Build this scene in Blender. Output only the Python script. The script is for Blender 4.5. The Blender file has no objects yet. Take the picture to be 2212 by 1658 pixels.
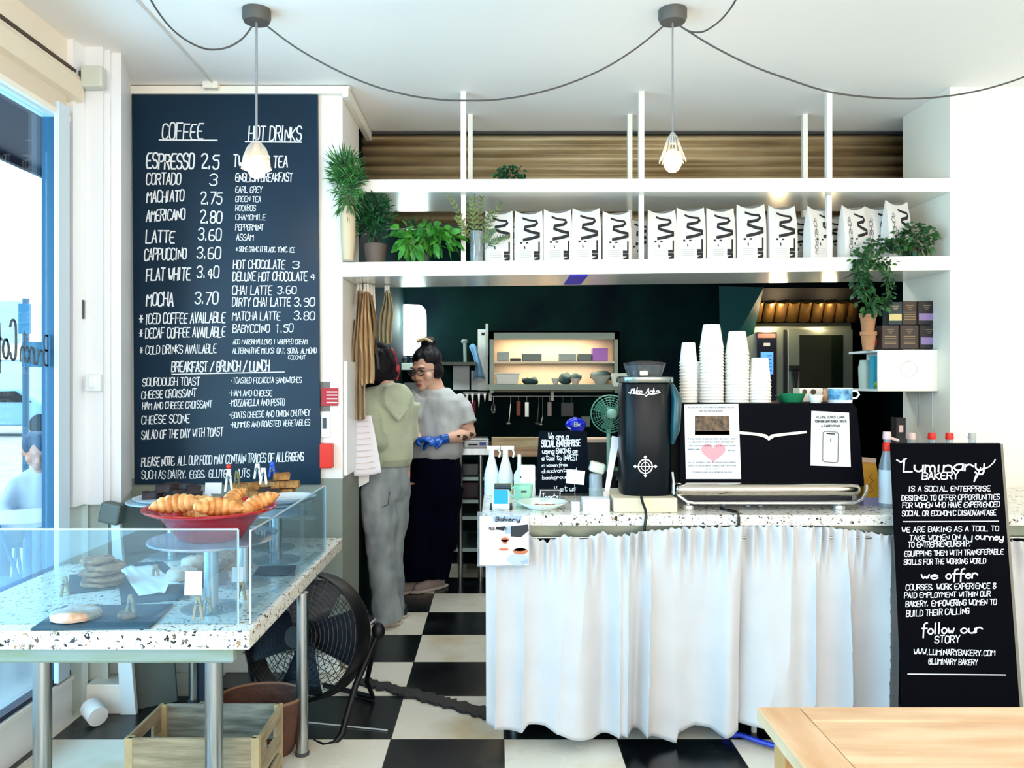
import bpy, math, random
from mathutils import Vector, Matrix, noise
random.seed(7)
S = bpy.context.scene
COL = S.collection
PI = math.pi
F, CX, CY, HC = 1750.0, 1075.0, 822.0, 1.48      # focal length in px, vanishing point, eye height
def PX(px, D): return (px-CX)*D/F
def PZ(py, D): return HC-(py-CY)*D/F
def P(px, py, D): return Vector((PX(px, D), D, PZ(py, D)))

# ------------------------------------------------------------------ camera
cam = bpy.data.cameras.new('camera'); camo = bpy.data.objects.new('camera', cam); COL.objects.link(camo)
camo.location = (0, 0, HC); camo.rotation_euler = (PI/2, 0, 0)
cam.sensor_width = 36; cam.lens = 36*F/2212
cam.shift_x = (1106-CX)/2212; cam.shift_y = -(829-CY)/2212
cam.clip_start = .05; cam.clip_end = 200
S.camera = camo

# ------------------------------------------------------------------ materials
def lin(c):
    if isinstance(c, str):
        c = c.lstrip('#'); c = [int(c[i:i+2], 16)/255 for i in (0, 2, 4)]
    return tuple((v/12.92 if v <= .04045 else ((v+.055)/1.055)**2.4) for v in c)+(1,)
MATS = {}
def mat(name, col, rough=.5, metal=0, var=0, scale=20, bump=0, bscale=60, emit=0, stretch=None, col2=None, spec=.5, coat=0, trans=0, sheen=0):
    if name in MATS: return MATS[name]
    m = bpy.data.materials.new(name); m.use_nodes = True; nt = m.node_tree; b = nt.nodes['Principled BSDF']
    c = lin(col); b.inputs['Base Color'].default_value = c
    b.inputs['Roughness'].default_value = rough; b.inputs['Metallic'].default_value = metal
    b.inputs['Specular IOR Level'].default_value = spec
    if coat: b.inputs['Coat Weight'].default_value = coat
    if trans: b.inputs['Transmission Weight'].default_value = trans
    if sheen: b.inputs['Sheen Weight'].default_value = sheen
    if emit: b.inputs['Emission Color'].default_value = c; b.inputs['Emission Strength'].default_value = emit
    if var or bump:
        tc = nt.nodes.new('ShaderNodeTexCoord'); mp = nt.nodes.new('ShaderNodeMapping')
        nt.links.new(tc.outputs['Object'], mp.inputs[0])
        if stretch: mp.inputs['Scale'].default_value = stretch
    if var:
        n = nt.nodes.new('ShaderNodeTexNoise'); n.inputs['Scale'].default_value = scale; n.inputs['Detail'].default_value = 4
        nt.links.new(mp.outputs[0], n.inputs['Vector'])
        r = nt.nodes.new('ShaderNodeValToRGB'); r.color_ramp.elements[0].position = .35; r.color_ramp.elements[1].position = .65
        c2 = lin(col2) if col2 else tuple(max(0, v*(1-var)) for v in c[:3])+(1,)
        r.color_ramp.elements[0].color = c2; r.color_ramp.elements[1].color = c
        nt.links.new(n.outputs['Fac'], r.inputs[0]); nt.links.new(r.outputs[0], b.inputs['Base Color'])
    if bump:
        n2 = nt.nodes.new('ShaderNodeTexNoise'); n2.inputs['Scale'].default_value = bscale
        nt.links.new(mp.outputs[0], n2.inputs['Vector'])
        bp = nt.nodes.new('ShaderNodeBump'); bp.inputs['Strength'].default_value = bump; bp.inputs['Distance'].default_value = .01
        nt.links.new(n2.outputs['Fac'], bp.inputs['Height']); nt.links.new(bp.outputs[0], b.inputs['Normal'])
    MATS[name] = m; return m
def glass_mat(name, tint, refl=.12, veil=0.0):
    if name in MATS: return MATS[name]
    m = bpy.data.materials.new(name); m.use_nodes = True; nt = m.node_tree
    for n in list(nt.nodes): nt.nodes.remove(n)
    o = nt.nodes.new('ShaderNodeOutputMaterial'); t = nt.nodes.new('ShaderNodeBsdfTransparent'); g = nt.nodes.new('ShaderNodeBsdfGlossy')
    t.inputs[0].default_value = lin(tint); g.inputs['Roughness'].default_value = .02
    lw = nt.nodes.new('ShaderNodeLayerWeight'); lw.inputs[0].default_value = .5; pw = nt.nodes.new('ShaderNodeMath'); pw.operation = 'POWER'; pw.inputs[1].default_value = 5; nt.links.new(lw.outputs['Facing'], pw.inputs[0]); fr = nt.nodes.new('ShaderNodeMath'); fr.operation = 'MULTIPLY_ADD'; fr.inputs[1].default_value = .8; fr.inputs[2].default_value = .035; nt.links.new(pw.outputs[0], fr.inputs[0])
    mx = nt.nodes.new('ShaderNodeMixShader'); ad = nt.nodes.new('ShaderNodeMath'); ad.operation = 'ADD'; ad.inputs[1].default_value = refl*.08
    nt.links.new(fr.outputs[0], ad.inputs[0]); nt.links.new(ad.outputs[0], mx.inputs[0])
    nt.links.new(t.outputs[0], mx.inputs[1]); nt.links.new(g.outputs[0], mx.inputs[2])
    last = mx
    if veil:
        d = nt.nodes.new('ShaderNodeBsdfDiffuse'); d.inputs[0].default_value = lin('#dfeaf2')
        m2 = nt.nodes.new('ShaderNodeMixShader'); m2.inputs[0].default_value = veil
        nt.links.new(mx.outputs[0], m2.inputs[1]); nt.links.new(d.outputs[0], m2.inputs[2]); last = m2
    nt.links.new(last.outputs[0], o.inputs[0]); MATS[name] = m; return m

# ------------------------------------------------------------------ mesh builder
class MB:
    def __init__(s): s.v = []; s.f = []; s.mi = []; s.cur = 0
    def add(s, vs, fs):
        o = len(s.v); s.v += [Vector(v) for v in vs]; s.f += [[i+o for i in f] for f in fs]; s.mi += [s.cur]*len(fs); return s
    def xf(s, M, start=0):
        for i in range(start, len(s.v)): s.v[i] = M @ s.v[i]
        return s
    def box(s, x0, x1, y0, y1, z0, z1):
        if x0 > x1: x0, x1 = x1, x0
        if y0 > y1: y0, y1 = y1, y0
        if z0 > z1: z0, z1 = z1, z0
        return s.add([(x0,y0,z0),(x1,y0,z0),(x1,y1,z0),(x0,y1,z0),(x0,y0,z1),(x1,y0,z1),(x1,y1,z1),(x0,y1,z1)],
                     [(3,2,1,0),(4,5,6,7),(0,1,5,4),(1,2,6,5),(2,3,7,6),(3,0,4,7)])
    def obox(s, c, size, rz=0, rx=0, ry=0):
        st = len(s.v); a, b, d = [q/2 for q in size]; s.box(-a, a, -b, b, -d, d)
        M = Matrix.Translation(c) @ Matrix.Rotation(rz,4,'Z') @ Matrix.Rotation(rx,4,'X') @ Matrix.Rotation(ry,4,'Y')
        return s.xf(M, st)
    def loft(s, rings, cap=True, close=False):
        n = len(rings[0]); o = len(s.v); vs = []; fs = []
        for r in rings: vs += r
        m = len(rings)
        for i in range(m-1 if not close else m):
            for j in range(n):
                a = i*n+j; b = i*n+(j+1) % n; c = ((i+1) % m)*n+(j+1) % n; d = ((i+1) % m)*n+j
                fs.append((a, b, c, d))
        if cap and not close: fs.append(tuple(range(n))[::-1]); fs.append(tuple(range((m-1)*n, m*n)))
        return s.add(vs, fs)
    def lathe(s, prof, n=24, c=(0,0,0), cap=True, wob=0):
        c = Vector(c)
        rings = [[c+Vector((max(r,1e-4)*math.cos(2*PI*k/n), max(r,1e-4)*math.sin(2*PI*k/n), z)) for k in range(n)] for r, z in prof]
        return s.loft(rings, cap)
    def tube(s, pts, r, n=8, cap=True, closed=False):
        pts = [Vector(p) for p in pts]; rings = []; N = len(pts)
        rr = r if isinstance(r, (list, tuple)) else [r]*N
        up = None
        for i, p in enumerate(pts):
            if closed: d = pts[(i+1) % N]-pts[i-1]
            else: d = pts[min(i+1, N-1)]-pts[max(i-1, 0)]
            if d.length < 1e-9: d = Vector((0,0,1))
            d.normalize()
            if up is None:
                a = Vector((0,0,1)) if abs(d.z) < .9 else Vector((0,1,0)); up = d.cross(a).normalized()
            u = (up-d*up.dot(d))
            if u.length < 1e-6: u = d.orthogonal()
            u.normalize(); up = u; w = d.cross(u)
            q = rr[i]; qa, qb = q if isinstance(q, tuple) else (q, q)
            rings.append([p+u*qa*math.cos(2*PI*k/n)+w*qb*math.sin(2*PI*k/n) for k in range(n)])
        return s.loft(rings, cap, closed)
    def ell(s, c, r, n=16, m=10, rot=None):
        st = len(s.v); rings = []
        for i in range(m+1):
            t = PI*(i+.001)/(m+.002)-PI/2
            rings.append([Vector((r[0]*math.cos(t)*math.cos(2*PI*k/n), r[1]*math.cos(t)*math.sin(2*PI*k/n), r[2]*math.sin(t))) for k in range(n)])
        s.loft(rings)
        M = Matrix.Translation(c)
        if rot: M = M @ rot
        return s.xf(M, st)
    def oval(s, secs, n=20):       # body: list of (x,y,z,rx,ry[,rot])
        rings = []
        for q in secs:
            x, y, z, rx, ry = q[:5]; a = q[5] if len(q) > 5 else 0
            ca, sa = math.cos(a), math.sin(a)
            rings.append([Vector((x+rx*math.cos(t)*ca-ry*math.sin(t)*sa, y+rx*math.cos(t)*sa+ry*math.sin(t)*ca, z)) for t in [2*PI*k/n for k in range(n)]])
        return s.loft(rings)
    def prism(s, poly, y0, y1):     # polygon in x,z extruded over y
        n = len(poly); vs = [(x, y0, z) for x, z in poly]+[(x, y1, z) for x, z in poly]
        fs = [tuple(range(n)), tuple(range(2*n-1, n-1, -1))]+[(i, n+i, n+(i+1) % n, (i+1) % n) for i in range(n)]
        return s.add(vs, fs)
    def plan(s, poly, z0, z1):      # polygon in x,y extruded over z
        n = len(poly); vs = [(x, y, z0) for x, y in poly]+[(x, y, z1) for x, y in poly]
        fs = [tuple(range(n))[::-1], tuple(range(n, 2*n))]+[(i, (i+1) % n, n+(i+1) % n, n+i) for i in range(n)]
        return s.add(vs, fs)
    def ring(s, c, R, r, axis=(0,1,0), n=32, k=5, ry=None):
        ax = Vector(axis).normalized(); u = ax.orthogonal().normalized(); w = ax.cross(u); c = Vector(c)
        return s.tube([c+(u*math.cos(2*PI*i/n)+w*math.sin(2*PI*i/n))*R for i in range(n)], r, k, False, True)
def wloc(p):
    v = Vector((0,0,0))
    while p is not None: v = v+p.location; p = p.parent
    return v
def finish(me, smooth):
    import bmesh
    bm = bmesh.new(); bm.from_mesh(me); bmesh.ops.recalc_face_normals(bm, faces=bm.faces); bm.to_mesh(me); bm.free()
    if smooth:
        me.polygons.foreach_set('use_smooth', [True]*len(me.polygons))
        try: me.set_sharp_from_angle(angle=math.radians(smooth if smooth > 1 else 40))
        except Exception: pass
def obj(name, mb, m, parent=None, smooth=0, bev=0, sub=0, label=None, kind=None):
    me = bpy.data.meshes.new(name); base = wloc(parent) if parent is not None else None
    if parent is None:
        xs = [v.x for v in mb.v]; ys = [v.y for v in mb.v]; zs = [v.z for v in mb.v]
        base = Vector(((min(xs)+max(xs))/2, (min(ys)+max(ys))/2, min(zs)))
    me.from_pydata([tuple(v-base) for v in mb.v], [], mb.f)
    ms = m if isinstance(m, (list, tuple)) else [m]
    for q in ms: me.materials.append(q)
    if len(ms) > 1: me.polygons.foreach_set('material_index', mb.mi)
    finish(me, smooth)
    o = bpy.data.objects.new(name, me); COL.objects.link(o)
    if parent is None: o.location = base
    else: o.parent = parent
    if bev:
        b = o.modifiers.new('bevel', 'BEVEL'); b.width = bev; b.segments = 2; b.limit_method = 'ANGLE'; b.angle_limit = math.radians(50)
    if sub:
        b = o.modifiers.new('sub', 'SUBSURF'); b.levels = sub; b.render_levels = sub
    if label: o['label'] = label
    if kind: o['kind'] = kind
    return o
def tag(o, label=None, cat=None, group=None, kind=None):
    if label: o['label'] = label
    if cat: o['category'] = cat
    if group: o['group'] = group
    if kind: o['kind'] = kind
    return o
def thing(name, label, cat, loc=(0,0,0), group=None):
    o = bpy.data.objects.new(name, None); COL.objects.link(o); o.location = loc; o.empty_display_size = .05
    return tag(o, label, cat, group)
def dup(root, loc, rz=None, label=None, group=None, scale=None):
    def cp(o, par):
        c = o.copy(); COL.objects.link(c); c.parent = par
        for ch in [q for q in ALL(o)]: cp(ch, c)
        return c
    def ALL(o): return [q for q in bpy.data.objects if q.parent == o]
    kids = ALL(root); r = root.copy(); COL.objects.link(r)
    for k in kids: cp(k, r)
    r.location = loc
    if rz is not None: r.rotation_euler = (root.rotation_euler.x, root.rotation_euler.y, rz)
    if scale: r.scale = scale
    if label: r['label'] = label
    if group: r['group'] = group
    return r
def struct(name, mb, m, smooth=0, bev=0, parent=None):
    o = obj(name, mb, m, parent, smooth, bev)
    if parent is None: o['kind'] = 'structure'
    return o
def organic(name, mb, m, parent, voxel=.012, it=4, warp=None, label=None):
    me = bpy.data.meshes.new('t'); base = wloc(parent) if parent is not None else Vector((0,0,0))
    me.from_pydata([tuple(v) for v in mb.v], [], mb.f); finish(me, 0)
    t = bpy.data.objects.new('t', me); COL.objects.link(t)
    r = t.modifiers.new('r', 'REMESH'); r.mode = 'VOXEL'; r.voxel_size = voxel
    q = t.modifiers.new('s', 'SMOOTH'); q.factor = .5; q.iterations = it
    dg = bpy.context.evaluated_depsgraph_get(); dg.update()
    out = bpy.data.meshes.new_from_object(t.evaluated_get(dg)); bpy.data.objects.remove(t)
    out.name = name; out.materials.clear(); out.materials.append(m)
    if warp:
        for v in out.vertices: v.co = warp(v.co.copy(), v.normal.copy())
    for v in out.vertices: v.co -= base
    out.polygons.foreach_set('use_smooth', [True]*len(out.polygons))
    o = bpy.data.objects.new(name, out); COL.objects.link(o)
    if parent is not None: o.parent = parent
    if label: o['label'] = label
    return o

# ------------------------------------------------------------------ hand-lettering: single-stroke glyphs, drawn as thin paint ribbons
G = {
'A':"002640 1232",'B':"0006 063645443303 033342413000",'C':"4536160501103041",'D':"0006 062645412000",'E':"46060040 0333",'F':"460600 0333",
'G':"45361605011030414323",'H':"0006 4046 0343",'I':"2026",'J':"4641301001",'K':"0006 460340",'L':"060040",'M':"0006234640",'N':"00064046",
'O':"163645413010010516",'P':"0006 063645443303",'Q':"163645413010010516 2240",'R':"0006 063645443303 2340",'S':"453616050413334241301001",
'T':"0646 2620",'U':"060110304146",'V':"062046",'W':"0610233046",'X':"0640 4600",'Y':"062346 2320",'Z':"06460040",
'0':"163645413010010516",'1':"152620",'2':"05163645440040",'3':"051636454433 23334241301001",'4':"30360242",'5':"460604344341301001",
'6':"36160501103041423303",'7':"064610",'8':"133344453616050413 1302011030414233",'9':"430405163645413010",
'.':"2021",',':"2110",'-':"1333",'/':"0046",'*':"1135 1531 0343",':':"1415 1112",'&':"41051636450110203042",'@':"34142332343645160501103041",'|':"2026",'+':"1333 2224",
'a':"3313020110203132 3330",'b':"0600 02132332312010",'c':"3223130201102031",'d':"3313020110203132 3630",'e':"023223130201102031",'f':"3626151b 0333",
'g':"3313020110203132 333b1b0a",'h':"0600 0213233230",'i':"1310 1515",'j':"131b0b 1515",'k':"0600 330230",'l':"1610",'m':"0300 02132220 22334240",
'n':"0300 0213233230",'o':"132332312010010213",'p':"030b 02132332312010",'q':"3313020110203132 333b",'r':"0300 02132332",'s':"33130222312000",
't':"16112031 0434",'u':"0301102031 3330",'v':"031033",'w':"0310223043",'x':"0330 3300",'y':"0301102031 333b1b0a",'z':"03330030"}
def yv(ch): return {'a':-1,'b':-2}.get(ch) if ch in 'ab' else int(ch)
def strokes(ch):
    out = []
    for st in G.get(ch, '').split():
        pts = [(int(st[i]), yv(st[i+1])) for i in range(0, len(st), 2)]
        if len(pts) > 3:
            q = [pts[0]]
            for a, b in zip(pts, pts[1:]): q += [(a[0]*.75+b[0]*.25, a[1]*.75+b[1]*.25), (a[0]*.25+b[0]*.75, a[1]*.25+b[1]*.75)]
            q.append(pts[-1]); pts = q
        out.append(pts)
    return out
def ribbon(mb, pts, w, place):
    # pts 2-D in image-like units, w in the same units, place(x,y) -> 3-D point
    for a, b in zip(pts, pts[1:]):
        dx, dy = b[0]-a[0], b[1]-a[1]; L = math.hypot(dx, dy)
        if L < 1e-6: continue
        dx /= L; dy /= L; e = w*.35; nx, ny = -dy*w/2, dx*w/2
        q = [(a[0]-dx*e+nx, a[1]-dy*e+ny), (a[0]-dx*e-nx, a[1]-dy*e-ny), (b[0]+dx*e-nx, b[1]+dy*e-ny), (b[0]+dx*e+nx, b[1]+dy*e+ny)]
        lift = Vector((0, -.00004*(1+len(mb.f) % 11), 0)); mb.add([place(*p)+lift for p in q], [(0,1,2,3)])
def write(mb, text, x0, x1, ybase, h, place, w=None, slant=.08, jit=.5, dy=0, mirror=False):
    """write text from x0 to x1 with baseline ybase (image y grows downwards), cap height h"""
    n = sum(.6 if c in ' .,:' else (1.15 if c in 'MWmw' else (.6 if c in 'Iil' else 1)) for c in text); adv = (x1-x0)/n; x = x0
    w = w or max(1.1, h*.11)
    for i, c in enumerate(text):
        a = adv*(.6 if c in ' .,:' else (1.15 if c in 'MWmw' else (.6 if c in 'Iil' else 1)))
        if c != ' ':
            gw = 3 if c.islower() and c not in 'mw' else 4
            off = 0
            if c in 'Ii1.,:|l' and a < adv: off = 2 if c in 'I.,:|' else 1
            jy = random.uniform(-jit, jit)*h*.09; hs = 1+random.uniform(-jit, jit)*.12; yb = ybase+dy*(x-x0)/(x1-x0)+jy
            for st in strokes(c):
                q = []
                for gx, gy in st:
                    u = (gx-off)/gw*a*.80+a*.08+(a*.25 if off else 0)
                    q.append((x+u+slant*gy/6*h, yb-gy/6*h*hs))
                ribbon(mb, q, w, place)
        x += a
def on_plane(p0, nrm, off=.0015):
    p0 = Vector(p0); nrm = Vector(nrm).normalized()
    if nrm.y > 0: nrm = -nrm
    o = Vector((0,0,HC)); p1 = p0+nrm*off
    def f(px, py):
        d = Vector(((px-CX)/F, 1, -(py-CY)/F)); t = (p1-o).dot(nrm)/d.dot(nrm); return o+d*t
    return f
# ================================================================== materials used all over
WHITE = mat('white_paint', '#f3efe8', .55, var=.03, scale=3)
WHITEW = mat('white_woodwork', '#f6f2e8', .4)
CEIL = mat('ceiling_paint', '#fbf9f7', .75)
CREAM = mat('cream_paint', '#f1e8d8', .6)
SAGE = mat('grey_green_paint', '#8d948a', .5, var=.06, scale=3)
BLACK = mat('black_matt', '#0b0d12', .5)
BLACKG = mat('black_gloss', '#05070c', .18)
STEEL = mat('brushed_steel', '#b4b8b8', .28, 1, var=.12, scale=30, stretch=(1, 1, .08))
CHROME = mat('chrome', '#d8d6d2', .12, 1)
PAPER = mat('white_paper', '#f2f1f4', .7)
CHALK = mat('chalk_paint', '#e8eef4', .8)
INK = mat('black_ink', '#15151a', .7)
KRAFT = mat('tan_cloth', '#b08a5c', .85, var=.25, scale=9, bump=.3, bscale=40)
OAK = mat('pine_wood', '#b08a55', .6, var=.35, scale=6, stretch=(1, 1, 9), col2='#8a6e48')
def wood(name, c1, c2, st=(1, 12, 12), sc=2.2, rough=.5, bump=.15):
    if name in MATS: return MATS[name]
    m = mat(name, c1, rough, var=.3, scale=sc, stretch=st, col2=c2, bump=bump, bscale=6); return m
# terrazzo: off-white cement with voronoi chips of several sizes
def terrazzo(name='terrazzo'):
    m = bpy.data.materials.new(name); m.use_nodes = True; nt = m.node_tree; b = nt.nodes['Principled BSDF']; b.inputs['Roughness'].default_value = .22
    tc = nt.nodes.new('ShaderNodeTexCoord'); prev = None
    base = nt.nodes.new('ShaderNodeRGB'); base.outputs[0].default_value = lin('#ebe6dc'); prev = base.outputs[0]
    for sc, th, cols, seed in ((58, .30, ('#1d1a18', '#6b5b4c', '#a8865c', '#3d4650'), 0), (115, .26, ('#2a2725', '#8c7a66', '#55606a', '#b9a58a'), 5)):
        mp = nt.nodes.new('ShaderNodeMapping'); mp.inputs['Location'].default_value = (seed, seed*.7, 0); nt.links.new(tc.outputs['Object'], mp.inputs[0])
        nz = nt.nodes.new('ShaderNodeTexNoise'); nz.inputs['Scale'].default_value = sc*1.2; nt.links.new(mp.outputs[0], nz.inputs['Vector'])
        mxv = nt.nodes.new('ShaderNodeMix'); mxv.data_type = 'VECTOR'; mxv.inputs[0].default_value = .03
        nt.links.new(mp.outputs[0], mxv.inputs[4]); nt.links.new(nz.outputs['Color'], mxv.inputs[5])
        v = nt.nodes.new('ShaderNodeTexVoronoi'); v.inputs['Scale'].default_value = sc; nt.links.new(mxv.outputs[1], v.inputs['Vector'])
        sep = nt.nodes.new('ShaderNodeSeparateColor'); nt.links.new(v.outputs['Color'], sep.inputs[0])
        lt = nt.nodes.new('ShaderNodeMath'); lt.operation = 'MULTIPLY'; nt.links.new(sep.outputs[1], lt.inputs[0]); lt.inputs[1].default_value = th*1.7
        cmp_ = nt.nodes.new('ShaderNodeMath'); cmp_.operation = 'LESS_THAN'; nt.links.new(v.outputs['Distance'], cmp_.inputs[0]); nt.links.new(lt.outputs[0], cmp_.inputs[1])
        keep = nt.nodes.new('ShaderNodeMath'); keep.operation = 'GREATER_THAN'; nt.links.new(sep.outputs[2], keep.inputs[0]); keep.inputs[1].default_value = .35
        mul = nt.nodes.new('ShaderNodeMath'); mul.operation = 'MULTIPLY'; nt.links.new(cmp_.outputs[0], mul.inputs[0]); nt.links.new(keep.outputs[0], mul.inputs[1])
        cr = nt.nodes.new('ShaderNodeValToRGB'); cr.color_ramp.interpolation = 'CONSTANT'; nt.links.new(sep.outputs[0], cr.inputs[0])
        for i, c in enumerate(cols):
            e = cr.color_ramp.elements[i] if i < 2 else cr.color_ramp.elements.new(i/4)
            e.position = i/4; e.color = lin(c)
        mx = nt.nodes.new('ShaderNodeMix'); mx.data_type = 'RGBA'
        nt.links.new(mul.outputs[0], mx.inputs[0]); nt.links.new(prev, mx.inputs[6]); nt.links.new(cr.outputs[0], mx.inputs[7]); prev = mx.outputs[2]
    nt.links.new(prev, b.inputs['Base Color']); return m
TERR = terrazzo()
# floor: checkerboard of black and cream tiles
def floor_mat():
    m = bpy.data.materials.new('checker_tiles'); m.use_nodes = True; nt = m.node_tree; b = nt.nodes['Principled BSDF']; L = nt.links.new
    geo = nt.nodes.new('ShaderNodeNewGeometry'); sp = nt.nodes.new('ShaderNodeSeparateXYZ'); L(geo.outputs['Position'], sp.inputs[0])
    fl = []; fr = []
    for k, (o, s) in enumerate(((.026, .467), (3.346, .4585))):
        a = nt.nodes.new('ShaderNodeMath'); a.operation = 'SUBTRACT'; L(sp.outputs[k], a.inputs[0]); a.inputs[1].default_value = o
        d = nt.nodes.new('ShaderNodeMath'); d.operation = 'DIVIDE'; L(a.outputs[0], d.inputs[0]); d.inputs[1].default_value = s
        f = nt.nodes.new('ShaderNodeMath'); f.operation = 'FLOOR'; L(d.outputs[0], f.inputs[0]); fl.append(f)
        g = nt.nodes.new('ShaderNodeMath'); g.operation = 'PINGPONG'; L(d.outputs[0], g.inputs[0]); g.inputs[1].default_value = .5; fr.append(g)
    ad = nt.nodes.new('ShaderNodeMath'); L(fl[0].outputs[0], ad.inputs[0]); L(fl[1].outputs[0], ad.inputs[1])
    md = nt.nodes.new('ShaderNodeMath'); md.operation = 'FLOORED_MODULO'; L(ad.outputs[0], md.inputs[0]); md.inputs[1].default_value = 2
    nz = nt.nodes.new('ShaderNodeTexNoise'); nz.inputs['Scale'].default_value = 2.5; nz.inputs['Detail'].default_value = 6; L(geo.outputs['Position'], nz.inputs['Vector'])
    r1 = nt.nodes.new('ShaderNodeValToRGB'); r1.color_ramp.elements[0].position = .25; r1.color_ramp.elements[0].color = lin('#c9b48a'); r1.color_ramp.elements[1].position = .48; r1.color_ramp.elements[1].color = lin('#e6e0d2'); L(nz.outputs[0], r1.inputs[0])
    r2 = nt.nodes.new('ShaderNodeValToRGB'); r2.color_ramp.elements[0].position = .4; r2.color_ramp.elements[0].color = lin('#070a10'); r2.color_ramp.elements[1].position = .8; r2.color_ramp.elements[1].color = lin('#1d2726'); L(nz.outputs[0], r2.inputs[0])
    mx = nt.nodes.new('ShaderNodeMix'); mx.data_type = 'RGBA'; L(md.outputs[0], mx.inputs[0]); L(r2.outputs[0], mx.inputs[6]); L(r1.outputs[0], mx.inputs[7])
    mn = nt.nodes.new('ShaderNodeMath'); mn.operation = 'MINIMUM'; L(fr[0].outputs[0], mn.inputs[0]); L(fr[1].outputs[0], mn.inputs[1])
    lt = nt.nodes.new('ShaderNodeMath'); lt.operation = 'LESS_THAN'; L(mn.outputs[0], lt.inputs[0]); lt.inputs[1].default_value = .004
    m2 = nt.nodes.new('ShaderNodeMix'); m2.data_type = 'RGBA'; L(lt.outputs[0], m2.inputs[0]); L(mx.outputs[2], m2.inputs[6]); m2.inputs[7].default_value = lin('#3a352c')
    L(m2.outputs[2], b.inputs['Base Color'])
    r3 = nt.nodes.new('ShaderNodeMapRange'); L(nz.outputs[0], r3.inputs[0]); r3.inputs[3].default_value = .12; r3.inputs[4].default_value = .38; L(r3.outputs[0], b.inputs['Roughness'])
    return m
ZC = 2.98          # ceiling height
W1, W2 = 4.14, 4.62   # front and back face of the shop/kitchen partition
XL, XR = PX(740, W1), PX(2052, W1)
XLW = -1.87        # inner face of the glazed street wall
# ------------------------------------------------------------------ shell
struct('floor', MB().box(-1.95, 4.6, -3.6, 7.3, -.05, 0), floor_mat())
struct('ceiling', MB().box(-2.0, 4.6, -3.6, 7.3, ZC, ZC+.08), CEIL)
# right-hand wall beside the kitchen opening, and its lower painted dado (hidden by the counter)
struct('wall_back', MB().box(XR, 4.6, W1, W2, 0, ZC), mat('warm_white_wall', '#f6f0e2', .6, var=.03, scale=2))
# wall with the menu: pier between street corner and kitchen opening
ZD = PZ(1033, W1)
struct('wall_left_of_opening', MB().box(-2.0, XL, W1, W2, ZD, ZC), WHITE)
tag(struct('wall_dado', MB().box(-2.0, XL, W1-.004, W2+.004, 0, ZD), SAGE), kind='structure')
struct('wall_right', MB().box(4.5, 4.6, -3.6, W1, 0, ZC), WHITE)
# street corner pilaster with stepped mouldings
z0 = PZ(1085, 3.7)
pts = [(-1.93, 3.56), (PX(158, 3.56), 3.56), (PX(158,3.56)+.005, 3.65), (PX(175, 3.65), 3.65), (PX(186, 3.64), 3.64), (PX(222, 3.64), 3.64), (PX(225, 3.68), 3.68), (PX(238, 3.68), 3.68), (PX(240, 3.71), 3.71), (PX(262, 3.71), 3.71), (PX(285, W1-.003), W1-.003), (-2.0, W1-.003)]
struct('wall_corner', MB().plan(pts, z0, ZC), mat('cool_white_paint', '#eef0f4', .5))
pts2 = [(-1.93, 3.57), (PX(176, 3.66), 3.66), (PX(190, 3.66), 3.66), (PX(190, 3.70), 3.70), (PX(222, 3.70), 3.70), (PX(222, 3.67), 3.67), (PX(234, 3.67), 3.67), (PX(236, 3.73), 3.73), (PX(256, 3.75), 3.75), (PX(283, W1-.004), W1-.004), (-2.0, W1-.004)]
struct('wall_corner_dado', MB().plan(pts2, 0, z0), mat('pale_grey_green', '#c9d2cc', .5))
struct('baseboard_left', MB().box(PX(186, 3.6), PX(262, 3.6), 3.60, 3.72, 0, PZ(1478, 3.6)).box(PX(245,3.6), XL-.01, W1-.03, W1, 0, .09), WHITEW, bev=.004)
# cornice over the menu wall
cn = MB(); cn.prism([(-1.95, ZC-.005), (XL+.045, ZC-.005), (XL+.02, ZC-.045), (-1.95, ZC-.045)], W1-.035, W1)
cn.box(XL, XL+.035, W1-.03, W2+.25, ZC-.06, ZC-.005)
struct('trim_1', cn, WHITEW, bev=.004)
# reveals of the opening, end behind the shutter
struct('wall_kitchen_left', MB().box(-2.0, XL-.02, W2, 7.2, 0, ZC), mat('kitchen_dark_paint', '#02221f', .75, var=.2, scale=2, col2='#010c16', spec=.08))
struct('wall_kitchen_right', MB().box(3.1, 3.2, W2, 7.2, 0, ZC), MATS['kitchen_dark_paint'])
struct('wall_kitchen_back', MB().box(-2.0, 3.2, 7.1, 7.2, 0, ZC), MATS['kitchen_dark_paint'])
# ------------------------------------------------------------------ glazed street wall (left), runs along Y
SZ = PZ(1557, 3.04)      # sill height
HZ = PZ(156, 3.04)-.0      # bottom of blind box
w = MB()
w.box(XLW-.10, XLW, -3.6, 3.56, 0, SZ-.03)
struct('wall_left', w, mat('stallriser_white', '#eceef0', .5))
struct('wall_left_top', MB().box(XLW-.10, XLW-.02, -3.6, 3.56, 2.62, ZC), CREAM)
wn = bpy.data.objects.new('window_1', None); COL.objects.link(wn); wn.location = (XLW, 1, SZ); wn['kind'] = 'structure'
fr = MB().box(XLW-.002, XLW+.02, 3.415, 3.505, SZ, 2.66)
for yy in (.2, -1.6): fr.box(XLW-.07, XLW-.01, yy, yy+.07, SZ, 2.66)
fr.box(XLW-.07, XLW-.01, -3.6, 3.5, 2.60, 2.68)
obj('window_frame', fr, mat('pale_blue_frame', '#cfe2f0', .4), wn, bev=.003)
obj('window_mullion', MB().box(XLW-.066, XLW-.004, 3.44, 3.5, SZ, 2.66), mat('teal_frame', '#07496a', .5), wn)
obj('window_gasket', MB().box(XLW-.05, XLW-.015, 3.505, 3.56, SZ, 2.66).box(XLW-.05, XLW-.005, -3.6, 3.56, SZ-.012, SZ+.006), mat('navy_frame', '#0a1230', .4), wn)
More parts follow.
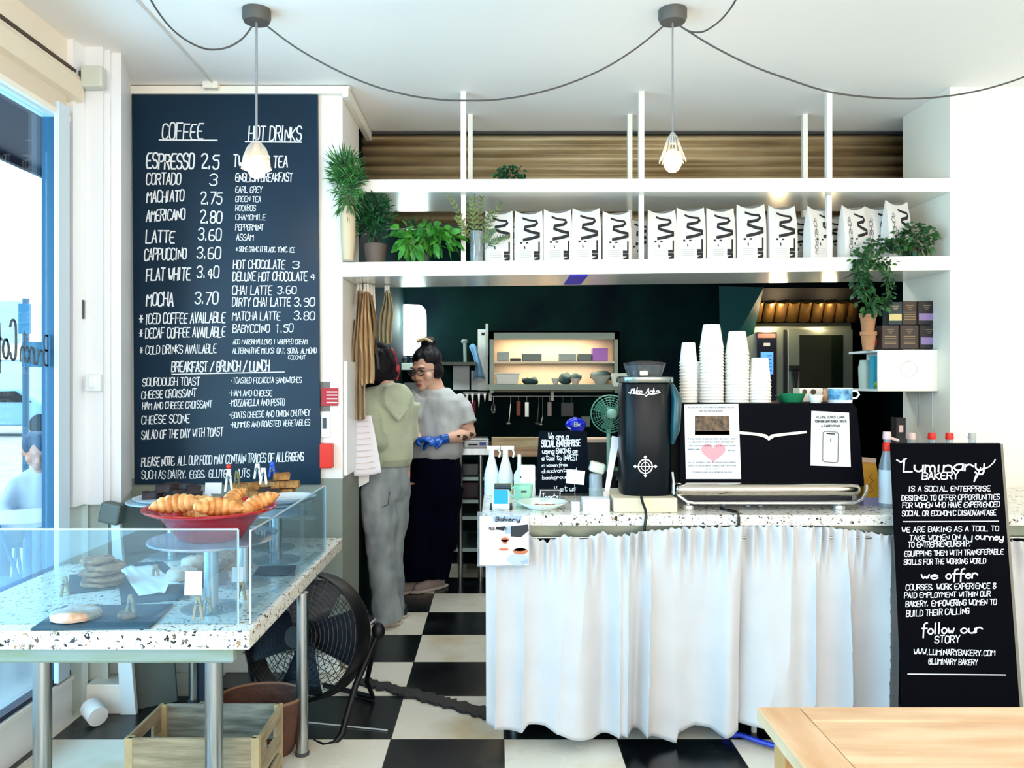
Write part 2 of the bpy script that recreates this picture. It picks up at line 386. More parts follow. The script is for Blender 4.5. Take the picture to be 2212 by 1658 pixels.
obj('window_sill', MB().box(XLW-.06, XLW+.012, -3.6, 3.56, SZ-.03, SZ-.012), WHITEW, wn)
obj('pane', MB().box(XLW-.045, XLW-.038, -3.55, 3.43, SZ, 2.6), glass_mat('window_glass', '#f4fbff', .1), wn)
# lettering on the glass reads the right way from the street, mirrored from inside
lt = MB(); gp = lambda yy, zz: Vector((XLW-.034, yy, zz))
def glassplace(px, py):
    d = Vector(((px-CX)/F, 1, -(py-CY)/F)); t = (XLW-.034)/d.x; return Vector((0,0,HC))+d*t
def mirror_place(px, py): return glassplace(98-(px-98), py)
write(lt, 'Brunch', 98, 172, 790, 66, lambda x, y: glassplace(104-(x-98)*.82, y+(x-98)*-.12), 4.5, .0, .3)
write(lt, 'Coffee', 176, 270, 778, 84, lambda x, y: glassplace(36-(x-176), y-(x-176)*.1), 5.5, .0, .3)
obj('window_lettering', lt, mat('grey_glass_paint', '#5f6f7c', .6), wn)
# rolled awning box over the window
bb = thing('blind_box', 'long cream blind cassette running above the street window', 'blind', (XLW, 2, 2.62))
def lz(py0, off): # height on the wall plane from the photo's left edge
    return PZ(py0, -(XLW+off)*F/CX)
x1 = XLW+.0
b1 = MB(); prof = [(XLW-.02, 2.84), (XLW+.015, 2.83), (XLW+.03, 2.80), (XLW+.03, 2.72), (XLW-.02, 2.70)]
n = len(prof); b1.add([(x, -3.5, z) for x, z in prof]+[(x, 3.60, z) for x, z in prof], [tuple(range(n)), tuple(range(2*n-1, n-1, -1))]+[(i, n+i, n+(i+1) % n, (i+1) % n) for i in range(n)])
obj('cassette', b1, mat('cream_aluminium', '#e8dcc6', .4), bb)
obj('blind_fabric', MB().box(XLW-.012, XLW+.006, -3.5, 3.50, 2.625, 2.71), mat('cream_fabric', '#ddd0bb', .8), bb)
obj('bottom_bar', MB().box(XLW-.016, XLW+.014, -3.5, 3.52, 2.605, 2.628), mat('bar_white', '#f4efe4', .4), bb)
struct('trim_2', MB().box(XLW-.02, XLW+.006, -3.5, 3.6, 2.84, 2.856), mat('dark_brown_line', '#4a3a2c', .6))
# small wall furniture at the corner
sb = thing('wall_sensor', 'small pale grey box fixed high on the corner pilaster', 'sensor', P(203, 190, 3.6))
obj('housing', MB().box(PX(178, 3.6), PX(224, 3.6), 3.58, 3.638, PZ(190, 3.6), PZ(144, 3.6)), mat('pale_grey_plastic', '#cdd3cb', .4), sb, bev=.008)
obj('bracket', MB().box(PX(170, 3.6), PX(178, 3.6), 3.60, 3.638, PZ(175, 3.6), PZ(152, 3.6)), mat('dark_grey_plastic', '#3a3f42', .5), sb)
sw = thing('light_switch', 'white square light switch on the corner pilaster', 'switch', P(197, 845, 3.62))
obj('plate', MB().box(PX(181, 3.6), PX(214, 3.6), 3.61, 3.64, PZ(845, 3.6), PZ(808, 3.6)), mat('white_plastic', '#eef4f6', .35), sw, bev=.004)
obj('rocker', MB().box(PX(190, 3.6), PX(204, 3.6), 3.604, 3.612, PZ(836, 3.6), PZ(815, 3.6)), mat('white_plastic2', '#f8fbff', .3), sw, bev=.002)
cl = thing('cord_cleat', 'grey blind cord cleat on the corner pilaster with its cord hanging from above', 'cleat', P(178, 680, 3.62))
obj('cleat', MB().obox(P(178, 668, 3.635), (.014, .014, .085)), mat('dark_grey_plastic', '#3a3f42', .5), cl, bev=.003)
obj('cord', MB().tube([P(172, 215, 3.63), P(174, 450, 3.632), P(177, 650, 3.634)], .0025, 5), mat('grey_cord', '#8b9096', .7), cl)
# ceiling sensor wire + little junction box above the menu
jb = thing('junction_box', 'small white junction box on the cornice above the menu board', 'junction box', P(455, 190, W1-.05))
obj('box', MB().box(PX(440, W1-.06), PX(472, W1-.06), W1-.08, W1-.036, PZ(192, W1-.06), PZ(176, W1-.06)), WHITEW, jb, bev=.003)
obj('wire', MB().tube([(-1.43, W1-.06, PZ(180, W1-.06)), (-1.43, W1-.09, ZC-.006), (-1.41, 2.6, ZC-.006)], .004, 5), mat('pale_wire', '#cfd0d0', .6), jb)
# red notice, white switch and red box on the pier edge right of the menu
rs = thing('fire_notice', 'small red and white fire notice on the pier beside the menu board', 'sign', P(712, 875, W1))
yy = W1-.012
obj('plate', MB().box(PX(694, yy), PX(730, yy), yy, W1-.002, PZ(876, yy), PZ(838, yy)), mat('sign_red', '#b3121e', .5), rs)
t = MB(); 
for q in (846, 853, 861, 869): ribbon(t, [(706, q), (728, q)], 2.4, on_plane((0, yy, 0), (0, -1, 0)))
obj('white_writing', t, PAPER, rs)
g = thing('grey_plate', 'grey metal plate behind the red fire notice', 'plate', P(704, 890, W1))
obj('plate', MB().box(PX(693, W1), PX(713, W1), W1-.003, W1, PZ(888, W1), PZ(824, W1)), mat('mid_grey', '#6f6a62', .5), g)
ps = thing('wall_socket', 'white double switch plate on the pier under the red notice', 'switch', P(702, 925, W1))
obj('plate', MB().box(PX(693, yy), PX(713, yy), W1-.01, W1, PZ(945, yy), PZ(895, yy)), mat('white_plastic', '#eef4f6', .35), ps, bev=.003)
obj('toggle', MB().box(PX(697, yy), PX(705, yy), W1-.016, W1-.01, PZ(925, yy), PZ(902, yy)), mat('dark_grey_plastic', '#3a3f42', .5), ps)
rb = thing('red_box', 'plain bright red box low on the pier beside the menu board', 'box', P(704, 1012, W1))
obj('case', MB().box(PX(690, W1-.05), PX(717, W1-.05), W1-.05, W1, PZ(1011, W1-.05), PZ(958, W1-.05)), mat('bright_red', '#e0260c', .4), rb, bev=.004)
wb = thing('whiteboard', 'narrow white panel hanging on the kitchen side of the pier', 'panel', (XL+.03, 4.3, PZ(1025, 4.3)))
obj('panel', MB().box(XL+.002, XL+.02, W1+.02, W1+.30, PZ(1025, 4.2), PZ(780, 4.2)), mat('white_plastic2', '#f8fbff', .3), wb, bev=.003)

# ------------------------------------------------------------------ street outside
struct('street_pavement', MB().box(-45, -1.98, -8, 45, -.12, -.04), mat('pavement', '#b9c2c6', .8, var=.2, scale=3))
aw = thing('shop_awning', 'dark navy canopy outside above the street window', 'awning', (-2.4, 2, 2.7))
obj('canopy', MB().box(-3.0, -2.02, -3, 6.0, 2.86, 2.92), mat('awning_navy', '#0b1a3a', .5), aw)
obj('valance', MB().box(-3.02, -2.99, -3, 6.0, 2.82, 2.92), mat('awning_navy', '#0b1a3a', .5), aw)
pp = thing('street_pole', 'blue grey sign pole standing on the pavement outside the window', 'pole', P(56, 1110, 9))
pp.location.z = -.04
obj('post', MB().tube([(PX(56, 9), 9, -.04), (PX(56, 9), 9, PZ(645, 9))], .035, 10), mat('pole_blue', '#3c6f92', .5), pp, smooth=1)
obj('sign_plate', MB().box(PX(36, 8.9), PX(60, 8.9), 8.93, 8.96, PZ(720, 8.9), PZ(655, 8.9)), mat('sign_blue', '#2d7fae', .5), pp)
obj('name_plate', MB().box(PX(44, 8.9), PX(92, 8.9), 8.93, 8.96, PZ(792, 8.9), PZ(738, 8.9)), mat('sign_teal', '#17678f', .5), pp)
# house across the street
hs = thing('house', 'pale rendered building across the street beyond the parked car', 'building', (-24, 36, -.05))
obj('facade', MB().box(-34, -12, 36, 44, -.05, 9), mat('pale_render', '#dfe9f2', .8, var=.05, scale=1), hs)
for k in range(4): obj('window', MB().box(-22.6+k*2.4, -21.2+k*2.4, 35.9, 36.02, 3.2, 5.0), mat('pale_glass', '#a9c6da', .2), hs)
obj('shopfront', MB().box(-24, -13, 35.9, 36.02, .2, 2.4), mat('shopfront_blue', '#b9d4e6', .4), hs)
obj('fascia', MB().box(-24, -13, 35.8, 36.02, 2.4, 2.9), mat('fascia_cream', '#efe7c8', .6), hs)
car = thing('car', 'pale blue car parked across the street seen through the window', 'car', (-13.2, 22, -.04))
cb = MB(); cx0 = -14.6
prof = [(0,.30),(0,.62),(.15,.80),(.9,.88),(1.35,1.28),(2.5,1.32),(3.1,.92),(3.75,.84),(3.95,.66),(3.95,.30)]
cb.prism([(cx0+x-.9, z-.05) for x, z in prof], 22, 23.6)
obj('body', cb, mat('car_blue', '#7fb8d2', .2, coat=.5), car, bev=.06, smooth=1)
obj('side_window', MB().prism([(cx0+.2, .90), (cx0+.55, 1.18), (cx0+1.5, 1.20), (cx0+1.95, .90)], 21.97, 22.01), BLACKG, car)
for wx in (cx0-.1, cx0+2.2): obj('wheel', MB().tube([(wx, 21.95, .27), (wx, 22.15, .27)], .31, 20), BLACK, car, smooth=1)
# pavement cafe: chairs and a table in pale blue metal
def bistro_chair(x, y, rz, label):
    t = thing('bistro_chair', label, 'chair', (0, 0, 0), 'bistro chairs on the pavement')
    m = mat('bistro_blue', '#1c78b8', .4)
    obj('seat', MB().box(-.2, .2, -.2, .2, .43, .455), m, t, bev=.01)
    bk = MB()
    for k in range(3): bk.box(-.2, .2, .195, .21, .60+k*.09, .65+k*.09)
    obj('backrest', bk, m, t, bev=.004)
    for sx in (-1, 1):
        obj('leg', MB().tube([(sx*.19, -.18, 0), (sx*.19, .0, .43), (sx*.19, .2, .88)], .011, 6), m, t)
        obj('leg', MB().tube([(sx*.19, .2, 0), (sx*.19, .0, .43)], .011, 6), m, t)
    t.location = (x, y, -.04); t.rotation_euler.z = rz
    return t
bistro_chair(-2.62, 4.2, 1.4, 'blue metal bistro chair on the pavement nearest the window')
bistro_chair(-3.05, 5.5, .3, 'blue metal bistro chair on the pavement under the seated person outside')
tb = thing('bistro_table', 'small pale round table on the pavement outside the window', 'table', (-2.75, 4.75, -.04))
obj('table_top', MB().lathe([(.3, .66), (.3, .69)], 24, (-2.75, 4.75, 0)), mat('pale_table', '#d6e6f2', .3), tb)
obj('pedestal', MB().tube([(-2.75, 4.75, 0), (-2.75, 4.75, .66)], .02, 8), mat('bistro_blue', '#1c78b8', .4), tb)
obj('foot', MB().lathe([(.2, -.04), (.2, -.02), (.03, 0)], 20, (-2.75, 4.75, 0)), mat('bistro_blue', '#1c78b8', .4), tb)

# ------------------------------------------------------------------ shelving across the opening
SD0, SD1 = W1-.005, W2-.01
def shelf(name, label, yl0, yl1, yr0, yr1, mts):
    m = MB(); zl0, zl1, zr0, zr1 = PZ(yl1, SD0), PZ(yl0, SD0), PZ(yr1, SD0), PZ(yr0, SD0)
    xa, xb = XL-.0, XR+.0
    zl0, zl1, zr0, zr1 = [z for z in (zl0, zl1, zr0, zr1)]
    m.prism([(xa, zl0), (xb, zr0), (xb, zr1), (xa, zl1)], SD0, SD1)
    o = obj(name, m, mts, None, bev=.003); tag(o, label, 'shelf', 'long white shelves'); return o
GLOSSW = mat('white_shelf_gloss', '#f5f3ea', .16)
shelf('wall_shelf', 'upper long white shelf crossing the kitchen opening, bare but for one ivy pot', 387, 415, 384, 414, GLOSSW)
shelf('wall_shelf', 'lower long white shelf crossing the kitchen opening under the coffee bags', 566, 598, 552, 583, GLOSSW)
ZU1 = PZ(386, SD0); ZU0 = PZ(415, SD0)
def zlow(x): # top of lower shelf at x
    t = (x-XL)/(XR-XL); return PZ(566, SD0)*(1-t)+PZ(552, SD0)*t
def zlowb(x):
    t = (x-XL)/(XR-XL); return PZ(598, SD0)*(1-t)+PZ(583, SD0)*t
pf = MB()
lab = {1001: 'leftmost', 1386: 'middle', 1792: 'rightmost'}
for px in (1001, 1386, 1792):
    Dp = W1+.06; x = PX(px, Dp)
    o = obj('shelf_post', MB().box(x-.014, x+.014, Dp, Dp+.03, ZU1, ZC), WHITEW); tag(o, f'{lab[px]} of the three front white posts between ceiling and upper shelf', 'post', 'posts above the upper shelf')
    o = obj('shelf_post', MB().box(x-.012, x+.012, Dp, Dp+.03, zlow(x)-.001, ZU0), WHITEW); tag(o, f'{lab[px]} of the three front white posts between the two shelves', 'post', 'posts between the shelves')
lab = {1016: 'leftmost', 1361: 'middle', 1740: 'rightmost'}
for px in (1016, 1361, 1740):
    Dp = W2-.06; x = PX(px, Dp)
    o = obj('shelf_post', MB().box(x-.013, x+.013, Dp, Dp+.03, ZU1, ZC), WHITEW); tag(o, f'{lab[px]} of the three thin rear white posts above the upper shelf', 'post', 'rear posts above the upper shelf')
    if px > 1100:
        o = obj('shelf_post', MB().box(x-.012, x+.012, Dp, Dp+.03, zlow(x)-.001, ZU0), WHITEW); tag(o, f'{lab[px]} thin rear white post between the two shelves behind the bags', 'post', 'rear posts between the shelves')
# corrugated roller shutter behind the shelves
SY = 4.87
sh = MB(); zt = PZ(290, SY); zb = PZ(484, SY); ns = 9; prof = []
for k in range(ns):
    z = zt-(zt-zb)*k/ns; h = (zt-zb)/ns
    prof += [(SY+.022, z), (SY+.002, z-h*.15), (SY-.018, z-h*.45), (SY-.004, z-h*.72), (SY+.020, z-h*.88)]
prof.append((SY+.016, zb)); x0, x1 = -1.05, 2.6
sh.add([(x0, y, z) for y, z in prof]+[(x1, y, z) for y, z in prof], [(i, i+1, len(prof)+i+1, len(prof)+i) for i in range(len(prof)-1)])
sht = thing('roller_shutter', 'old brown ribbed metal roller shutter half lowered behind the shelves', 'shutter', (.8, SY, zb))
SHM = mat('shutter_metal', '#c9b48e', .4, .25, var=.5, scale=3, stretch=(.35, 2, 7), col2='#8a734c')
o = obj('curtain', sh, SHM, sht, smooth=1); sm = o.modifiers.new('s', 'SOLIDIFY'); sm.thickness = .003
obj('bottom_rail', MB().box(x0, x1, SY-.02, SY+.03, zb-.03, zb), mat('dark_steel', '#2c2c2a', .5), sht)
obj('head_box', MB().box(x0, x1, SY-.005, SY+.12, zt, ZC-.005), mat('dark_steel', '#2c2c2a', .5), sht)
# bright blue patch along the underside of the lower shelf
o = obj('blue_patch', MB().box(PX(1226, 4.3), PX(1264, 4.3), W1+.01, W1+.42, zlowb(PX(1245,4.3))-.0035, zlowb(PX(1245,4.3))-.001), mat('patch_blue', '#0018ff', .4)); tag(o, 'bright blue patch on the underside of the lower white shelf', 'sticker')
# ------------------------------------------------------------------ lights
Wd = bpy.data.worlds.new('sky'); S.world = Wd; Wd.use_nodes = True; nt = Wd.node_tree; bg = nt.nodes['Background']
tc = nt.nodes.new('ShaderNodeTexCoord'); sp = nt.nodes.new('ShaderNodeSeparateXYZ'); nt.links.new(tc.outputs['Generated'], sp.inputs[0])
rp = nt.nodes.new('ShaderNodeValToRGB'); rp.color_ramp.elements[0].position = .0; rp.color_ramp.elements[0].color = (.55, .84, 1, 1); rp.color_ramp.elements[1].position = 1; rp.color_ramp.elements[1].color = (1, .92, .84, 1)
mr = nt.nodes.new('ShaderNodeMapRange'); mr.inputs[1].default_value = -.6; mr.inputs[2].default_value = .2
nt.links.new(sp.outputs[0], mr.inputs[0]); nt.links.new(mr.outputs[0], rp.inputs[0]); nt.links.new(rp.outputs[0], bg.inputs[0]); bg.inputs[1].default_value = 3.2
def lamp(name, kind, loc, energy, col, size=.1, rot=None, sy=None, spread=None):
    l = bpy.data.lights.new(name, kind); l.energy = energy; l.color = col
    if kind == 'AREA':
        l.size = size
        if sy: l.shape = 'RECTANGLE'; l.size_y = sy
        if spread: l.spread = spread
    elif kind == 'SUN': l.angle = size
    else: l.shadow_soft_size = size
    o = bpy.data.objects.new(name, l); COL.objects.link(o); o.location = loc
    if rot: o.rotation_euler = rot
    return o
# daylight from the street and from the glazed front behind the camera
lamp('daylight_window', 'AREA', (-2.6, .6, 1.6), 210, (.32, .74, 1), 2.4, (0, -PI/2, 0), 5.5)
lamp('daylight_front', 'AREA', (1.6, -3.5, 1.9), 80, (1, .93, .84), 5.2, (PI/2, 0, 0), 2.6)
# kitchen ceiling lights
lamp('kitchen_light', 'AREA', (.2, 5.7, 2.9), 36, (.92, 1, .96), 1.6, (0, 0, 0), .5)

# pendant lamps
def canopy_lamp(px, label, shade):
    D = 3.28; x = PX(px, D); t = thing('pendant_lamp', label, 'lamp', (x, D, ZC), 'bare pendant lamps')
    c = MB().lathe([(.0, ZC), (.057, ZC), (.057, ZC-.035), (.05, ZC-.05), (.0, ZC-.052)], 28, (x, D, 0))
    obj('ceiling_rose', c, mat('rose_grey', '#56534e', .5), t, smooth=1)
    zt = PZ(305, D) if shade == 'frosted' else PZ(292, D)
    obj('flex', MB().tube([(x, D, ZC-.05), (x, D, zt)], .0035 if shade != 'frosted' else .005, 6), mat('grey_flex', '#8d8c8e', .6), t)
    k = .06
    if shade == 'frosted':
        pr = [(.012, zt), (.022, zt-.008), (.040, zt-.03), (.052, zt-.065), (.056, zt-.10), (.060, zt-.112)]
        obj('lamp_shade', MB().lathe(pr, 28, (x, D, 0), cap=False), glass_mat('frosted_glass', '#fff4e4', .3, .22), t, smooth=1)
    else:
        obj('lamp_holder', MB().lathe([(.006, zt+.012), (.014, zt), (.016, zt-.035), (.0, zt-.036)], 16, (x, D, 0)), CHROME, t, smooth=1)
        pr = [(.016, zt-.005), (.026, zt-.03), (.042, zt-.075), (.052, zt-.10), (.055, zt-.108)]
        o = obj('lamp_shade', MB().lathe(pr, 28, (x, D, 0), cap=False), glass_mat('clear_glass', '#ffffff', .4), t, smooth=1)
        rb = MB()
        for q in range(14):
            a = 2*PI*q/14; rb.tube([(x+r*math.cos(a), D+r*math.sin(a), z) for r, z in pr], .0018, 4)
        obj('shade_rib', rb, mat('rib_glass', '#c9c4bc', .2), o)
    b = MB().ell((x, D, zt-.105), (.037, .037, .047), 20, 12)
    m = mat('bulb_glow', '#ffd28c', .3, emit=9); obj('bulb', b, m, t, smooth=1)
    l = lamp('pendant_light', 'POINT', (x, D, zt-.125), 9, (1, .78, .5), .05); l.parent = t; l.location = (0, 0, zt-.125-ZC)
    return x
xa = canopy_lamp(554, 'pendant lamp with frosted bell shade glowing in front of the menu board', 'frosted')
xb = canopy_lamp(1453, 'pendant lamp with clear ribbed shade glowing in front of the shutter', 'clear')
lamp_root = [o for o in bpy.data.objects if o.name.startswith('pendant_lamp')][-1]
for q, wh in (((3.0, 1.2), 'over the right of the room'), ((1.0, .2), 'over the middle of the room'), ((3.2, -1.2), 'near the rear right'), ((-.6, -.9), 'near the rear left')):  # unseen fixtures added to go with the room's fill lights
    dup(lamp_root, (q[0], q[1], ZC), None, 'added clear ribbed pendant lamp '+wh+', outside the picture', 'bare pendant lamps')
    lamp('room_fill_light', 'POINT', (q[0], q[1], 2.29), 34, (1, .83, .64), .06)  # warm fill added out of view, apart from each fixture's own light
def swag(label, pts, D0=3.28, depths=None):
    q = [P(x, y, (depths[i] if depths else D0)) for i, (x, y) in enumerate(pts)]
    # smooth through the points
    out = []
    for i in range(len(q)-1):
        a, b, c, d = q[max(i-1, 0)], q[i], q[i+1], q[min(i+2, len(q)-1)]
        for s in range(6):
            u = s/6; out.append(.5*((2*b)+(c-a)*u+(2*a-5*b+4*c-d)*u*u+(3*b-a-3*c+d)*u**3))
    out.append(q[-1])
    o = obj('lamp_cable', MB().tube(out, .0036, 6), mat('dark_cable', '#4d4846', .6), smooth=1); tag(o, label, 'cable', 'swagged lamp cables'); return o
swag('dark cable swagged between the two ceiling roses', [(575, 55), (640, 103), (720, 148), (800, 183), (880, 205), (950, 215), (1010, 217), (1075, 215), (1150, 203), (1230, 180), (1310, 145), (1380, 100), (1432, 57)])
swag('dark cable sagging from the left ceiling rose to the left', [(545, 56), (525, 82), (495, 101), (460, 107), (430, 101), (395, 82), (360, 50), (325, -2), (318, -40), (314, -112)], depths=[3.28]*4+[3.22, 3.12, 3.0, 2.85, 2.82, 2.8])
swag('dark cable sagging from the right ceiling rose to the right wall', [(1472, 58), (1540, 100), (1620, 140), (1700, 170), (1790, 198), (1880, 210), (1970, 213), (2050, 207), (2130, 192), (2215, 165), (2300, 125), (2410, 66), (2470, 24)])
swag('short dark cable rising from the right ceiling rose towards the camera', [(1468, 55), (1485, 66), (1503, 70), (1525, 66), (1555, 45), (1578, 18), (1592, -8), (1600, -50), (1604, -112)], depths=[3.28, 3.27, 3.25, 3.2, 3.1, 3.0, 2.9, 2.83, 2.8])
# ================================================================== menu board on the pier
yb = W1-.022
mp = on_plane((0, yb, 0), (0, -1, 0), .0012)
bd = thing('menu_board', 'large dark blue black menu board covered in white hand lettering on the pier', 'menu board', P(489, 1046, yb))
def quadboard(pts, th=.018, off=0):
    q = [mp(*p) for p in pts]; v = [p+Vector((0, .0012, 0)) for p in q]+[p+Vector((0, .0012+th, 0)) for p in q]
    return MB().add(v, [(0,1,2,3),(7,6,5,4)]+[(i, 4+i, 4+(i+1) % 4, (i+1) % 4) for i in range(4)])
BOARD = mat('menu_board_blue', '#042840', .36, var=.25, scale=2.5, spec=.3)
obj('panel', quadboard([(285, 196), (686, 203), (692, 1046), (290, 1046)]), BOARD, bd)
def lines(rows, place, jit=.5):
    m = MB()
    for r in rows:
        tx, x0, x1, y, h = r[:5]; dy = r[5] if len(r) > 5 else 0; w_ = r[6] if len(r) > 6 else None
        write(m, tx, x0, x1, y, h, place, w_, .06, jit, dy)
    return m
rows = [('COFFEE', 349, 440, 301, 34, 0, 3), ('HOT DRINKS', 536, 652, 302, 30, 2, 2.8),
 ('ESPRESSO', 315, 420, 364, 32), ('2.5', 433, 474, 364, 30), ('CORTADO', 315, 391, 399, 24), ('3', 451, 471, 400, 23),
 ('MACHIATO', 316, 398, 437, 24, -3), ('2.75', 432, 480, 440, 25), ('AMERICANO', 315, 400, 478, 24, -4), ('2.80', 431, 480, 482, 26),
 ('LATTE', 314, 378, 524, 26), ('3.60', 427, 479, 519, 24), ('CAPPUCCINO', 311, 403, 562, 24, -3), ('3.60', 424, 478, 558, 24),
 ('FLAT WHITE', 315, 412, 606, 26, -2), ('3.40', 424, 474, 600, 24), ('MOCHA', 315, 375, 660, 28), ('3.70', 420, 472, 656, 25),
 ('* ICED COFFEE AVAILABLE', 300, 487, 700, 22, -4), ('* DECAF COFFEE AVAILABLE', 300, 487, 730, 21, -3), ('* COLD DRINKS AVAILABLE', 301, 468, 765, 18, -3),
 ('TWININGS TEA', 503, 622, 361, 25), ('ENGLISH BREAKFAST', 508, 632, 392, 18), ('EARL GREY', 508, 567, 416, 13), ('GREEN TEA', 508, 564, 436, 12), ('ROOIBOS', 508, 553, 455, 12),
 ('CHAMOMILE', 508, 574, 475, 12), ('PEPPERMINT', 508, 569, 497, 13), ('ASSAM', 510, 548, 519, 14), ('* SOME DRINK IT BLACK, TONIC, ICE', 509, 637, 543, 11, 2),
 ('HOT CHOCOLATE', 503, 616, 580, 18), ('3', 630, 648, 579, 16), ('DELUXE HOT CHOCOLATE', 502, 664, 606, 19), ('4', 668, 682, 604, 15),
 ('CHAI LATTE', 501, 588, 636, 19), ('3.60', 598, 641, 634, 17), ('DIRTY CHAI LATTE', 501, 628, 661, 18), ('3.90', 634, 681, 661, 18),
 ('MATCHA LATTE', 501, 606, 691, 18), ('3.80', 634, 681, 690, 18), ('BABYCCINO', 502, 583, 718, 17), ('1.50', 594, 634, 717, 17),
 ('ADD MARSHMALLOWS | WHIPPED CREAM', 503, 664, 743, 11), ('ALTERNATIVE MILKS: OAT, SOYA, ALMOND', 502, 684, 763, 12), ('COCONUT', 622, 660, 776, 9),
 ('BREAKFAST / BRUNCH / LUNCH', 370, 582, 803, 22, -2, 2.6),
 ('SOURDOUGH TOAST', 307, 432, 834, 17, -3), ('CHEESE CROISSANT', 305, 424, 861, 17, -5), ('HAM AND CHEESE CROISSANT', 307, 458, 884, 15, -4), ('CHEESE SCONE', 305, 410, 915, 18, -2), ('SALAD OF THE DAY WITH TOAST', 305, 482, 948, 18, -7),
 ('-TOASTED FOCACCIA SANDWICHES', 497, 652, 828, 12, -2), ('-HAM AND CHEESE', 493, 588, 855, 13), ('-MOZZARELLA AND PESTO', 493, 615, 877, 14, -2), ('-GOATS CHEESE AND ONION CHUTNEY', 494, 670, 903, 13, -6), ('-HUMMUS AND ROASTED VEGETABLES', 496, 670, 924, 13, -6),
 ('PLEASE NOTE, ALL OUR FOOD MAY CONTAIN TRACES OF ALLERGENS', 305, 656, 1007, 19, -12), ('SUCH AS DAIRY, EGGS, GLUTEN, NUTS', 305, 540, 1034, 17, -4)]
m = lines(rows, mp)
for a, b, y in ((344, 469, 301), (530, 651, 305)): ribbon(m, [(a, y+1), (b, y+2)], 3, mp)
ribbon(m, [(371, 808), (614, 803)], 2.2, mp)
obj('white_lettering', m, CHALK, bd)

# ================================================================== terrazzo display table
DN, DF = 2.52, 4.03; ZT = .70; XT = -.772; XTL = XLW+.03
tt = thing('display_table', 'long terrazzo topped table with steel legs in front of the street window', 'table', (-1.3, 3.2, 0))
obj('table_top', MB().plan([(XTL, DN), (XT, DN), (XT, DF), (-1.55, DF), (-1.55, 3.46), (XTL, 3.46)], ZT-.058, ZT), TERR, tt, bev=.006)
ap = MB(); AW = mat('weathered_grey_apron', '#98a8a2', .4, .3, var=.35, scale=4, stretch=(1, 1, 6), col2='#8c9a7c')
ap.box(XTL+.03, PX(505, DN+.03), DN+.03, DN+.05, ZT-.11, ZT-.058)
ap.box(PX(505, DN+.03)-.02, PX(505, DN+.03), DN+.05, DN+.62, ZT-.11, ZT-.058)
ap.box(XTL+.03, PX(505, DN+.03), DN+.62, DN+.64, ZT-.11, ZT-.058)
obj('apron', ap, AW, tt, bev=.008)
for x, y, r in ((PX(459, 2.57), 2.585, .028), (PX(86, 2.57), 2.585, .028), (PX(653, 3.21), 3.21, .024), (PX(418, 3.74), 3.74, .022)):
    obj('leg', MB().tube([(x, y, .012), (x, y, ZT-.058)], r, 20), STEEL, tt, smooth=1)
    obj('foot', MB().lathe([(r+.004, 0), (r+.004, .012), (r, .014)], 20, (x, y, 0)), mat('dark_grey_plastic', '#3a3f42', .5), tt)
GL = glass_mat('guard_glass', '#e6f5fb', .25, .045); GE = mat('glass_edge', '#d3ecf4', .15, spec=.8)
def pane_guard(label, a, b, z0, z1, loc):
    t = thing('glass_guard', label, 'glass guard', loc, 'glass guards on the display table')
    th = .003; dx, dy = b[0]-a[0], b[1]-a[1]; L = math.hypot(dx, dy); nx, ny = -dy/L*th, dx/L*th; ux, uy = dx/L, dy/L
    m = MB().plan([(a[0]+nx, a[1]+ny), (a[0]-nx, a[1]-ny), (b[0]-nx, b[1]-ny), (b[0]+nx, b[1]+ny)], z0, z1)
    obj('pane', m, GL, t)
    e = MB(); k = th+.0006
    for (p, q, za, zb_) in ((a, b, z1-.001, z1+.004), ):
        e.plan([(p[0]+nx, p[1]+ny), (p[0]-nx, p[1]-ny), (q[0]-nx, q[1]-ny), (q[0]+nx, q[1]+ny)], za, zb_)
    for p in (a, b):
        e.box(p[0]-.003, p[0]+.003, p[1]-.003, p[1]+.003, z0, z1)
    obj('polished_edge', e, GE, t); return t
zg = PZ(1141, 2.62)
pane_guard('clear glass guard along the front edge of the terrazzo table', (XTL+.02, 2.60), (PX(514, 2.60), 2.60), ZT, zg, (-1.3, 2.6, ZT))
pane_guard('clear glass guard along the right side of the terrazzo table', (PX(541, 2.60), 2.60), (PX(703, 3.72), 3.72), ZT, .997, (-.8, 3.1, ZT))

# ---- cake stands
SLATE = mat('slate', '#2f4e5e', .55, var=.3, scale=8, bump=.3, bscale=30)
def cake_stand(px, py, D, zd, R, label, grey=False):
    x = PX(px, D); t = thing('cake_stand', label, 'cake stand', (x, D, ZT), 'steel and glass cake stands')
    obj('base', MB().lathe([(.10, ZT), (.10, ZT+.006), (.03, ZT+.008)], 32, (x, D, 0)), glass_mat('stand_glass', '#d9e9ee', .4, .2), t, smooth=1)
    obj('post', MB().lathe([(.024, ZT+.006), (.024, zd-.003)], 24, (x, D, 0)), mat('satin_steel', '#c3c8ca', .3, 1), t, smooth=1)
    obj('glass_disc', MB().lathe([(R, zd-.004), (R+.001, zd), (R, zd+.003)], 48, (x, D, 0)), glass_mat('disc_glass', '#a9c3d2', .5, .35), t)
    return x
x1 = cake_stand(456, 1325, 2.78, PZ(1163, 2.78), .205, 'steel cake stand with round glass disc carrying the red bowl')
x2 = cake_stand(527, 1262, 3.12, PZ(1150, 3.12), .125, 'low steel cake stand right behind the red bowl')
x3 = cake_stand(597, 1205, 3.52, PZ(1107, 3.52), .13, 'far steel cake stand near the right glass guard')
# plates high at the back
ZP = PZ(1072, 3.62)
x4 = cake_stand(590, 1190, 3.78, PZ(1082, 3.78), .19, 'tall steel cake stand at the back holding the flapjacks')
x5 = cake_stand(372, 1190, 3.60, PZ(1080, 3.60), .19, 'tall steel cake stand at the back holding the dark brownies')
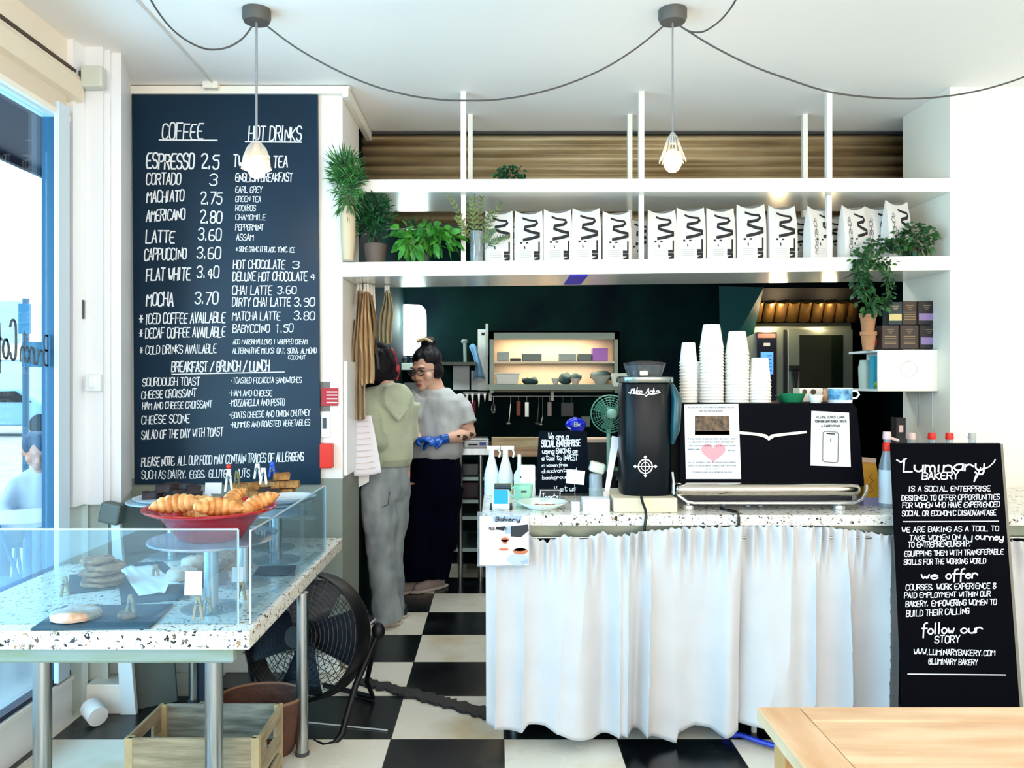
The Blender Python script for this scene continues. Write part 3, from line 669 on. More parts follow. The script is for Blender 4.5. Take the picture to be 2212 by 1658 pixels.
# red bowl
zr, z0 = PZ(1093, 2.78), PZ(1163, 2.78)+.004
bw = thing('red_bowl', 'wide glossy red bowl full of croissants on the front cake stand', 'bowl', (x1, 2.78, z0))
pr = [(.0, z0), (.105, z0), (.108, z0+.005), (.135, z0+.04), (.19, z0+.095), (.212, zr-.012), (.222, zr-.004), (.224, zr), (.216, zr), (.205, zr-.010), (.18, z0+.092), (.125, z0+.04), (.0, z0+.012)]
obj('bowl', MB().lathe(pr, 56, (x1, 2.78, 0), cap=False), mat('red_enamel', '#c20c22', .14, coat=.6), bw, smooth=60)
CR = mat('croissant_crust', '#efbd78', .5, var=.5, scale=22, col2='#bf7430', bump=.3, bscale=60)
def croissant(c, L, r, rz, tilt=0, bend=.5, roll=0):
    m = MB(); n = 57; pts = []; rad = []
    for i in range(n):
        u = i/(n-1)*2-1; a = u*bend*1.5
        x = math.sin(a)/(bend*1.5)*L/2; y = -(1-math.cos(a))*L*.5/(bend*1.5)
        pts.append(Vector((x, y, 0))); seg = 1+.20*(abs(math.sin((u+1)*3.5*PI))-.5)
        rad.append(r*max(.18, (1-abs(u)**2.6)**.75)*seg)
    m.tube(pts, rad, 14); M = Matrix.Translation(c) @ Matrix.Rotation(rz, 4, 'Z') @ Matrix.Rotation(tilt, 4, 'Y') @ Matrix.Rotation(roll, 4, 'X'); return m.xf(M)
def cro(px, py, D, L, r, rz, tilt, label, bend=.5, roll=0, mt=None):
    o = obj('croissant', croissant(P(px, py, D), L, r, rz, tilt, bend, roll), mt or CR, smooth=1); tag(o, label, 'croissant', 'croissants in the red bowl'); return o
cro(382, 1087, 2.72, .175, .030, .1, -.1, 'browned croissant at the left end of the red bowl', .45)
cro(470, 1093, 2.66, .18, .029, .5, .1, 'pale golden croissant at the front middle of the red bowl', .6)
cro(556, 1085, 2.76, .155, .026, .7, -.35, 'croissant with a raised tip at the right of the red bowl', .5)
cro(500, 1080, 2.82, .14, .027, 1.4, -.5, 'croissant standing on end in the middle of the red bowl', .5)
cro(440, 1086, 2.88, .16, .026, -.2, .05, 'croissant lying at the back of the red bowl', .5)
cro(432, 1102, 2.74, .18, .033, -.5, .0, 'croissant buried low in the red bowl under the others', .5)
cro(520, 1102, 2.80, .18, .033, .2, .0, 'croissant buried low at the right inside the red bowl', .5)

# ---- brownies & flapjacks with pegs on the rear stands
BR = mat('brownie', '#2a1518', .6, var=.5, scale=30, col2='#120a10', bump=.5, bscale=50)
FJ = mat('flapjack', '#b9803c', .6, var=.5, scale=40, col2='#7a4a20', bump=.5, bscale=70)
def lump(c, size, rz, mt, name, label, cat, group, rough=.15):
    m = MB(); st = 0; m.obox((0,0,0), size)
    import bmesh
    bm = bmesh.new(); vs = [bm.verts.new(v) for v in m.v]; [bm.faces.new([vs[i] for i in f]) for f in m.f]
    bmesh.ops.subdivide_edges(bm, edges=bm.edges[:], cuts=3, use_grid_fill=True)
    sd = random.random()*50
    q = MB(); s = min(size)
    for v in bm.verts:
        n_ = noise.noise(v.co*28+Vector((sd, sd, sd)))
        v.co += v.co.normalized()*n_*s*rough*1.5
    bm.verts.index_update(); q.v = [v.co.copy() for v in bm.verts]; q.f = [[v.index for v in f.verts] for f in bm.faces]; q.mi = [0]*len(q.f); bm.free()
    q.xf(Matrix.Translation(c) @ Matrix.Rotation(rz, 4, 'Z')); o = obj(name, q, mt, smooth=60); return tag(o, label, cat, group)
zb4 = PZ(1082, 3.78)+.004
zb5 = PZ(1080, 3.60)+.004
obj_pl = MB().lathe([(.0, zb5), (.15, zb5), (.165, zb5+.012), (.158, zb5+.012), (.14, zb5+.006), (0, zb5+.006)], 40, (x5, 3.60, 0))
o = obj('plate', obj_pl, mat('plate_white', '#dfe8ee', .25), smooth=50); tag(o, 'pale plate under the dark brownies on the rear cake stand', 'plate', 'plates on the rear cake stands')
o = obj('plate', MB().lathe([(.0, zb4), (.16, zb4), (.175, zb4+.012), (.168, zb4+.012), (.15, zb4+.006), (0, zb4+.006)], 40, (x4, 3.78, 0)), mat('plate_white', '#dfe8ee', .25), smooth=50); tag(o, 'white plate under the flapjacks on the rear cake stand', 'plate', 'plates on the rear cake stands')
k = 0
for (px, py, rz) in ((322, 1066, .3), (342, 1064, 1.0), (362, 1062, .1), (384, 1061, .7), (404, 1063, 1.3), (424, 1065, .2), (352, 1050, .4), (374, 1046, .9), (398, 1048, 0), (418, 1052, .6)):
    lump(P(px, py+4, 3.57+.02*(k % 3)), (.055, .05, .034), rz, BR, 'brownie', 'dark chocolate brownie heaped on the left rear cake stand', 'brownie', 'brownies on the left rear stand'); k += 1
for (px, py, rz, l) in ((524, 1050, .1, .09), (556, 1048, .6, .085), (588, 1047, -.2, .09), (622, 1045, .1, .10), (545, 1064, .2, .09), (612, 1062, -.1, .1), (576, 1066, .5, .09), (608, 1028, .4, .07)):
    lump(P(px, py, 3.72), (l, .045, .032), rz, FJ, 'flapjack', 'golden flapjack bar piled on the right rear cake stand', 'flapjack', 'flapjacks on the right rear stand', .12)
for (px, py) in ((572, 1058), (590, 1062)):
    lump(P(px, py, 3.66), (.05, .04, .025), .3, BR, 'brownie', 'dark brownie tucked among the flapjacks on the right rear stand', 'brownie', 'brownies among the flapjacks')
def peg(px, py, D, col, label, h=.07, w=.03, extra=None):
    if py > 1045: h += .02
    x, z = PX(px, D), PZ(py, D); t = thing('clip_peg', label, 'peg', (x, D, z), 'price pegs on the cakes')
    m = MB(); m.obox((x-w*.3, D, z+h*.5), (.009, .012, h), 0, 0, .13).obox((x+w*.3, D, z+h*.5), (.009, .012, h), 0, 0, -.13)
    obj('jaw', m, col, t, bev=.002)
    obj('spring', MB().ring((x, D-.008, z+h*.62), .007, .0022, n=12), mat('spring_steel', '#9aa0a5', .3, 1), t)
    if extra: obj('knob', MB().ell((x, D, z+h*1.08), (.012, .01, .012), 10, 8), extra, t, smooth=1)
WPEG = mat('white_plastic2', '#f8fbff', .3); NPEG = mat('wooden_peg', '#b8a184', .6)
peg(494, 1062, 3.66, WPEG, 'white clip peg with red knob beside the flapjacks', .085, .03, mat('bright_red', '#e0260c', .4))
peg(512, 1062, 3.7, mat('olive_peg', '#7d7a4a', .5), 'olive clip peg beside the flapjacks', .075)
peg(556, 1034, 3.7, WPEG, 'white clip peg standing tall on the flapjacks', .07)
peg(569, 1046, 3.62, WPEG, 'short white clip peg at the front of the flapjacks', .055)
peg(588, 1030, 3.7, mat('blue_peg', '#1550c8', .4), 'blue clip peg behind the flapjacks', .055, .03, mat('blue_peg', '#1550c8', .4))
o = obj('price_card', MB().obox(P(461, 1054, 3.7), (.075, .003, .05), 0, -.15), PAPER); tag(o, 'blank white price card between the brownies and flapjacks', 'price card', 'price cards')
o = obj('plate', MB().lathe([(.0, 0), (.10, 0), (.115, .012), (.108, .012), (.09, .005), (0, .005)], 40, (PX(625, 3.5), 3.5, PZ(1076, 3.5))), mat('plate_white', '#dfe8ee', .25), smooth=50); tag(o, 'empty white plate to the right of the red bowl', 'plate')
o = obj('price_card', MB().obox((PX(627, 3.68), 3.68, zb4+.022), (.065, .05, .004), .2, .2), PAPER); tag(o, 'small white card lying at the right end of the flapjacks', 'price card', 'price cards')

# ---- on the table under the glass
def slate(pts, label, th=.007, z=ZT):
    D = lambda py: (HC-z-th)*F/(py-CY)
    poly = [(PX(px, D(py)), D(py)) for px, py in pts]
    o = obj('slate_board', MB().plan(poly, z+.0005, z+th), SLATE, bev=.001); return tag(o, label, 'serving board', 'slate boards on the terrazzo table')
slate([(66, 1357), (138, 1307), (375, 1303), (323, 1354)], 'slate board in the front left corner of the table carrying one big cookie')
slate([(250, 1216), (352, 1212), (410, 1262), (408, 1290), (262, 1302)], 'slate board in the middle of the table with white paper on it')
slate([(146, 1280), (150, 1240), (245, 1236), (250, 1268)], 'slate board under the stacked cookies near the window')
slate([(400, 1268), (410, 1238), (492, 1234), (500, 1262)], 'slate board at the middle right of the table under the pastries')
slate([(545, 1242), (560, 1222), (640, 1220), (636, 1240)], 'small slate board near the right glass guard')
def zd(py, z): return (HC-z)*F/(py-CY)
pp_ = MB(); st = [(255, 1226), (330, 1222), (412, 1276), (300, 1287)]
nu = 14; g = []
for i in range(nu+1):
    for j in range(nu+1):
        u, v = i/nu, j/nu
        px = (st[0][0]*(1-u)+st[1][0]*u)*(1-v)+(st[3][0]*(1-u)+st[2][0]*u)*v; py = (st[0][1]*(1-u)+st[1][1]*u)*(1-v)+(st[3][1]*(1-u)+st[2][1]*u)*v
        D = zd(py, ZT+.01); g.append((PX(px, D), D, ZT+.012+.012*abs(noise.noise(Vector((u*4, v*4, 0))))+(.03 if v > .8 and u > .5 else 0)*(v-.8)*5))
pp_.add(g, [(i*(nu+1)+j, (i+1)*(nu+1)+j, (i+1)*(nu+1)+j+1, i*(nu+1)+j+1) for i in range(nu) for j in range(nu)])
o = obj('paper_sheet', pp_, PAPER, smooth=1); o.modifiers.new('s', 'SOLIDIFY').thickness = .001; tag(o, 'crumpled white paper lying on the middle slate board', 'paper')
CK = mat('cookie', '#b98a66', .7, var=.5, scale=40, col2='#7c5440', bump=.6, bscale=50); CK2 = mat('iced_cookie', '#c9966e', .55, var=.8, scale=14, col2='#f2dfd4', bump=.4, bscale=50)
def cookie(c, r, h, mt, label, group, tilt=0, name='cookie'):
    n = 36; sd = random.random()*40; rings = []
    for rr, z in ((.02, h), (.4, h*1.02), (.75, h*.95), (.93, h*.8), (1, h*.45), (.97, h*.1), (.85, 0), (.02, 0)):
        rings.append([Vector((rr*r*(1+.05*noise.noise(Vector((3*math.cos(t), 3*math.sin(t), sd))))*math.cos(t), rr*r*(1+.05*noise.noise(Vector((3*math.cos(t), 3*math.sin(t), sd))))*math.sin(t), z+(.006*noise.noise(Vector((rr*4*math.cos(t), rr*4*math.sin(t), sd+9))) if z > h*.5 else 0))) for t in [2*PI*k/n for k in range(n)]])
    m = MB().loft(rings); m.xf(Matrix.Translation(c) @ Matrix.Rotation(tilt, 4, 'Y'))
    o = obj(name, m, mt, smooth=1); return tag(o, label, 'cookie' if name == 'cookie' else 'pastry', group)
D = zd(1345, ZT+.008); cookie((PX(143, D-.0), D+.06, ZT+.008), .078, .028, CK2, 'large round cookie with white icing and red crumbs on the front slate', 'cookies under the glass')
Dc = zd(1268, ZT+.008)
for q in range(5):
    cookie((PX((205, 210, 203, 213, 196)[q], Dc)+0*q, Dc+.05, ZT+.008+q*.021), .075 if q < 4 else .06, .019, CK, ('lowest', 'second lowest', 'middle', 'second highest', 'topmost')[q]+' cookie in the stack on the slate near the window', 'stacked cookies', (.0, .05, -.05, .08, -.02)[q])
cookie((PX(385, zd(1255, ZT+.01)), zd(1255, ZT+.01)+.04, ZT+.01), .06, .04, CK2, 'iced bun on the white paper at its right end', 'iced buns', 0, 'iced_bun')
cookie((PX(408, zd(1240, ZT+.01)), zd(1240, ZT+.01)+.05, ZT+.01), .05, .06, CK2, 'tall iced bun behind the white paper', 'iced buns', 0, 'iced_bun')
cookie((PX(446, zd(1236, ZT+.01)), zd(1236, ZT+.01)+.05, ZT+.01), .06, .05, CK, 'brown bun beside the first steel post', 'iced buns', 0, 'iced_bun')
cookie((PX(480, zd(1228, ZT+.01)), zd(1228, ZT+.01)+.06, ZT+.01), .06, .06, CK, 'brown bun just behind the first steel post', 'iced buns', 0, 'iced_bun')
def tagpeg(px, py, label, h=.05, card=None):
    D = zd(py, ZT+.008); x = PX(px, D); t = thing('wooden_peg', label, 'peg', (x, D, ZT+.008), 'wooden pegs standing on the table')
    m = MB().obox((x-.008, D, ZT+.008+h/2), (.008, .012, h), 0, 0, .16).obox((x+.008, D, ZT+.008+h/2), (.008, .012, h), 0, 0, -.16)
    obj('jaw', m, NPEG, t, bev=.001); obj('spring', MB().ring((x, D-.008, ZT+.01+h*.6), .006, .002, n=12), mat('spring_steel', '#9aa0a5', .3, 1), t)
    if card: obj('card', MB().obox((x-.01, D-.014, ZT+.012+h+card[1]*.4), (card[0], .002, card[1]), 0, -.1), PAPER, t)
tagpeg(282, 1333, 'wooden peg beside the big cookie on the front slate', .075)
cookie((PX(268, zd(1336, ZT+.01)), zd(1336, ZT+.01)+.02, ZT+.008), .03, .02, CK, 'small broken biscuit beside the peg on the front slate', 'cookies under the glass')
tagpeg(140, 1287, 'wooden peg left of the cookie stack', .07)
tagpeg(236, 1250, 'wooden peg right of the cookie stack', .085)
tagpeg(428, 1340, 'wooden peg holding a white card by the first steel post', .09, (.055, .075))
tagpeg(448, 1322, 'short wooden peg in front of the first steel post', .05)
tagpeg(522, 1296, 'wooden peg at the right corner behind the front glass', .07, (.04, .05))
tagpeg(336, 1246, 'thin wooden peg on the middle slate board', .05)

# ================================================================== crate, basket, fan, A-board below the table
c0, c1 = 2.72, 3.02; zc = .28; xl = PX(268, c0); xr = PX(560, c0)
ct = thing('wooden_crate', 'weathered wooden crate with hand holes on the floor under the table', 'crate', ((xl+xr)/2, (c0+c1)/2, 0))
CW = mat('crate_wood', '#a8997c', .7, var=.5, scale=5, stretch=(1, 1, 8), col2='#7f7258', bump=.4, bscale=12); t_ = .012
f = MB().box(xl+.01, xr-.01, c0, c0+t_, .15, zc).box(xl+.01, xr-.01, c0, c0+t_, .01, .125); obj('front_slats', f, CW, ct, bev=.002)
f = MB().box(xl+.01, xr-.01, c1-t_, c1, .15, zc).box(xl+.01, xr-.01, c1-t_, c1, .01, .125); obj('back_slats', f, mat('crate_wood_grey', '#8f938a', .75, var=.4, scale=6, stretch=(1, 1, 8), col2='#5e6258'), ct, bev=.002)
for xa_, nm in ((xl, 0), (xr-t_, 1)):
    f = MB().box(xa_, xa_+t_, c0+.02, c1-.02, .235, zc).box(xa_, xa_+t_, c0+.02, c1-.02, .13, .19).box(xa_, xa_+t_, c0+.02, c0+.09, .19, .235).box(xa_, xa_+t_, c1-.09, c1-.02, .19, .235).box(xa_, xa_+t_, c0+.02, c1-.02, .01, .105)
    obj('end_slats', f, CW, ct, bev=.002)
f = MB()
for xx in (xl, xr-.028):
    for yy_ in (c0-.002, c1-.026): f.box(xx, xx+.028, yy_, yy_+.028, 0, zc)
obj('corner_post', f, mat('crate_post', '#c2ae84', .65, var=.3, scale=6), ct, bev=.002)
obj('base', MB().box(xl+.02, xr-.02, c0+.012, c1-.012, .01, .022), CW, ct)
obj('divider', MB().box(xl+.1, xr-.02, (c0+c1)/2-.005, (c0+c1)/2+.005, .022, .19), mat('crate_wood_grey', '#8f938a', .75), ct)
o = obj('folded_label', MB().obox((xl+.13, 2.86, .10), (.09, .12, .004), .5, .3, .5), PAPER); tag(o, 'crumpled white label lying inside the wooden crate', 'label')
# brown tub behind the crate
bx, by = PX(560, 3.2), 3.24
bt = thing('wicker_basket', 'round rust brown basket behind the wooden crate', 'basket', (bx, by, 0))
pr = [(.0, .0), (.12, 0), (.145, .06), (.16, .14), (.168, .22), (.172, .262), (.162, .265), (.155, .2), (.13, .06), (0, .02)]
m = MB().lathe(pr, 40, (0, 0, 0), cap=False)
for v in m.v: v.x *= 1.0; v.y *= .8; 
m.xf(Matrix.Translation((bx, by, 0)) @ Matrix.Scale(.84, 4, (0, 0, 1))); obj('body', m, mat('rust_brown', '#573628', .7, var=.5, scale=14, col2='#4a2c20', bump=.5, bscale=60), bt, smooth=50)
rm = MB().tube([(bx+.167*math.cos(a), by+.134*math.sin(a), .222) for a in [2*PI*i/36 for i in range(36)]], .007, 6, False, True); obj('rim', rm, mat('rim_brown', '#7d5a44', .5), bt, smooth=1)
# drum fan
FD = 3.50; fc = Vector((PX(664, FD), FD, PZ(1372, FD))); ax = Vector((-.26, -.93, .24)).normalized()
fn = thing('drum_fan', 'large black drum fan on a tubular stand on the floor behind the table leg', 'fan', (fc.x, fc.y, 0))
FB = mat('fan_black', '#05070d', .45, spec=.3); FM = mat('fan_wire', '#181d24', .4, .5)
def rot_to(a): return a.to_track_quat('Z', 'Y').to_matrix().to_4x4()
RM = Matrix.Translation(fc) @ rot_to(ax); R = .262
dr = MB().lathe([(R, -.07), (R+.006, -.06), (R+.006, .06), (R, .07), (R-.008, .06), (R-.008, -.06)], 56, cap=False)
dr.loft([[Vector((R*math.cos(2*PI*k/56), R*math.sin(2*PI*k/56), z)) for k in range(56)] for z in (-.07, -.07)], False); dr.xf(RM)
obj('drum', dr, FB, fn, smooth=1)
for zf, nm in ((.075, 'front_guard'), (-.075, 'rear_guard')):
    gd = MB()
    for i in range(1, 15): gd.tube([(R*i/14*math.cos(2*PI*k/40), R*i/14*math.sin(2*PI*k/40), zf+.03*math.copysign(1-(i/14)**2, zf)) for k in range(40)], .0014, 3, False, True)
    for i in range(28):
        a = 2*PI*i/28; gd.tube([(R*q*math.cos(a+.25*q), R*q*math.sin(a+.25*q), zf+.032*math.copysign(1-q*q, zf)) for q in (.15, .4, .7, 1)], .0016, 3)
    gd.xf(RM); obj(nm, gd, FM, fn)
hb = MB().lathe([(.0, .118), (.045, .116), (.05, .10), (.0, .10)], 28).xf(RM); obj('centre_badge', hb, mat('fan_badge', '#0c1016', .6), fn, smooth=1)
bl = MB()
for k in range(4):
    a0 = k*PI/2; rings = []
    for r_ in (.04, .12, .19, .235):
        wd = .05+.09*r_/.235; tw = .6-.25*r_/.235
        rings.append([Vector((r_, s*wd*math.cos(tw), s*wd*math.sin(tw)+o_)) for s, o_ in ((-1, 0), (1, 0), (1, .003), (-1, .003))])
    st = len(bl.v); bl.loft(rings); bl.xf(Matrix.Rotation(a0, 4, 'Z'), st)
bl.xf(RM); obj('blade', bl, mat('fan_blade', '#141c28', .45), fn)
obj('motor', MB().lathe([(.0, -.09), (.06, -.09), (.065, .03), (.0, .04)], 28).xf(RM), FB, fn, smooth=1)
# tubular stand: U loops left and right joined along the floor
xs, xe = PX(780, 3.42), PX(548, 3.6); pv = fc.z+.02
def sp(px, py, D): return P(px, py, D)
rt = MB().tube([fc+Vector((R+.03, .06, .0))+Vector((-.0,0,-.02)), P(768, 1480, 3.40), P(738, 1585, 3.34), P(722, 1606, 3.32), (P(700, 1612, 3.3)).xyz, P(660, 1596, 3.38)], .0135, 10)
obj('stand_front_tube', rt, FB, fn, smooth=1)
obj('stand_rear_tube', MB().tube([fc+Vector((R+.03, .08, 0)), P(792, 1470, 3.72), Vector((PX(806, 3.75), 3.75, .016)), Vector((PX(700, 3.9), 3.9, .016))], .012, 10), FB, fn, smooth=1)
obj('stand_left_tube', MB().tube([fc+Vector((-R*.93, .05, -.02)), P(540, 1440, 3.6), Vector((PX(556, 3.55), 3.55, .014)), Vector((PX(640, 3.33), 3.33, .014))], .011, 10), FB, fn, smooth=1)
obj('pivot_knob', MB().ell(fc+Vector((R+.035, .06, 0)), (.03, .025, .04), 12, 8), FB, fn, smooth=1)
obj('power_cord', MB().tube([fc+Vector((0, .15, -.2)), (fc.x-.1, 3.8, .02), (fc.x-.3, 3.85, .006), (fc.x-.6, 3.9, .006)], .004, 6), BLACK, fn)
o = obj('plastic_strip', MB().obox((PX(735, 3.45), 3.47, .004), (.42, .004, .005), -.22), mat('light_grey_line', '#b9c3c9', .4)); tag(o, 'thin pale strip lying on the black tile under the drum fan', 'strip')
# A-frame board folded against the pier, seen from the side
as_ = thing('a_frame_sign', 'grey green slatted A-frame board with pale edge standing behind the table', 'sign', (PX(300, 3.62), 3.62, 0))
AG = mat('aboard_grey', '#62706e', .6, var=.2, scale=5)
def slab(p, q, r, s, th, m):   # quad slab from four points, thickness along y
    v = [Vector(p), Vector(q), Vector(r), Vector(s)]; w_ = [a+Vector((0, th, 0)) for a in v]
    return m.add(v+w_, [(0,1,2,3),(7,6,5,4)]+[(i, 4+i, 4+(i+1) % 4, (i+1) % 4) for i in range(4)])
Da = 3.62
for k in range(4):
    z1_, z0_ = .93-k*.235, .93-k*.235-.225
    def X_(z, side): # edges of the leaning panel
        t = 1-z/.93; return (PX(248+22*t, Da) if side == 0 else PX(325+35*t, Da))
    m = MB(); slab((X_(z0_, 0), Da, z0_), (X_(z0_, 1), Da+.12, z0_), (X_(z1_, 1), Da+.12, z1_), (X_(z1_, 0), Da, z1_), .014, m)
    obj('slat', m, AG, as_, bev=.002)
m = MB().prism([(PX(262, Da-.02), 0), (PX(296, Da-.02), 0), (PX(258, Da-.02), .90), (PX(240, Da-.02), .90)], Da-.03, Da-.005)
obj('side_leg', m, mat('pale_edge', '#dfeaee', .5), as_, bev=.002)
m = MB().obox(P(243, 1107, 3.58), (.09, .07, .09), 0, 0, .2); obj('hinge_cap', m, mat('taupe_block', '#59605c', .6), as_, bev=.01)
o = obj('floor_box', MB().box(PX(424, 3.76), PX(446, 3.76), 3.74, 3.80, 0, .32), mat('dark_navy_block', '#0a2036', .4)); tag(o, 'dark navy upright box beside the rear table leg', 'box')
# white plug-like roll
rl = thing('paper_roll', 'white paper roll lying on the floor by the corner baseboard', 'roll', (PX(203, 3.5), 3.5, 0))
m = MB().tube([(PX(190, 3.5), 3.52, .062), (PX(222, 3.5), 3.46, .045)], .042, 24); obj('roll', m, mat('roll_white', '#f4f6f8', .8), rl, smooth=1)
obj('core', MB().tube([(PX(186, 3.5), 3.53, .063), (PX(190.5, 3.5), 3.52, .061)], .018, 14), mat('core_grey', '#8d9498', .8), rl)
# ragged black rubber strip across the aisle
random.seed(11); m = MB(); N = 46; A = Vector((PX(780, 3.98), 3.98)); B = Vector((PX(1075, 3.56), 3.56)); dv = (B-A).normalized(); nv = Vector((-dv.y, dv.x)); up_ = []; lo_ = []
for i in range(N+1):
    p = A+(B-A)*i/N; wv = .075*(1+.25*i/N)
    up_.append(p+nv*(wv*.5+random.uniform(-.014, .014))); lo_.append(p-nv*(wv*.5+random.uniform(-.014, .014)))
poly = [(p.x, p.y) for p in lo_]+[(p.x, p.y) for p in reversed(up_)]
V = [(p.x, p.y, .002) for p in lo_]+[(p.x, p.y, .002) for p in up_]+[(p.x, p.y, .014) for p in lo_]+[(p.x, p.y, .014) for p in up_]; n1 = N+1; Fs = []
for i in range(N):
    Fs += [(2*n1+i, 2*n1+i+1, 3*n1+i+1, 3*n1+i), (i, n1+i, n1+i+1, i+1), (i, i+1, 2*n1+i+1, 2*n1+i), (n1+i+1, n1+i, 3*n1+i, 3*n1+i+1)]
o = obj('rubber_mat_strip', m.add(V, Fs), mat('rubber_black', '#0d1014', .6, bump=.4, bscale=80)); tag(o, 'ragged black rubber strip lying across the aisle tiles', 'mat')
# ================================================================== counter
CF, CB = 3.30, W1-.006; ZCt = PZ(1112, CF); CXL = PX(1040, CF)
ct = thing('service_counter', 'long terrazzo topped service counter in front of the kitchen opening', 'counter', (1.6, 3.7, 0))
obj('counter_top', MB().box(CXL, 4.3, CF, CB, ZCt-.044, ZCt), TERR, ct, bev=.004)
obj('apron', MB().box(CXL+.06, 4.3, CF+.03, CF+.05, ZCt-.10, ZCt-.044), mat('grey_green_steel', '#a5a99a', .3, .6, var=.3, scale=2, stretch=(1, 1, 8), col2='#7d8272'), ct)
obj('carcass', MB().box(CXL+.10, 4.3, CF+.16, CB-.01, .10, ZCt-.044), mat('dark_carcass', '#14181c', .6), ct)
for x in (CXL+.14, 1.02, 1.9, 3.2): obj('leg', MB().tube([(x, CF+.2, 0), (x, CF+.2, .12)], .022, 12), STEEL, ct, smooth=1)
obj('curtain_rod', MB().tube([(CXL+.03, CF-.0+.015, ZCt-.095), (4.2, CF+.015, ZCt-.095)], .006, 8), STEEL, ct)
# gathered curtains
LINEN = mat('white_linen', '#cdccce', .85, var=.04, scale=6, bump=.15, bscale=25, sheen=.2)
def interp(tab, x):
    if x <= tab[0][0]: return tab[0][1]
    for (a, b), (c, d) in zip(tab, tab[1:]):
        if x <= c: return b+(d-b)*(x-a)/(c-a)
    return tab[-1][1]
def curtain(x0, x1, top, hem, D, label, seed, gather=lambda px: 1.0, drift=None, wrap=0, amp=.035):
    rnd = random.Random(seed); NX = 420; NZ = 44
    freqs = [(rnd.uniform(14, 20), rnd.uniform(0, 6.28), 1), (rnd.uniform(24, 33), rnd.uniform(0, 6.28), .55), (rnd.uniform(7, 9), rnd.uniform(0, 6.28), .8)]
    V = []
    for j in range(NZ+1):
        v = j/NZ
        for i in range(NX+1):
            u = i/NX; px = x0+(x1-x0)*u; X = PX(px, D)
            zt, zh = PZ(interp(top, px), D), PZ(interp(hem, px), D); z = zt+(zh-zt)*v
            warpx = X*1.0+.06*noise.noise(Vector((X*3, seed, 0)))+ (drift(px)*v if drift else 0)*0
            low = sum(a*math.sin(warpx*f+p+.25*v) for f, p, a in freqs)
            low = (2*abs(math.sin(low*1.1+.9*math.sin(warpx*5+seed)))**.8-1)*amp*.8*(.2+.8*min(1, v*1.5))*gather(px)
            hi = .016*math.sin(X*120+2*noise.noise(Vector((X*9, seed, 1)))*3)*math.exp(-((v-.05)/.13)**2)*gather(px)
            hi += .006*math.sin(X*210)*math.exp(-(v/.03)**2)
            wr = .006*noise.noise(Vector((X*12, z*9, seed)))*(.3+v)
            zz = z+(.003*math.sin(X*230+seed) if j == 0 else 0)
            xx = X+(drift(px)*v*v if drift else 0)+.012*math.sin(warpx*17+1.5)*v*gather(px)
            V.append((xx, D+low+hi+wr-.012*v+ .0, max(zz, .012)))
    F_ = [(j*(NX+1)+i, j*(NX+1)+i+1, (j+1)*(NX+1)+i+1, (j+1)*(NX+1)+i) for j in range(NZ) for i in range(NX)]
    o = obj('counter_curtain', MB().add(V, F_), LINEN, smooth=1); so = o.modifiers.new('s', 'SOLIDIFY'); so.thickness = .002; so.offset = 0
    return tag(o, label, 'curtain', 'curtains hung under the counter')
DC = CF-.035
g1 = lambda px: .35+.65*min(1, max(0, (px-1080)/220))
curtain(1049, 1602, [(1047, 1162), (1145, 1158), (1180, 1170), (1220, 1154), (1258, 1164), (1300, 1150), (1330, 1158), (1400, 1146), (1480, 1140), (1602, 1136)],
        [(1047, 1560), (1080, 1575), (1125, 1577), (1143, 1562), (1180, 1563), (1230, 1588), (1275, 1594), (1340, 1580), (1390, 1578), (1430, 1598), (1457, 1608), (1461, 1586), (1500, 1572), (1540, 1576), (1570, 1590), (1602, 1582)], DC, 'white linen curtain gathered under the left half of the counter', 3, g1, lambda px: 0, 0, .055)
curtain(1590, 1952, [(1590, 1136), (1700, 1134), (1800, 1140), (1880, 1150), (1952, 1158)], [(1590, 1560), (1700, 1563), (1800, 1560), (1952, 1566)], DC+.03, 'white linen curtain gathered under the counter left of the leaning sign', 8, lambda px: 1, None, 0, .055)
curtain(1958, 3290, [(1958, 1160), (2212, 1168), (3290, 1166)], [(1958, 1566), (3290, 1570)], DC+.035, 'white linen curtain under the counter behind and right of the leaning sign', 15, lambda px: 1, None, 0, .035)
# things glimpsed under the counter
o = obj('blue_hose', MB().tube([P(1560, 1592, 3.36)+Vector((0, 0, .0)), Vector((PX(1600, 3.34), 3.34, .012)), Vector((PX(1640, 3.28), 3.28, .012)), Vector((PX(1690, 3.22), 3.22, .012)), Vector((PX(1760, 3.2), 3.2, .012))], .011, 8), mat('hose_blue', '#1b2fb0', .35), smooth=1); o.location.z = max(o.location.z, 0); tag(o, 'blue water hose lying on the floor under the counter', 'hose')
mc = thing('waste_pump', 'small black pump box with a pale foot under the counter', 'pump', (PX(1645, 3.45), 3.45, 0))
obj('case', MB().box(PX(1600, 3.4), PX(1690, 3.4), 3.40, 3.52, .03, .14), BLACK, mc, bev=.01)
obj('foot', MB().tube([(PX(1632, 3.4), 3.42, 0), (PX(1632, 3.4), 3.42, .05)], .012, 10), WHITEW, mc); obj('foot', MB().tube([(PX(1672, 3.4), 3.5, 0), (PX(1672, 3.4), 3.5, .05)], .012, 10), WHITEW, mc)

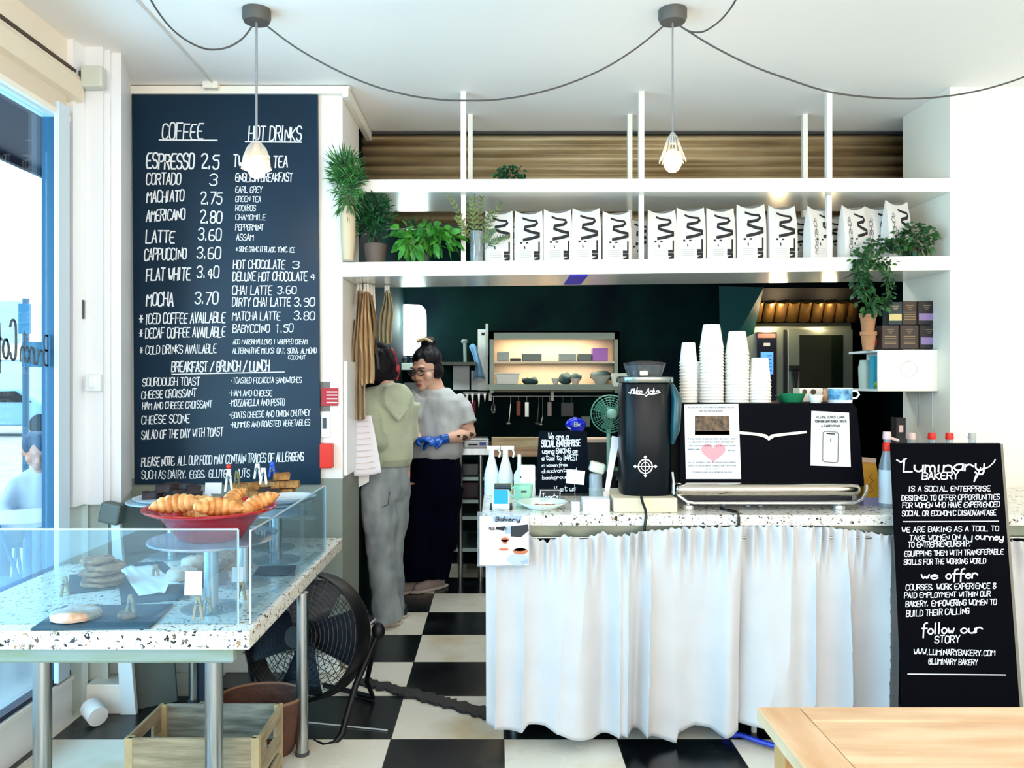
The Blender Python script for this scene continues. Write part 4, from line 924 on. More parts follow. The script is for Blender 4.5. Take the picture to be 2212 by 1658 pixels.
# ---- poster in a clear holder hanging at the counter corner
ph = thing('poster_holder', 'clear plastic holder with a photo poster of cups hanging at the counter corner', 'poster', P(1088, 1222, CF-.09))
Dp = CF-.092
obj('holder', MB().box(PX(1031, Dp), PX(1144, Dp), Dp, Dp+.006, PZ(1223, Dp), PZ(1105, Dp)), glass_mat('clear_acrylic', '#f2f8fb', .3, .12), ph)
Dq = Dp-.002; pq = on_plane((0, Dq, 0), (0, -1, 0), 0); pq2 = on_plane((0, Dq, 0), (0, -1, 0), .001); pq3 = on_plane((0, Dq, 0), (0, -1, 0), .002)
def poly2(pts, pl): return MB().add([pl(*p) for p in pts], [tuple(range(len(pts)))])
def ellp(cx, cy, rx, ry, n=20): return [(cx+rx*math.cos(2*PI*k/n), cy+ry*math.sin(2*PI*k/n)) for k in range(n)]
obj('sheet', MB().box(PX(1036, Dp), PX(1142, Dp), Dq, Dq+.0015, PZ(1220, Dp), PZ(1114, Dp)), mat('poster_pink', '#eadfe2', .5), ph)
m = MB(); ms = [mat('poster_blue', '#9fb2c6', .6), mat('poster_dark', '#22262e', .6), mat('poster_coral', '#c9714c', .6), mat('poster_pale', '#eef3fa', .6), mat('poster_lilac', '#b9c3d8', .6)]
def addp(pts, mi, pl):
    m.cur = mi; m.add([pl(*p) for p in pts], [tuple(range(len(pts)))])
addp([(1064, 1115), (1128, 1113), (1124, 1126), (1066, 1127)], 0, pq2)
addp([(1104, 1136), (1140, 1132), (1142, 1146), (1125, 1160), (1103, 1158)], 1, pq2)
addp([(1072, 1138), (1092, 1136), (1088, 1146), (1074, 1143)], 1, pq2)
addp([(1086, 1137), (1106, 1136), (1103, 1152), (1092, 1153)], 0, pq2)
addp(ellp(1091, 1165, 9, 5), 2, pq2); addp([(1083, 1165), (1098, 1165), (1094, 1174), (1087, 1174)], 2, pq2)
addp(ellp(1088, 1182, 15, 7), 3, pq2); addp(ellp(1088, 1186, 11, 3), 2, pq3)
addp(ellp(1122, 1170, 15, 7), 3, pq2); addp(ellp(1124, 1190, 16, 7), 2, pq3); addp(ellp(1122, 1184, 18, 6), 3, pq3)
addp(ellp(1119, 1208, 24, 13), 4, pq2); addp([(1124, 1212), (1140, 1208), (1141, 1217), (1128, 1218)], 0, pq3)
obj('picture', m, ms, ph)
m = MB(); write(m, 'Bakery', 1070, 1124, 1125, 9, pq3, 1.6); write(m, 'MUGS AND CUPS', 1056, 1094, 1144, 6, pq3, 1); obj('lettering', m, INK, ph)

# ---- leaning chalkboard at the right
DT, DB = 3.285, 2.99
def bpt(px, py): # plane through top edge at DT and floor line at DB
    return None
zt_ = PZ(957, DT); nrm = Vector((0, -zt_, -(DT-DB))).normalized(); nrm = Vector((0, -zt_, (DT-DB)))
sp_ = on_plane((0, DB, 0), Vector((0, -zt_, -(-(DT-DB)))).normalized(), 0)
nb = Vector((0, -zt_, DT-DB)).normalized()
sgp = on_plane((0, DB, 0), nb, 0); sgw = on_plane((0, DB, 0), nb, .0015)
ls = thing('leaning_sign', 'tall black hand lettered sign leaning against the counter, headed by a white script name', 'sign', ((PX(2070, 3.1)), DB, 0))
cor = [(1925, 957), (2161, 957), (2213.5, 1668), (1957, 1668)]
q = [sgp(*p) for p in cor]; back = Vector((0, .012, 0))
for i in (2, 3): q[i].z = max(q[i].z, .004)
obj('panel', MB().add(q+[p+back for p in q], [(0,1,2,3),(7,6,5,4)]+[(i, 4+i, 4+(i+1) % 4, (i+1) % 4) for i in range(4)]), mat('sign_black', '#010208', .7, spec=.05), ls)
rows = [('Luminary', 1950, 2128, 1019, 27, -4, 3.6), ('BAKERY', 1991, 2071, 1035, 15, -1, 2.6),
 ('IS A SOCIAL ENTERPRISE', 1962, 2140, 1061, 11, -1, 1.7), ('DESIGNED TO OFFER OPPORTUNITIES', 1947, 2160, 1081, 11, -3, 1.7), ('FOR WOMEN WHO HAVE EXPERIENCED', 1949, 2160, 1096, 11, -2, 1.7), ('SOCIAL OR ECONOMIC DISADVANTAGE', 1948, 2152, 1114, 11, -2, 1.7),
 ('WE ARE BAKING AS A TOOL TO', 1947, 2158, 1149, 11, -3, 1.7), ('TAKE WOMEN ON A', 1964, 2088, 1167, 11, -2, 1.7), ('journey', 2096, 2168, 1164, 15, 2, 2.4), ('TO ENTREPRENEURSHIP,', 1961, 2098, 1182, 12, -3, 1.7), ('EQUIPPING THEM WITH TRANSFERABLE', 1953, 2168, 1201, 11, -5, 1.7), ('SKILLS FOR THE WORKING WORLD', 1952, 2130, 1219, 11, -3, 1.7),
 ('we', 1988, 2028, 1250, 19, 0, 3.2), ('offer', 2042, 2113, 1250, 21, -3, 3.2),
 ('COURSES, WORK EXPERIENCE &', 1956, 2152, 1274, 12, -4, 1.8), ('PAID EMPLOYMENT WITHIN OUR', 1953, 2140, 1291, 11, -4, 1.8), ('BAKERY, EMPOWERING WOMEN TO', 1956, 2153, 1310, 12, -5, 1.8), ('BUILD THEIR CALLING', 1957, 2094, 1331, 13, -6, 1.8),
 ('follow', 1990, 2062, 1369, 23, -2, 3.2), ('our', 2074, 2124, 1367, 20, -3, 3), ('STORY', 2018, 2074, 1388, 15, -1, 2.2),
 ('WWW.LUMINARYBAKERY.COM', 1973, 2150, 1413, 12, 3, 1.8), ('@LUMINARY BAKERY', 2005, 2112, 1434, 12, 2, 1.7)]
m = lines(rows, sgw, .4)
ribbon(m, [(1951, 1126), (2157, 1125)], 2.2, sgw); ribbon(m, [(1961, 1455), (2172, 1457)], 2.4, sgw)
ribbon(m, [(1937, 993), (1946, 998), (1958, 990)], 3, sgw); ribbon(m, [(2126, 1012), (2136, 1008), (2146, 999), (2150, 992)], 2.6, sgw); ribbon(m, [(2118, 1010), (2110, 1030), (2104, 1040), (2108, 1026)], 2.6, sgw)
obj('white_lettering', m, mat('sign_white', '#e9eaf2', .7), ls)
ed = [(2161, 957), (2168, 959), (2222, 1668), (2213.5, 1668)]
q = [sgp(*p)+Vector((0, .004, 0)) for p in ed]
obj('edge_strip', MB().add(q+[p+back for p in q], [(0,1,2,3),(7,6,5,4)]+[(i, 4+i, 4+(i+1) % 4, (i+1) % 4) for i in range(4)]), mat('edge_taupe', '#7d776a', .6), ls)

# ---- wooden table in the front right corner
yT = 1.815; zT = .75; xT = PX(1634, yT)
wt = thing('wooden_table', 'pale oak table with framed top in the front right corner', 'table', (1.2, 1.3, 0))
WD = wood('pale_oak', '#dfbd98', '#c99a70', (3, .7, 3), 5, .42); WD2 = wood('pale_oak_rail', '#e2c19c', '#cda078', (.7, 4, 4), 5, .42)
yB = .85
obj('end_board', MB().box(xT, xT+.095, yB, yT, zT-.03, zT), WD, wt, bev=.003)
obj('edge_board', MB().box(xT+.0965, 2.3, yT-.075, yT, zT-.03, zT), WD2, wt, bev=.002)
for k in range(5): obj('panel_board', MB().box(xT+.0965, 2.3, yT-.0765-(k+1)*.19+.0012, yT-.0765-k*.19, zT-.03, zT-.0005), WD2, wt, bev=.0015)
obj('apron', MB().box(xT+.06, 2.25, yT-.10, yT-.075, zT-.12, zT-.03).box(xT+.05, xT+.075, yB+.05, yT-.08, zT-.12, zT-.03), mat('oak_dark', '#c08a54', .5), wt)
for x, y in ((xT+.03, yT-.09), (xT+.03, yB+.03), (2.2, yT-.09), (2.2, yB+.03)):
    obj('leg', MB().box(x, x+.065, y, y+.065, 0, zT-.03), mat('oak_leg', '#c58f58', .5), wt, bev=.004)

# ================================================================== espresso machine (its back faces the room)
EM = thing('espresso_machine', 'big black espresso machine with chrome rail on the counter, its back to the room', 'espresso machine', (PX(1665, 3.6), 3.6, ZCt))
ME0, ME1 = 3.46, 3.98; zmt = PZ(871, ME0); zmb = PZ(1050, ME0)
NAVY = mat('machine_black', '#01020a', .6, spec=.06)
xA, xB = PX(1468, ME0), PX(1850, ME0)
prof_ = [(xA, zmb), (xA, zmt-.01), (xA+.01, zmt), (PX(1842, ME0), zmt), (PX(1852, ME0), zmt-.02), (PX(1868, ME0), zmb+.02), (PX(1868, ME0), zmb)]
obj('body', MB().prism(prof_, ME0, ME1), NAVY, EM, bev=.006)
obj('underbody', MB().box(xA+.04, PX(1850, ME0), ME0+.04, ME1, ZCt+.03, zmb), mat('machine_under', '#0b1228', .4), EM)
# chrome drip rail: half-round bar
x0, x1 = PX(1459, 3.42), PX(1862, 3.42); zc_ = PZ(1058, 3.42); n = 14; rings = []
for xx, sc in ((x0, .5), (x0+.012, .85), (x0+.04, 1), (x1-.04, 1), (x1-.012, .85), (x1, .5)):
    rings.append([Vector((xx, 3.445-.035*sc*math.sin(PI*k/(n-1)), zc_+.030*sc*math.cos(PI*k/(n-1)))) for k in range(n)]+[Vector((xx, 3.459, zc_-.03*sc)), Vector((xx, 3.459, zc_+.03*sc))])
obj('chrome_rail', MB().loft(rings), mat('warm_chrome', '#c9c2b6', .18, 1), EM, smooth=50)
tb_ = MB().tube([P(1460, 1060, 3.44), P(1466, 1070, 3.43), P(1484, 1083, 3.42), P(1500, 1086, 3.42), P(1845, 1086, 3.42), P(1862, 1078, 3.43), P(1872, 1060, 3.44), P(1872, 1048, 3.46)], .006, 8)
obj('frame_tube', tb_, mat('pale_metal', '#d9d9d8', .25, .7), EM, smooth=1)
for fx in (1489, 1817):
    xx = PX(fx, 3.42); obj('foot', MB().lathe([(.023, ZCt), (.026, ZCt+.012), (.022, ZCt+.020), (.009, ZCt+.022), (.009, PZ(1086, 3.42))], 20, (xx, 3.44, 0)), mat('pale_metal', '#d9d9d8', .25, .7), EM, smooth=50)
    obj('foot', MB().lathe([(.023, ZCt), (.026, ZCt+.012), (.022, ZCt+.020), (.009, ZCt+.022), (.009, zmb)], 20, (xx, 3.9, 0)), mat('pale_metal', '#d9d9d8', .25, .7), EM, smooth=50)
m = MB(); mw = on_plane((0, ME0, 0), (0, -1, 0), .004)
wing = [(1598, 931), (1640, 935), (1655, 938), (1661, 943), (1667, 938), (1690, 935), (1742, 930), (1743, 935), (1692, 941), (1672, 944), (1661, 951), (1652, 945), (1638, 941), (1598, 937)]
st = [mw(*p) for p in wing]; nw = len(st)
m.add(st+[p+Vector((0, .005, 0)) for p in st], [tuple(range(nw)), tuple(range(2*nw-1, nw-1, -1))]+[(i, nw+i, nw+(i+1) % nw, (i+1) % nw) for i in range(nw)])
obj('wing_badge', m, mat('badge_cream', '#d9d6c6', .3, .3), EM)
m = MB(); lowp = on_plane((0, ME0+.04, 0), (0, -1, 0), .001)
for x_, y_ in ((1560, 1090), (1640, 1092), (1613, 1092), (1621, 1100)): ribbon(m, [(x_, y_), (x_+6, y_)], 3, lowp)
obj('small_marks', m, mat('mark_grey', '#8d93a8', .6), EM)
for q_ in (0, 1):
    pass
# sheets taped to the machine
pm = on_plane((0, ME0, 0), (0, -1, 0), .004); pm2 = on_plane((0, ME0, 0), (0, -1, 0), .006); pm3 = on_plane((0, ME0, 0), (0, -1, 0), .0075)
def sheet(pts, label):
    q = [pm(*p) for p in pts]; t = thing('notice_sheet', label, 'notice', q[3], None)
    obj('paper', MB().add(q+[p+Vector((0, .002, 0)) for p in q], [(0,1,2,3),(7,6,5,4)]+[(i, 4+i, 4+(i+1) % 4, (i+1) % 4) for i in range(4)]), PAPER, t); return t
s1 = sheet([(1478, 873), (1595, 872), (1601, 1034), (1482, 1034)], 'white notice with a group photo and a pink heart taped to the espresso machine')
obj('photo', MB().add([pm2(*p) for p in ((1501, 898), (1575, 898), (1576, 939), (1501, 939))], [(0,1,2,3)]), mat('photo_brown', '#7a5f45', .6, var=.8, scale=50, col2='#33261e'), s1)
obj('photo_border', MB().add([pm2(*p) for p in ((1501, 930), (1577, 930), (1577, 939), (1501, 940))], [(0,1,2,3)]), mat('photo_yellow', '#e2b978', .6), s1)
hm = [(1541+15.2*16*math.sin(t)**3/13/1.0*1.5*.9, 976-(13*math.cos(t)-5*math.cos(2*t)-2*math.cos(3*t)-math.cos(4*t))*1.45) for t in [2*PI*k/40 for k in range(40)]]
hm = [(1541+(x-1541)*1.03, y) for x, y in hm]
m = MB(); c_ = pm2(1541, 975); hv = [pm2(*p) for p in hm]; m.add([c_]+hv, [(0, 1+i, 1+(i+1) % 40) for i in range(40)]); obj('pink_heart', m, mat('heart_pink', '#e79aa2', .6), s1)
m = MB(); GREYW = mat('notice_text', '#77777d', .7)
for tx, a, b, y in (('WE WELCOME YOU TO THE HEART OF OUR BAKERY AND CAFE', 1487, 1587, 881), ('THANK YOU FOR YOUR SUPPORT', 1508, 1562, 889), ('IT IS AN HONOUR TO BAKE AND SERVE FOR YOU ALL TODAY', 1485, 1590, 949), ('WE WOULD LOVE TO HEAR YOUR STORIES AND SHARE OURS', 1488, 1586, 956), ('LOVE IS OUR MAIN INGREDIENT IN ALL THE CAKES WE BAKE', 1486, 1590, 964), ('PLEASE TELL A FRIEND', 1486, 1512, 972), ('AND VISIT', 1572, 1590, 974), ('ALL OF THE PROFIT GOES TO TRAINING AND SUPPORT', 1487, 1590, 1000), ('EVERY CUP HELPS WOMEN TO BUILD A BETTER FUTURE', 1487, 1591, 1007), ('WITH LOVE', 1524, 1554, 1014), ('TO DONATE PLEASE ASK A MEMBER OF THE TEAM', 1495, 1582, 1021)):
    write(m, tx, a, b, y, 3.2, pm3, .55, 0, .1)
obj('printed_text', m, GREYW, s1)
s2 = sheet([(1753, 887), (1834, 891), (1838, 1008), (1751, 1005)], 'smaller white notice with a phone drawing taped to the right of the espresso machine')
m = MB()
for tx, a, b, y in (('PLEASE DO NOT LEAVE', 1764, 1826, 903), ('YOUR BAG UNATTENDED, THIS IS', 1760, 1829, 912), ('A SHARED SPACE', 1774, 1816, 922)): write(m, tx, a, b, y, 5, pm3, .9, 0, .2)
obj('printed_text', m, INK, s2)
m = MB(); ribbon(m, [(1778, 934), (1782, 931), (1808, 933), (1811, 937), (1810, 996), (1807, 999), (1780, 997), (1777, 993), (1778, 934)], 1.3, pm3); ribbon(m, [(1786, 936), (1803, 937)], 2.5, pm3); ribbon(m, [(1794, 947), (1795, 955)], 1.5, pm3)
obj('phone_drawing', m, INK, s2)

# ---- paper cups upside down on the machine
CUPM = mat('cup_white', '#f6f3ec', .55); CUPB = mat('cup_cream', '#f3e9dc', .55)
def cup_proto(rb, rt, h):
    pr = [(rb*.98, .0), (rb+.0025, .001), (rb+.0025, .004), (rb-.0005, .006), (rt, h-.004), (rt-.001, h-.001), (rt-.004, h), (rt-.005, h-.005), (.0, h-.006)]
    return MB().lathe(pr, 28, cap=False)
cups = {}
def stack(px, D, n, pitch, rb, rt, h, where, top_scale=None):
    x = PX(px, D); z = zmt
    for i in range(n):
        key = (rb, rt, h)
        if key not in cups:
            o = obj('paper_cup', cup_proto(rb, rt, h), CUPM, smooth=50); o.location = (x, D, z); cups[key] = o
        else:
            o = cups[key].copy(); COL.objects.link(o)
        o.location = (x+random.uniform(-.0006, .0006), D, z+i*pitch)
        o['category'] = 'cup'; o['group'] = 'paper cups stacked on the espresso machine'
        o['label'] = ('topmost white paper cup of the ' if i == n-1 else 'white paper cup nested in the ')+where
stack(1537, 3.62, 19, .0135, .052, .037, .105, 'tallest cup stack')
stack(1592, 3.62, 17, .0133, .052, .037, .105, 'tall cup stack right of the tallest one')
stack(1487, 3.62, 14, .0135, .038, .029, .092, 'slim stack at the left end of the machine')
stack(1641, 3.62, 8, .0135, .048, .037, .105, 'short stack at the right end of the cups')
stack(1508, 3.80, 8, .0135, .038, .029, .092, 'low stack half hidden behind the slim one')
# other things on the machine
t = thing('green_bowl', 'green glazed bowl on top of the espresso machine', 'bowl', (PX(1712, 3.6), 3.6, zmt))
obj('bowl', MB().lathe([(.0, zmt), (.035, zmt), (.04, zmt+.004), (.054, zmt+.038), (.056, zmt+.040), (.052, zmt+.038), (.036, zmt+.006), (0, zmt+.005)], 32, (PX(1712, 3.6), 3.6, 0), cap=False), mat('green_glaze', '#2c8a5e', .2), t, smooth=50)
o = obj('green_saucer', MB().lathe([(.0, zmt), (.03, zmt), (.05, zmt+.03), (.047, zmt+.03), (.0, zmt+.006)], 28, (PX(1698, 3.75), 3.75, 0), cap=False), mat('pale_green_glaze', '#5fae8a', .25), smooth=50); tag(o, 'pale green saucer leaning behind the green bowl', 'saucer')
t = thing('picture_box', 'small white box printed with round pictures behind the mug on the machine', 'box', (PX(1755, 3.75), 3.75, zmt))
D = 3.72; obj('box', MB().box(PX(1727, D), PX(1778, D), D, D+.08, zmt, PZ(838, D)), mat('cream_card', '#efe6d8', .6), t, bev=.002)
m = MB(); bp = on_plane((0, D, 0), (0, -1, 0), .0015)
for cx_, w in ((1738, 5), (1757, 6)): m.add([bp(*p) for p in ellp(cx_, 846, w, 6)], [tuple(range(20))])
obj('round_picture', m, mat('picture_dark', '#4b3629', .6), t)
t = thing('white_cup', 'small white cup between the green bowl and the blue mug', 'cup', (PX(1760, 3.56), 3.56, zmt))
obj('body', MB().lathe([(.0, zmt), (.022, zmt), (.032, zmt+.035), (.030, zmt+.035), (.02, zmt+.004), (0, zmt+.003)], 28, (PX(1762, 3.56), 3.56, 0), cap=False), CUPM, t, smooth=50)
o = obj('sugar_bag', MB().ell((PX(1783, 3.6), 3.6, zmt+.032), (.014, .014, .032), 12, 10), mat('copper_tan', '#c58a5e', .5), smooth=1); tag(o, 'little tan jar squeezed beside the blue mug', 'jar')
t = thing('blue_mug', 'blue enamel mug with white rim and handle on the right of the machine', 'mug', (PX(1815, 3.58), 3.58, zmt))
xm = PX(1814, 3.58)
m = MB(); m.lathe([(.0, zmt+.012), (.052, zmt+.012), (.052, zmt+.062), (.049, zmt+.062), (.048, zmt+.02), (0, zmt+.018)], 36, (xm, 3.58, 0), cap=False); obj('body', m, mat('enamel_blue', '#145f92', .25, var=.7, scale=34, col2='#7fc0dc'), t, smooth=50)
obj('base_band', MB().lathe([(.0, zmt), (.050, zmt), (.0525, zmt+.013), (0, zmt+.013)], 36, (xm, 3.58, 0)), mat('enamel_white', '#f2f4f6', .25), t, smooth=50)
obj('rim', MB().ring((xm, 3.58, zmt+.063), .0505, .003, (0, 0, 1), 36, 6), mat('enamel_white', '#f2f4f6', .25), t, smooth=1)
obj('handle', MB().tube([(xm+.05, 3.58, zmt+.052), (xm+.075, 3.58, zmt+.052), (xm+.085, 3.58, zmt+.036), (xm+.073, 3.58, zmt+.02), (xm+.05, 3.58, zmt+.02)], .005, 8), mat('enamel_white', '#f2f4f6', .25), t, smooth=1)

# ---- grinder
gx = PX(1392, 3.52); gr = thing('coffee_grinder', 'tall glossy black cylindrical coffee grinder with silver crest on a cream block', 'coffee grinder', (gx, 3.52, PZ(1072, 3.5)))
zg0, zg1 = PZ(1071, 3.42), PZ(826, 3.42); TEAL = mat('grinder_teal_black', '#010a12', .3, spec=.2)
def sq(rx, ry, z, p=3.2, n=40): # rounded-square section
    return [Vector((gx+rx*math.copysign(abs(math.cos(t))**(2/p), math.cos(t)), 3.52+ry*math.copysign(abs(math.sin(t))**(2/p), math.sin(t)), z)) for t in [2*PI*k/n for k in range(n)]]
obj('body', MB().loft([sq(.104, .10, zg0), sq(.109, .105, zg0+.01), sq(.109, .105, zg1-.01), sq(.106, .10, zg1)]), TEAL, gr, smooth=40)
obj('steel_collar', MB().loft([sq(.116, .11, zg1), sq(.118, .112, zg1+.004), sq(.118, .112, zg1+.022), sq(.11, .10, zg1+.026)]), mat('collar_steel', '#98a09c', .2, .9), gr, smooth=40)
obj('hopper', MB().loft([sq(.07, .07, zg1+.026), sq(.085, .085, zg1+.075), sq(.08, .08, zg1+.078)]), glass_mat('smoked_hopper', '#5d6468', .4, .1), gr, smooth=40)
obj('hopper_lid', MB().loft([sq(.087, .087, zg1+.076), sq(.087, .087, zg1+.085), sq(.03, .03, zg1+.095)]), BLACK, gr, smooth=40)
obj('bypass_lever', MB().obox((gx-.02, 3.43, zg1+.04), (.035, .02, .022)), CHROME, gr, bev=.003)
obj('side_chute', MB().tube([(gx+.105, 3.47, zg1-.01), (gx+.125, 3.45, zg1-.07), (gx+.118, 3.45, zg1-.2), (gx+.106, 3.46, zg1-.26)], [(.012, .02), (.022, .03), (.022, .03), (.008, .02)], 14), mat('teal_side', '#1c4a52', .2), gr, smooth=1)
gpl = on_plane((0, 3.52-.105, 0), (0, -1, 0), .0022)
m = MB(); write(m, 'Mike', 1361, 1387, 850, 13, gpl, 1.7, .25); write(m, 'Adio', 1394, 1424, 850, 12, gpl, 1.6, .25)
ribbon(m, [(1358, 848), (1380, 851), (1392, 852), (1396, 856), (1400, 851), (1412, 851), (1426, 847)], 1.8, gpl); obj('script_badge', m, mat('badge_silver', '#c8ced2', .3, .5), gr)
m = MB(); cx_, cy_ = 1394, 1007
def circ(r, w):
    pts = [(cx_+r*math.cos(2*PI*k/28), cy_+r*math.sin(2*PI*k/28)) for k in range(29)]; ribbon(m, pts, w, gpl)
circ(15, 2.6); circ(9, 1.6); ribbon(m, [(cx_-24, cy_), (cx_+24, cy_)], 1.8, gpl); ribbon(m, [(cx_, cy_-22), (cx_, cy_+22)], 1.8, gpl)
for dx, dy in ((-22, 0), (22, 0), (0, -20), (0, 20)):
    m.add([gpl(cx_+dx+a, cy_+dy+b) for a, b in ((-4, 0), (0, 4), (4, 0), (0, -4))], [(0,1,2,3)])
obj('crest', m, mat('badge_silver', '#c8ced2', .3, .5), gr)
obj('spout', MB().tube([(gx+.10, 3.42, zg0+.10), (gx+.10, 3.40, zg0+.06), (gx+.10, 3.40, zg0+.01)], .006, 8), CHROME, gr, smooth=1)
cbk = thing('cream_block', 'cream coloured block on the counter under the coffee grinder', 'block', (gx, 3.5, ZCt))
obj('block', MB().box(PX(1326, 3.36), PX(1464, 3.36), 3.36, 3.62, ZCt, zg0-.0), mat('cream_block', '#ddceb2', .4), cbk, bev=.006)
o = obj('power_cable', MB().tube([P(1385, 1072, 3.35), P(1388, 1085, 3.33), P(1394, 1100, 3.30), P(1396, 1115, 3.285), P(1393, 1135, 3.285), P(1391, 1156, 3.285)], .006, 8), BLACKG, smooth=1); tag(o, 'black power cable hanging from the grinder over the counter edge', 'cable')
o = obj('power_cable', MB().tube([Vector((PX(1560, 3.40), 3.42, ZCt+.008)), Vector((PX(1590, 3.36), 3.34, ZCt+.007)), P(1596, 1118, 3.287), P(1596, 1134, 3.287)], .006, 8), BLACKG, smooth=1); tag(o, 'short black cable under the espresso machine going over the counter edge', 'cable')
# ---- till end of the counter
rd = thing('card_reader', 'white card reader with bright blue screen on the counter corner', 'card reader', P(1082, 1098, 3.42)); rd.location.z = ZCt
D = 3.42
m = MB().obox(P(1082, 1082, D)+Vector((0, .03, 0)), (.074, .10, .03), 0, .75); obj('body', m, mat('reader_white', '#dfe6ea', .3), rd, bev=.006)
mm = Matrix.Translation(P(1082, 1082, D)+Vector((0, .03, 0))) @ Matrix.Rotation(.75, 4, 'X')
obj('screen', MB().box(-.030, .030, -.032, .042, .0155, .0168).xf(mm), mat('screen_blue', '#1878d8', .3, emit=1.6), rd)
obj('base', MB().box(PX(1058, D), PX(1107, D), D-.0, D+.08, ZCt, ZCt+.02), BLACK, rd, bev=.004)
obj('card_slot', MB().obox(P(1086, 1052, 3.5), (.072, .035, .022), 0, .4), mat('slot_dark', '#1d3440', .3), rd, bev=.004)
mg = thing('mint_mug', 'mint green mug with dark label behind the plate on the counter', 'mug', (PX(1130, 3.6), 3.6, ZCt))
xm = PX(1131, 3.6); zt = PZ(1046, 3.6)
obj('body', MB().lathe([(.0, ZCt), (.030, ZCt), (.036, ZCt+.02), (.0425, zt), (.039, zt), (.033, ZCt+.02), (0, ZCt+.006)], 36, (xm, 3.6, 0), cap=False), mat('mint_glaze', '#9edcc0', .25), mg, smooth=50)
obj('handle', MB().tube([(xm-.04, 3.6, zt-.012), (xm-.062, 3.6, zt-.02), (xm-.062, 3.6, zt-.045), (xm-.037, 3.6, zt-.058)], .005, 8), mat('mint_glaze', '#9edcc0', .25), mg, smooth=1)
obj('label', MB().box(xm-.012, xm+.012, 3.6-.0425, 3.6-.040, zt-.03, zt-.022), mat('slot_dark', '#1d3440', .3), mg)
pl = thing('white_plate', 'white plate with a few crumbs at the till end of the counter', 'plate', (PX(1170, 3.46), 3.46, ZCt))
pr = [(.0, ZCt), (.06, ZCt), (.066, ZCt+.006), (.108, ZCt+.028), (.109, ZCt+.031), (.104, ZCt+.031), (.065, ZCt+.010), (0, ZCt+.008)]
obj('plate', MB().lathe(pr, 48, (PX(1171, 3.46), 3.47, 0), cap=False), mat('plate_mint_white', '#e4f0ea', .25), pl, smooth=50)
CRB = mat('crumb', '#a8693a', .7)
for q in range(9): tag(lump((PX(1155, 3.46)+.011*q*.9, 3.46+random.uniform(-.015, .015), ZCt+.016), (.013, .011, .008), q*.7, CRB, 'biscuit_piece', 'small brown biscuit piece on the white plate', 'biscuit', 'biscuit pieces on the plate'))
# price stick
tg = thing('price_tag_stand', 'blank white tag on a wire stick standing in a small white block', 'price tag', (PX(1243, 3.42), 3.42, ZCt))
obj('block', MB().box(PX(1235, 3.4), PX(1252, 3.4), 3.39, 3.42, ZCt, PZ(1083, 3.4)), mat('enamel_white', '#f2f4f6', .25), tg, bev=.002)
obj('wire', MB().tube([P(1243, 1083, 3.405), P(1241, 1045, 3.405)], .0016, 5), STEEL, tg)
obj('card', MB().obox(P(1243, 1030, 3.402), (.076, .002, .058), 0, 0, .10), PAPER, tg)
# little black Toasts sign
sg = thing('small_sign', 'tiny black chalk sign with a white frame behind the white plate', 'sign', (PX(1187, 3.6), 3.6, ZCt)); sg.location.z = ZCt
D = 3.6; obj('panel', MB().box(PX(1165, D), PX(1211, D), D, D+.006, ZCt+.001, PZ(1056, D)), BLACK, sg)
m = MB(); sl = on_plane((0, D, 0), (0, -1, 0), .002); ribbon(m, [(1165, 1084), (1168, 1058), (1210, 1058), (1209, 1084)], 1.8, sl); write(m, 'Toasts', 1170, 1206, 1078, 13, sl, 2, .1); obj('white_lettering', m, CHALK, sg)
# chalkboard on the counter
cb = thing('counter_chalkboard', 'small upright chalkboard with dense white lettering standing on the counter', 'chalkboard', (PX(1215, 3.85), 3.85, ZCt))
D = 3.85; obj('panel', MB().add([P(1164, 930, D+.05), P(1268, 931, D+.05), P(1273, 1078, D), P(1156, 1078, D), P(1164, 930, D+.062), P(1268, 931, D+.062), P(1273, 1078, D+.012), P(1156, 1078, D+.012)], [(0,1,2,3),(7,6,5,4),(0,4,5,1),(1,5,6,2),(2,6,7,3),(3,7,4,0)]), mat('board_navy', '#020c18', .7, spec=.08), cb)
n_ = (P(1268, 931, D+.05)-P(1164, 930, D+.05)).cross(P(1156, 1078, D)-P(1164, 930, D+.05))
cp_ = on_plane(P(1164, 930, D+.05), n_, .0015)
m = lines([('We are a', 1184, 1228, 948, 13, 0, 2.2), ('SOCIAL ENTERPRISE', 1169, 1254, 965, 14, -2, 2.2), ('using BAKING as', 1171, 1248, 979, 11, -1, 1.8), ('a tool to INVEST', 1170, 1248, 994, 12, 0, 1.8), ('in women from', 1170, 1226, 1008, 8, -2, 1.5), ('disadvantaged', 1170, 1246, 1021, 9, -3, 1.5), ('backgrounds', 1171, 1240, 1035, 8, -3, 1.4), ('Visit us', 1196, 1244, 1062, 12, -3, 1.8)], cp_, .4)
obj('white_lettering', m, CHALK, cb); obj('wooden_foot', MB().box(PX(1162, D), PX(1272, D), D-.0, D+.05, ZCt, ZCt+.012), BLACK, cb)
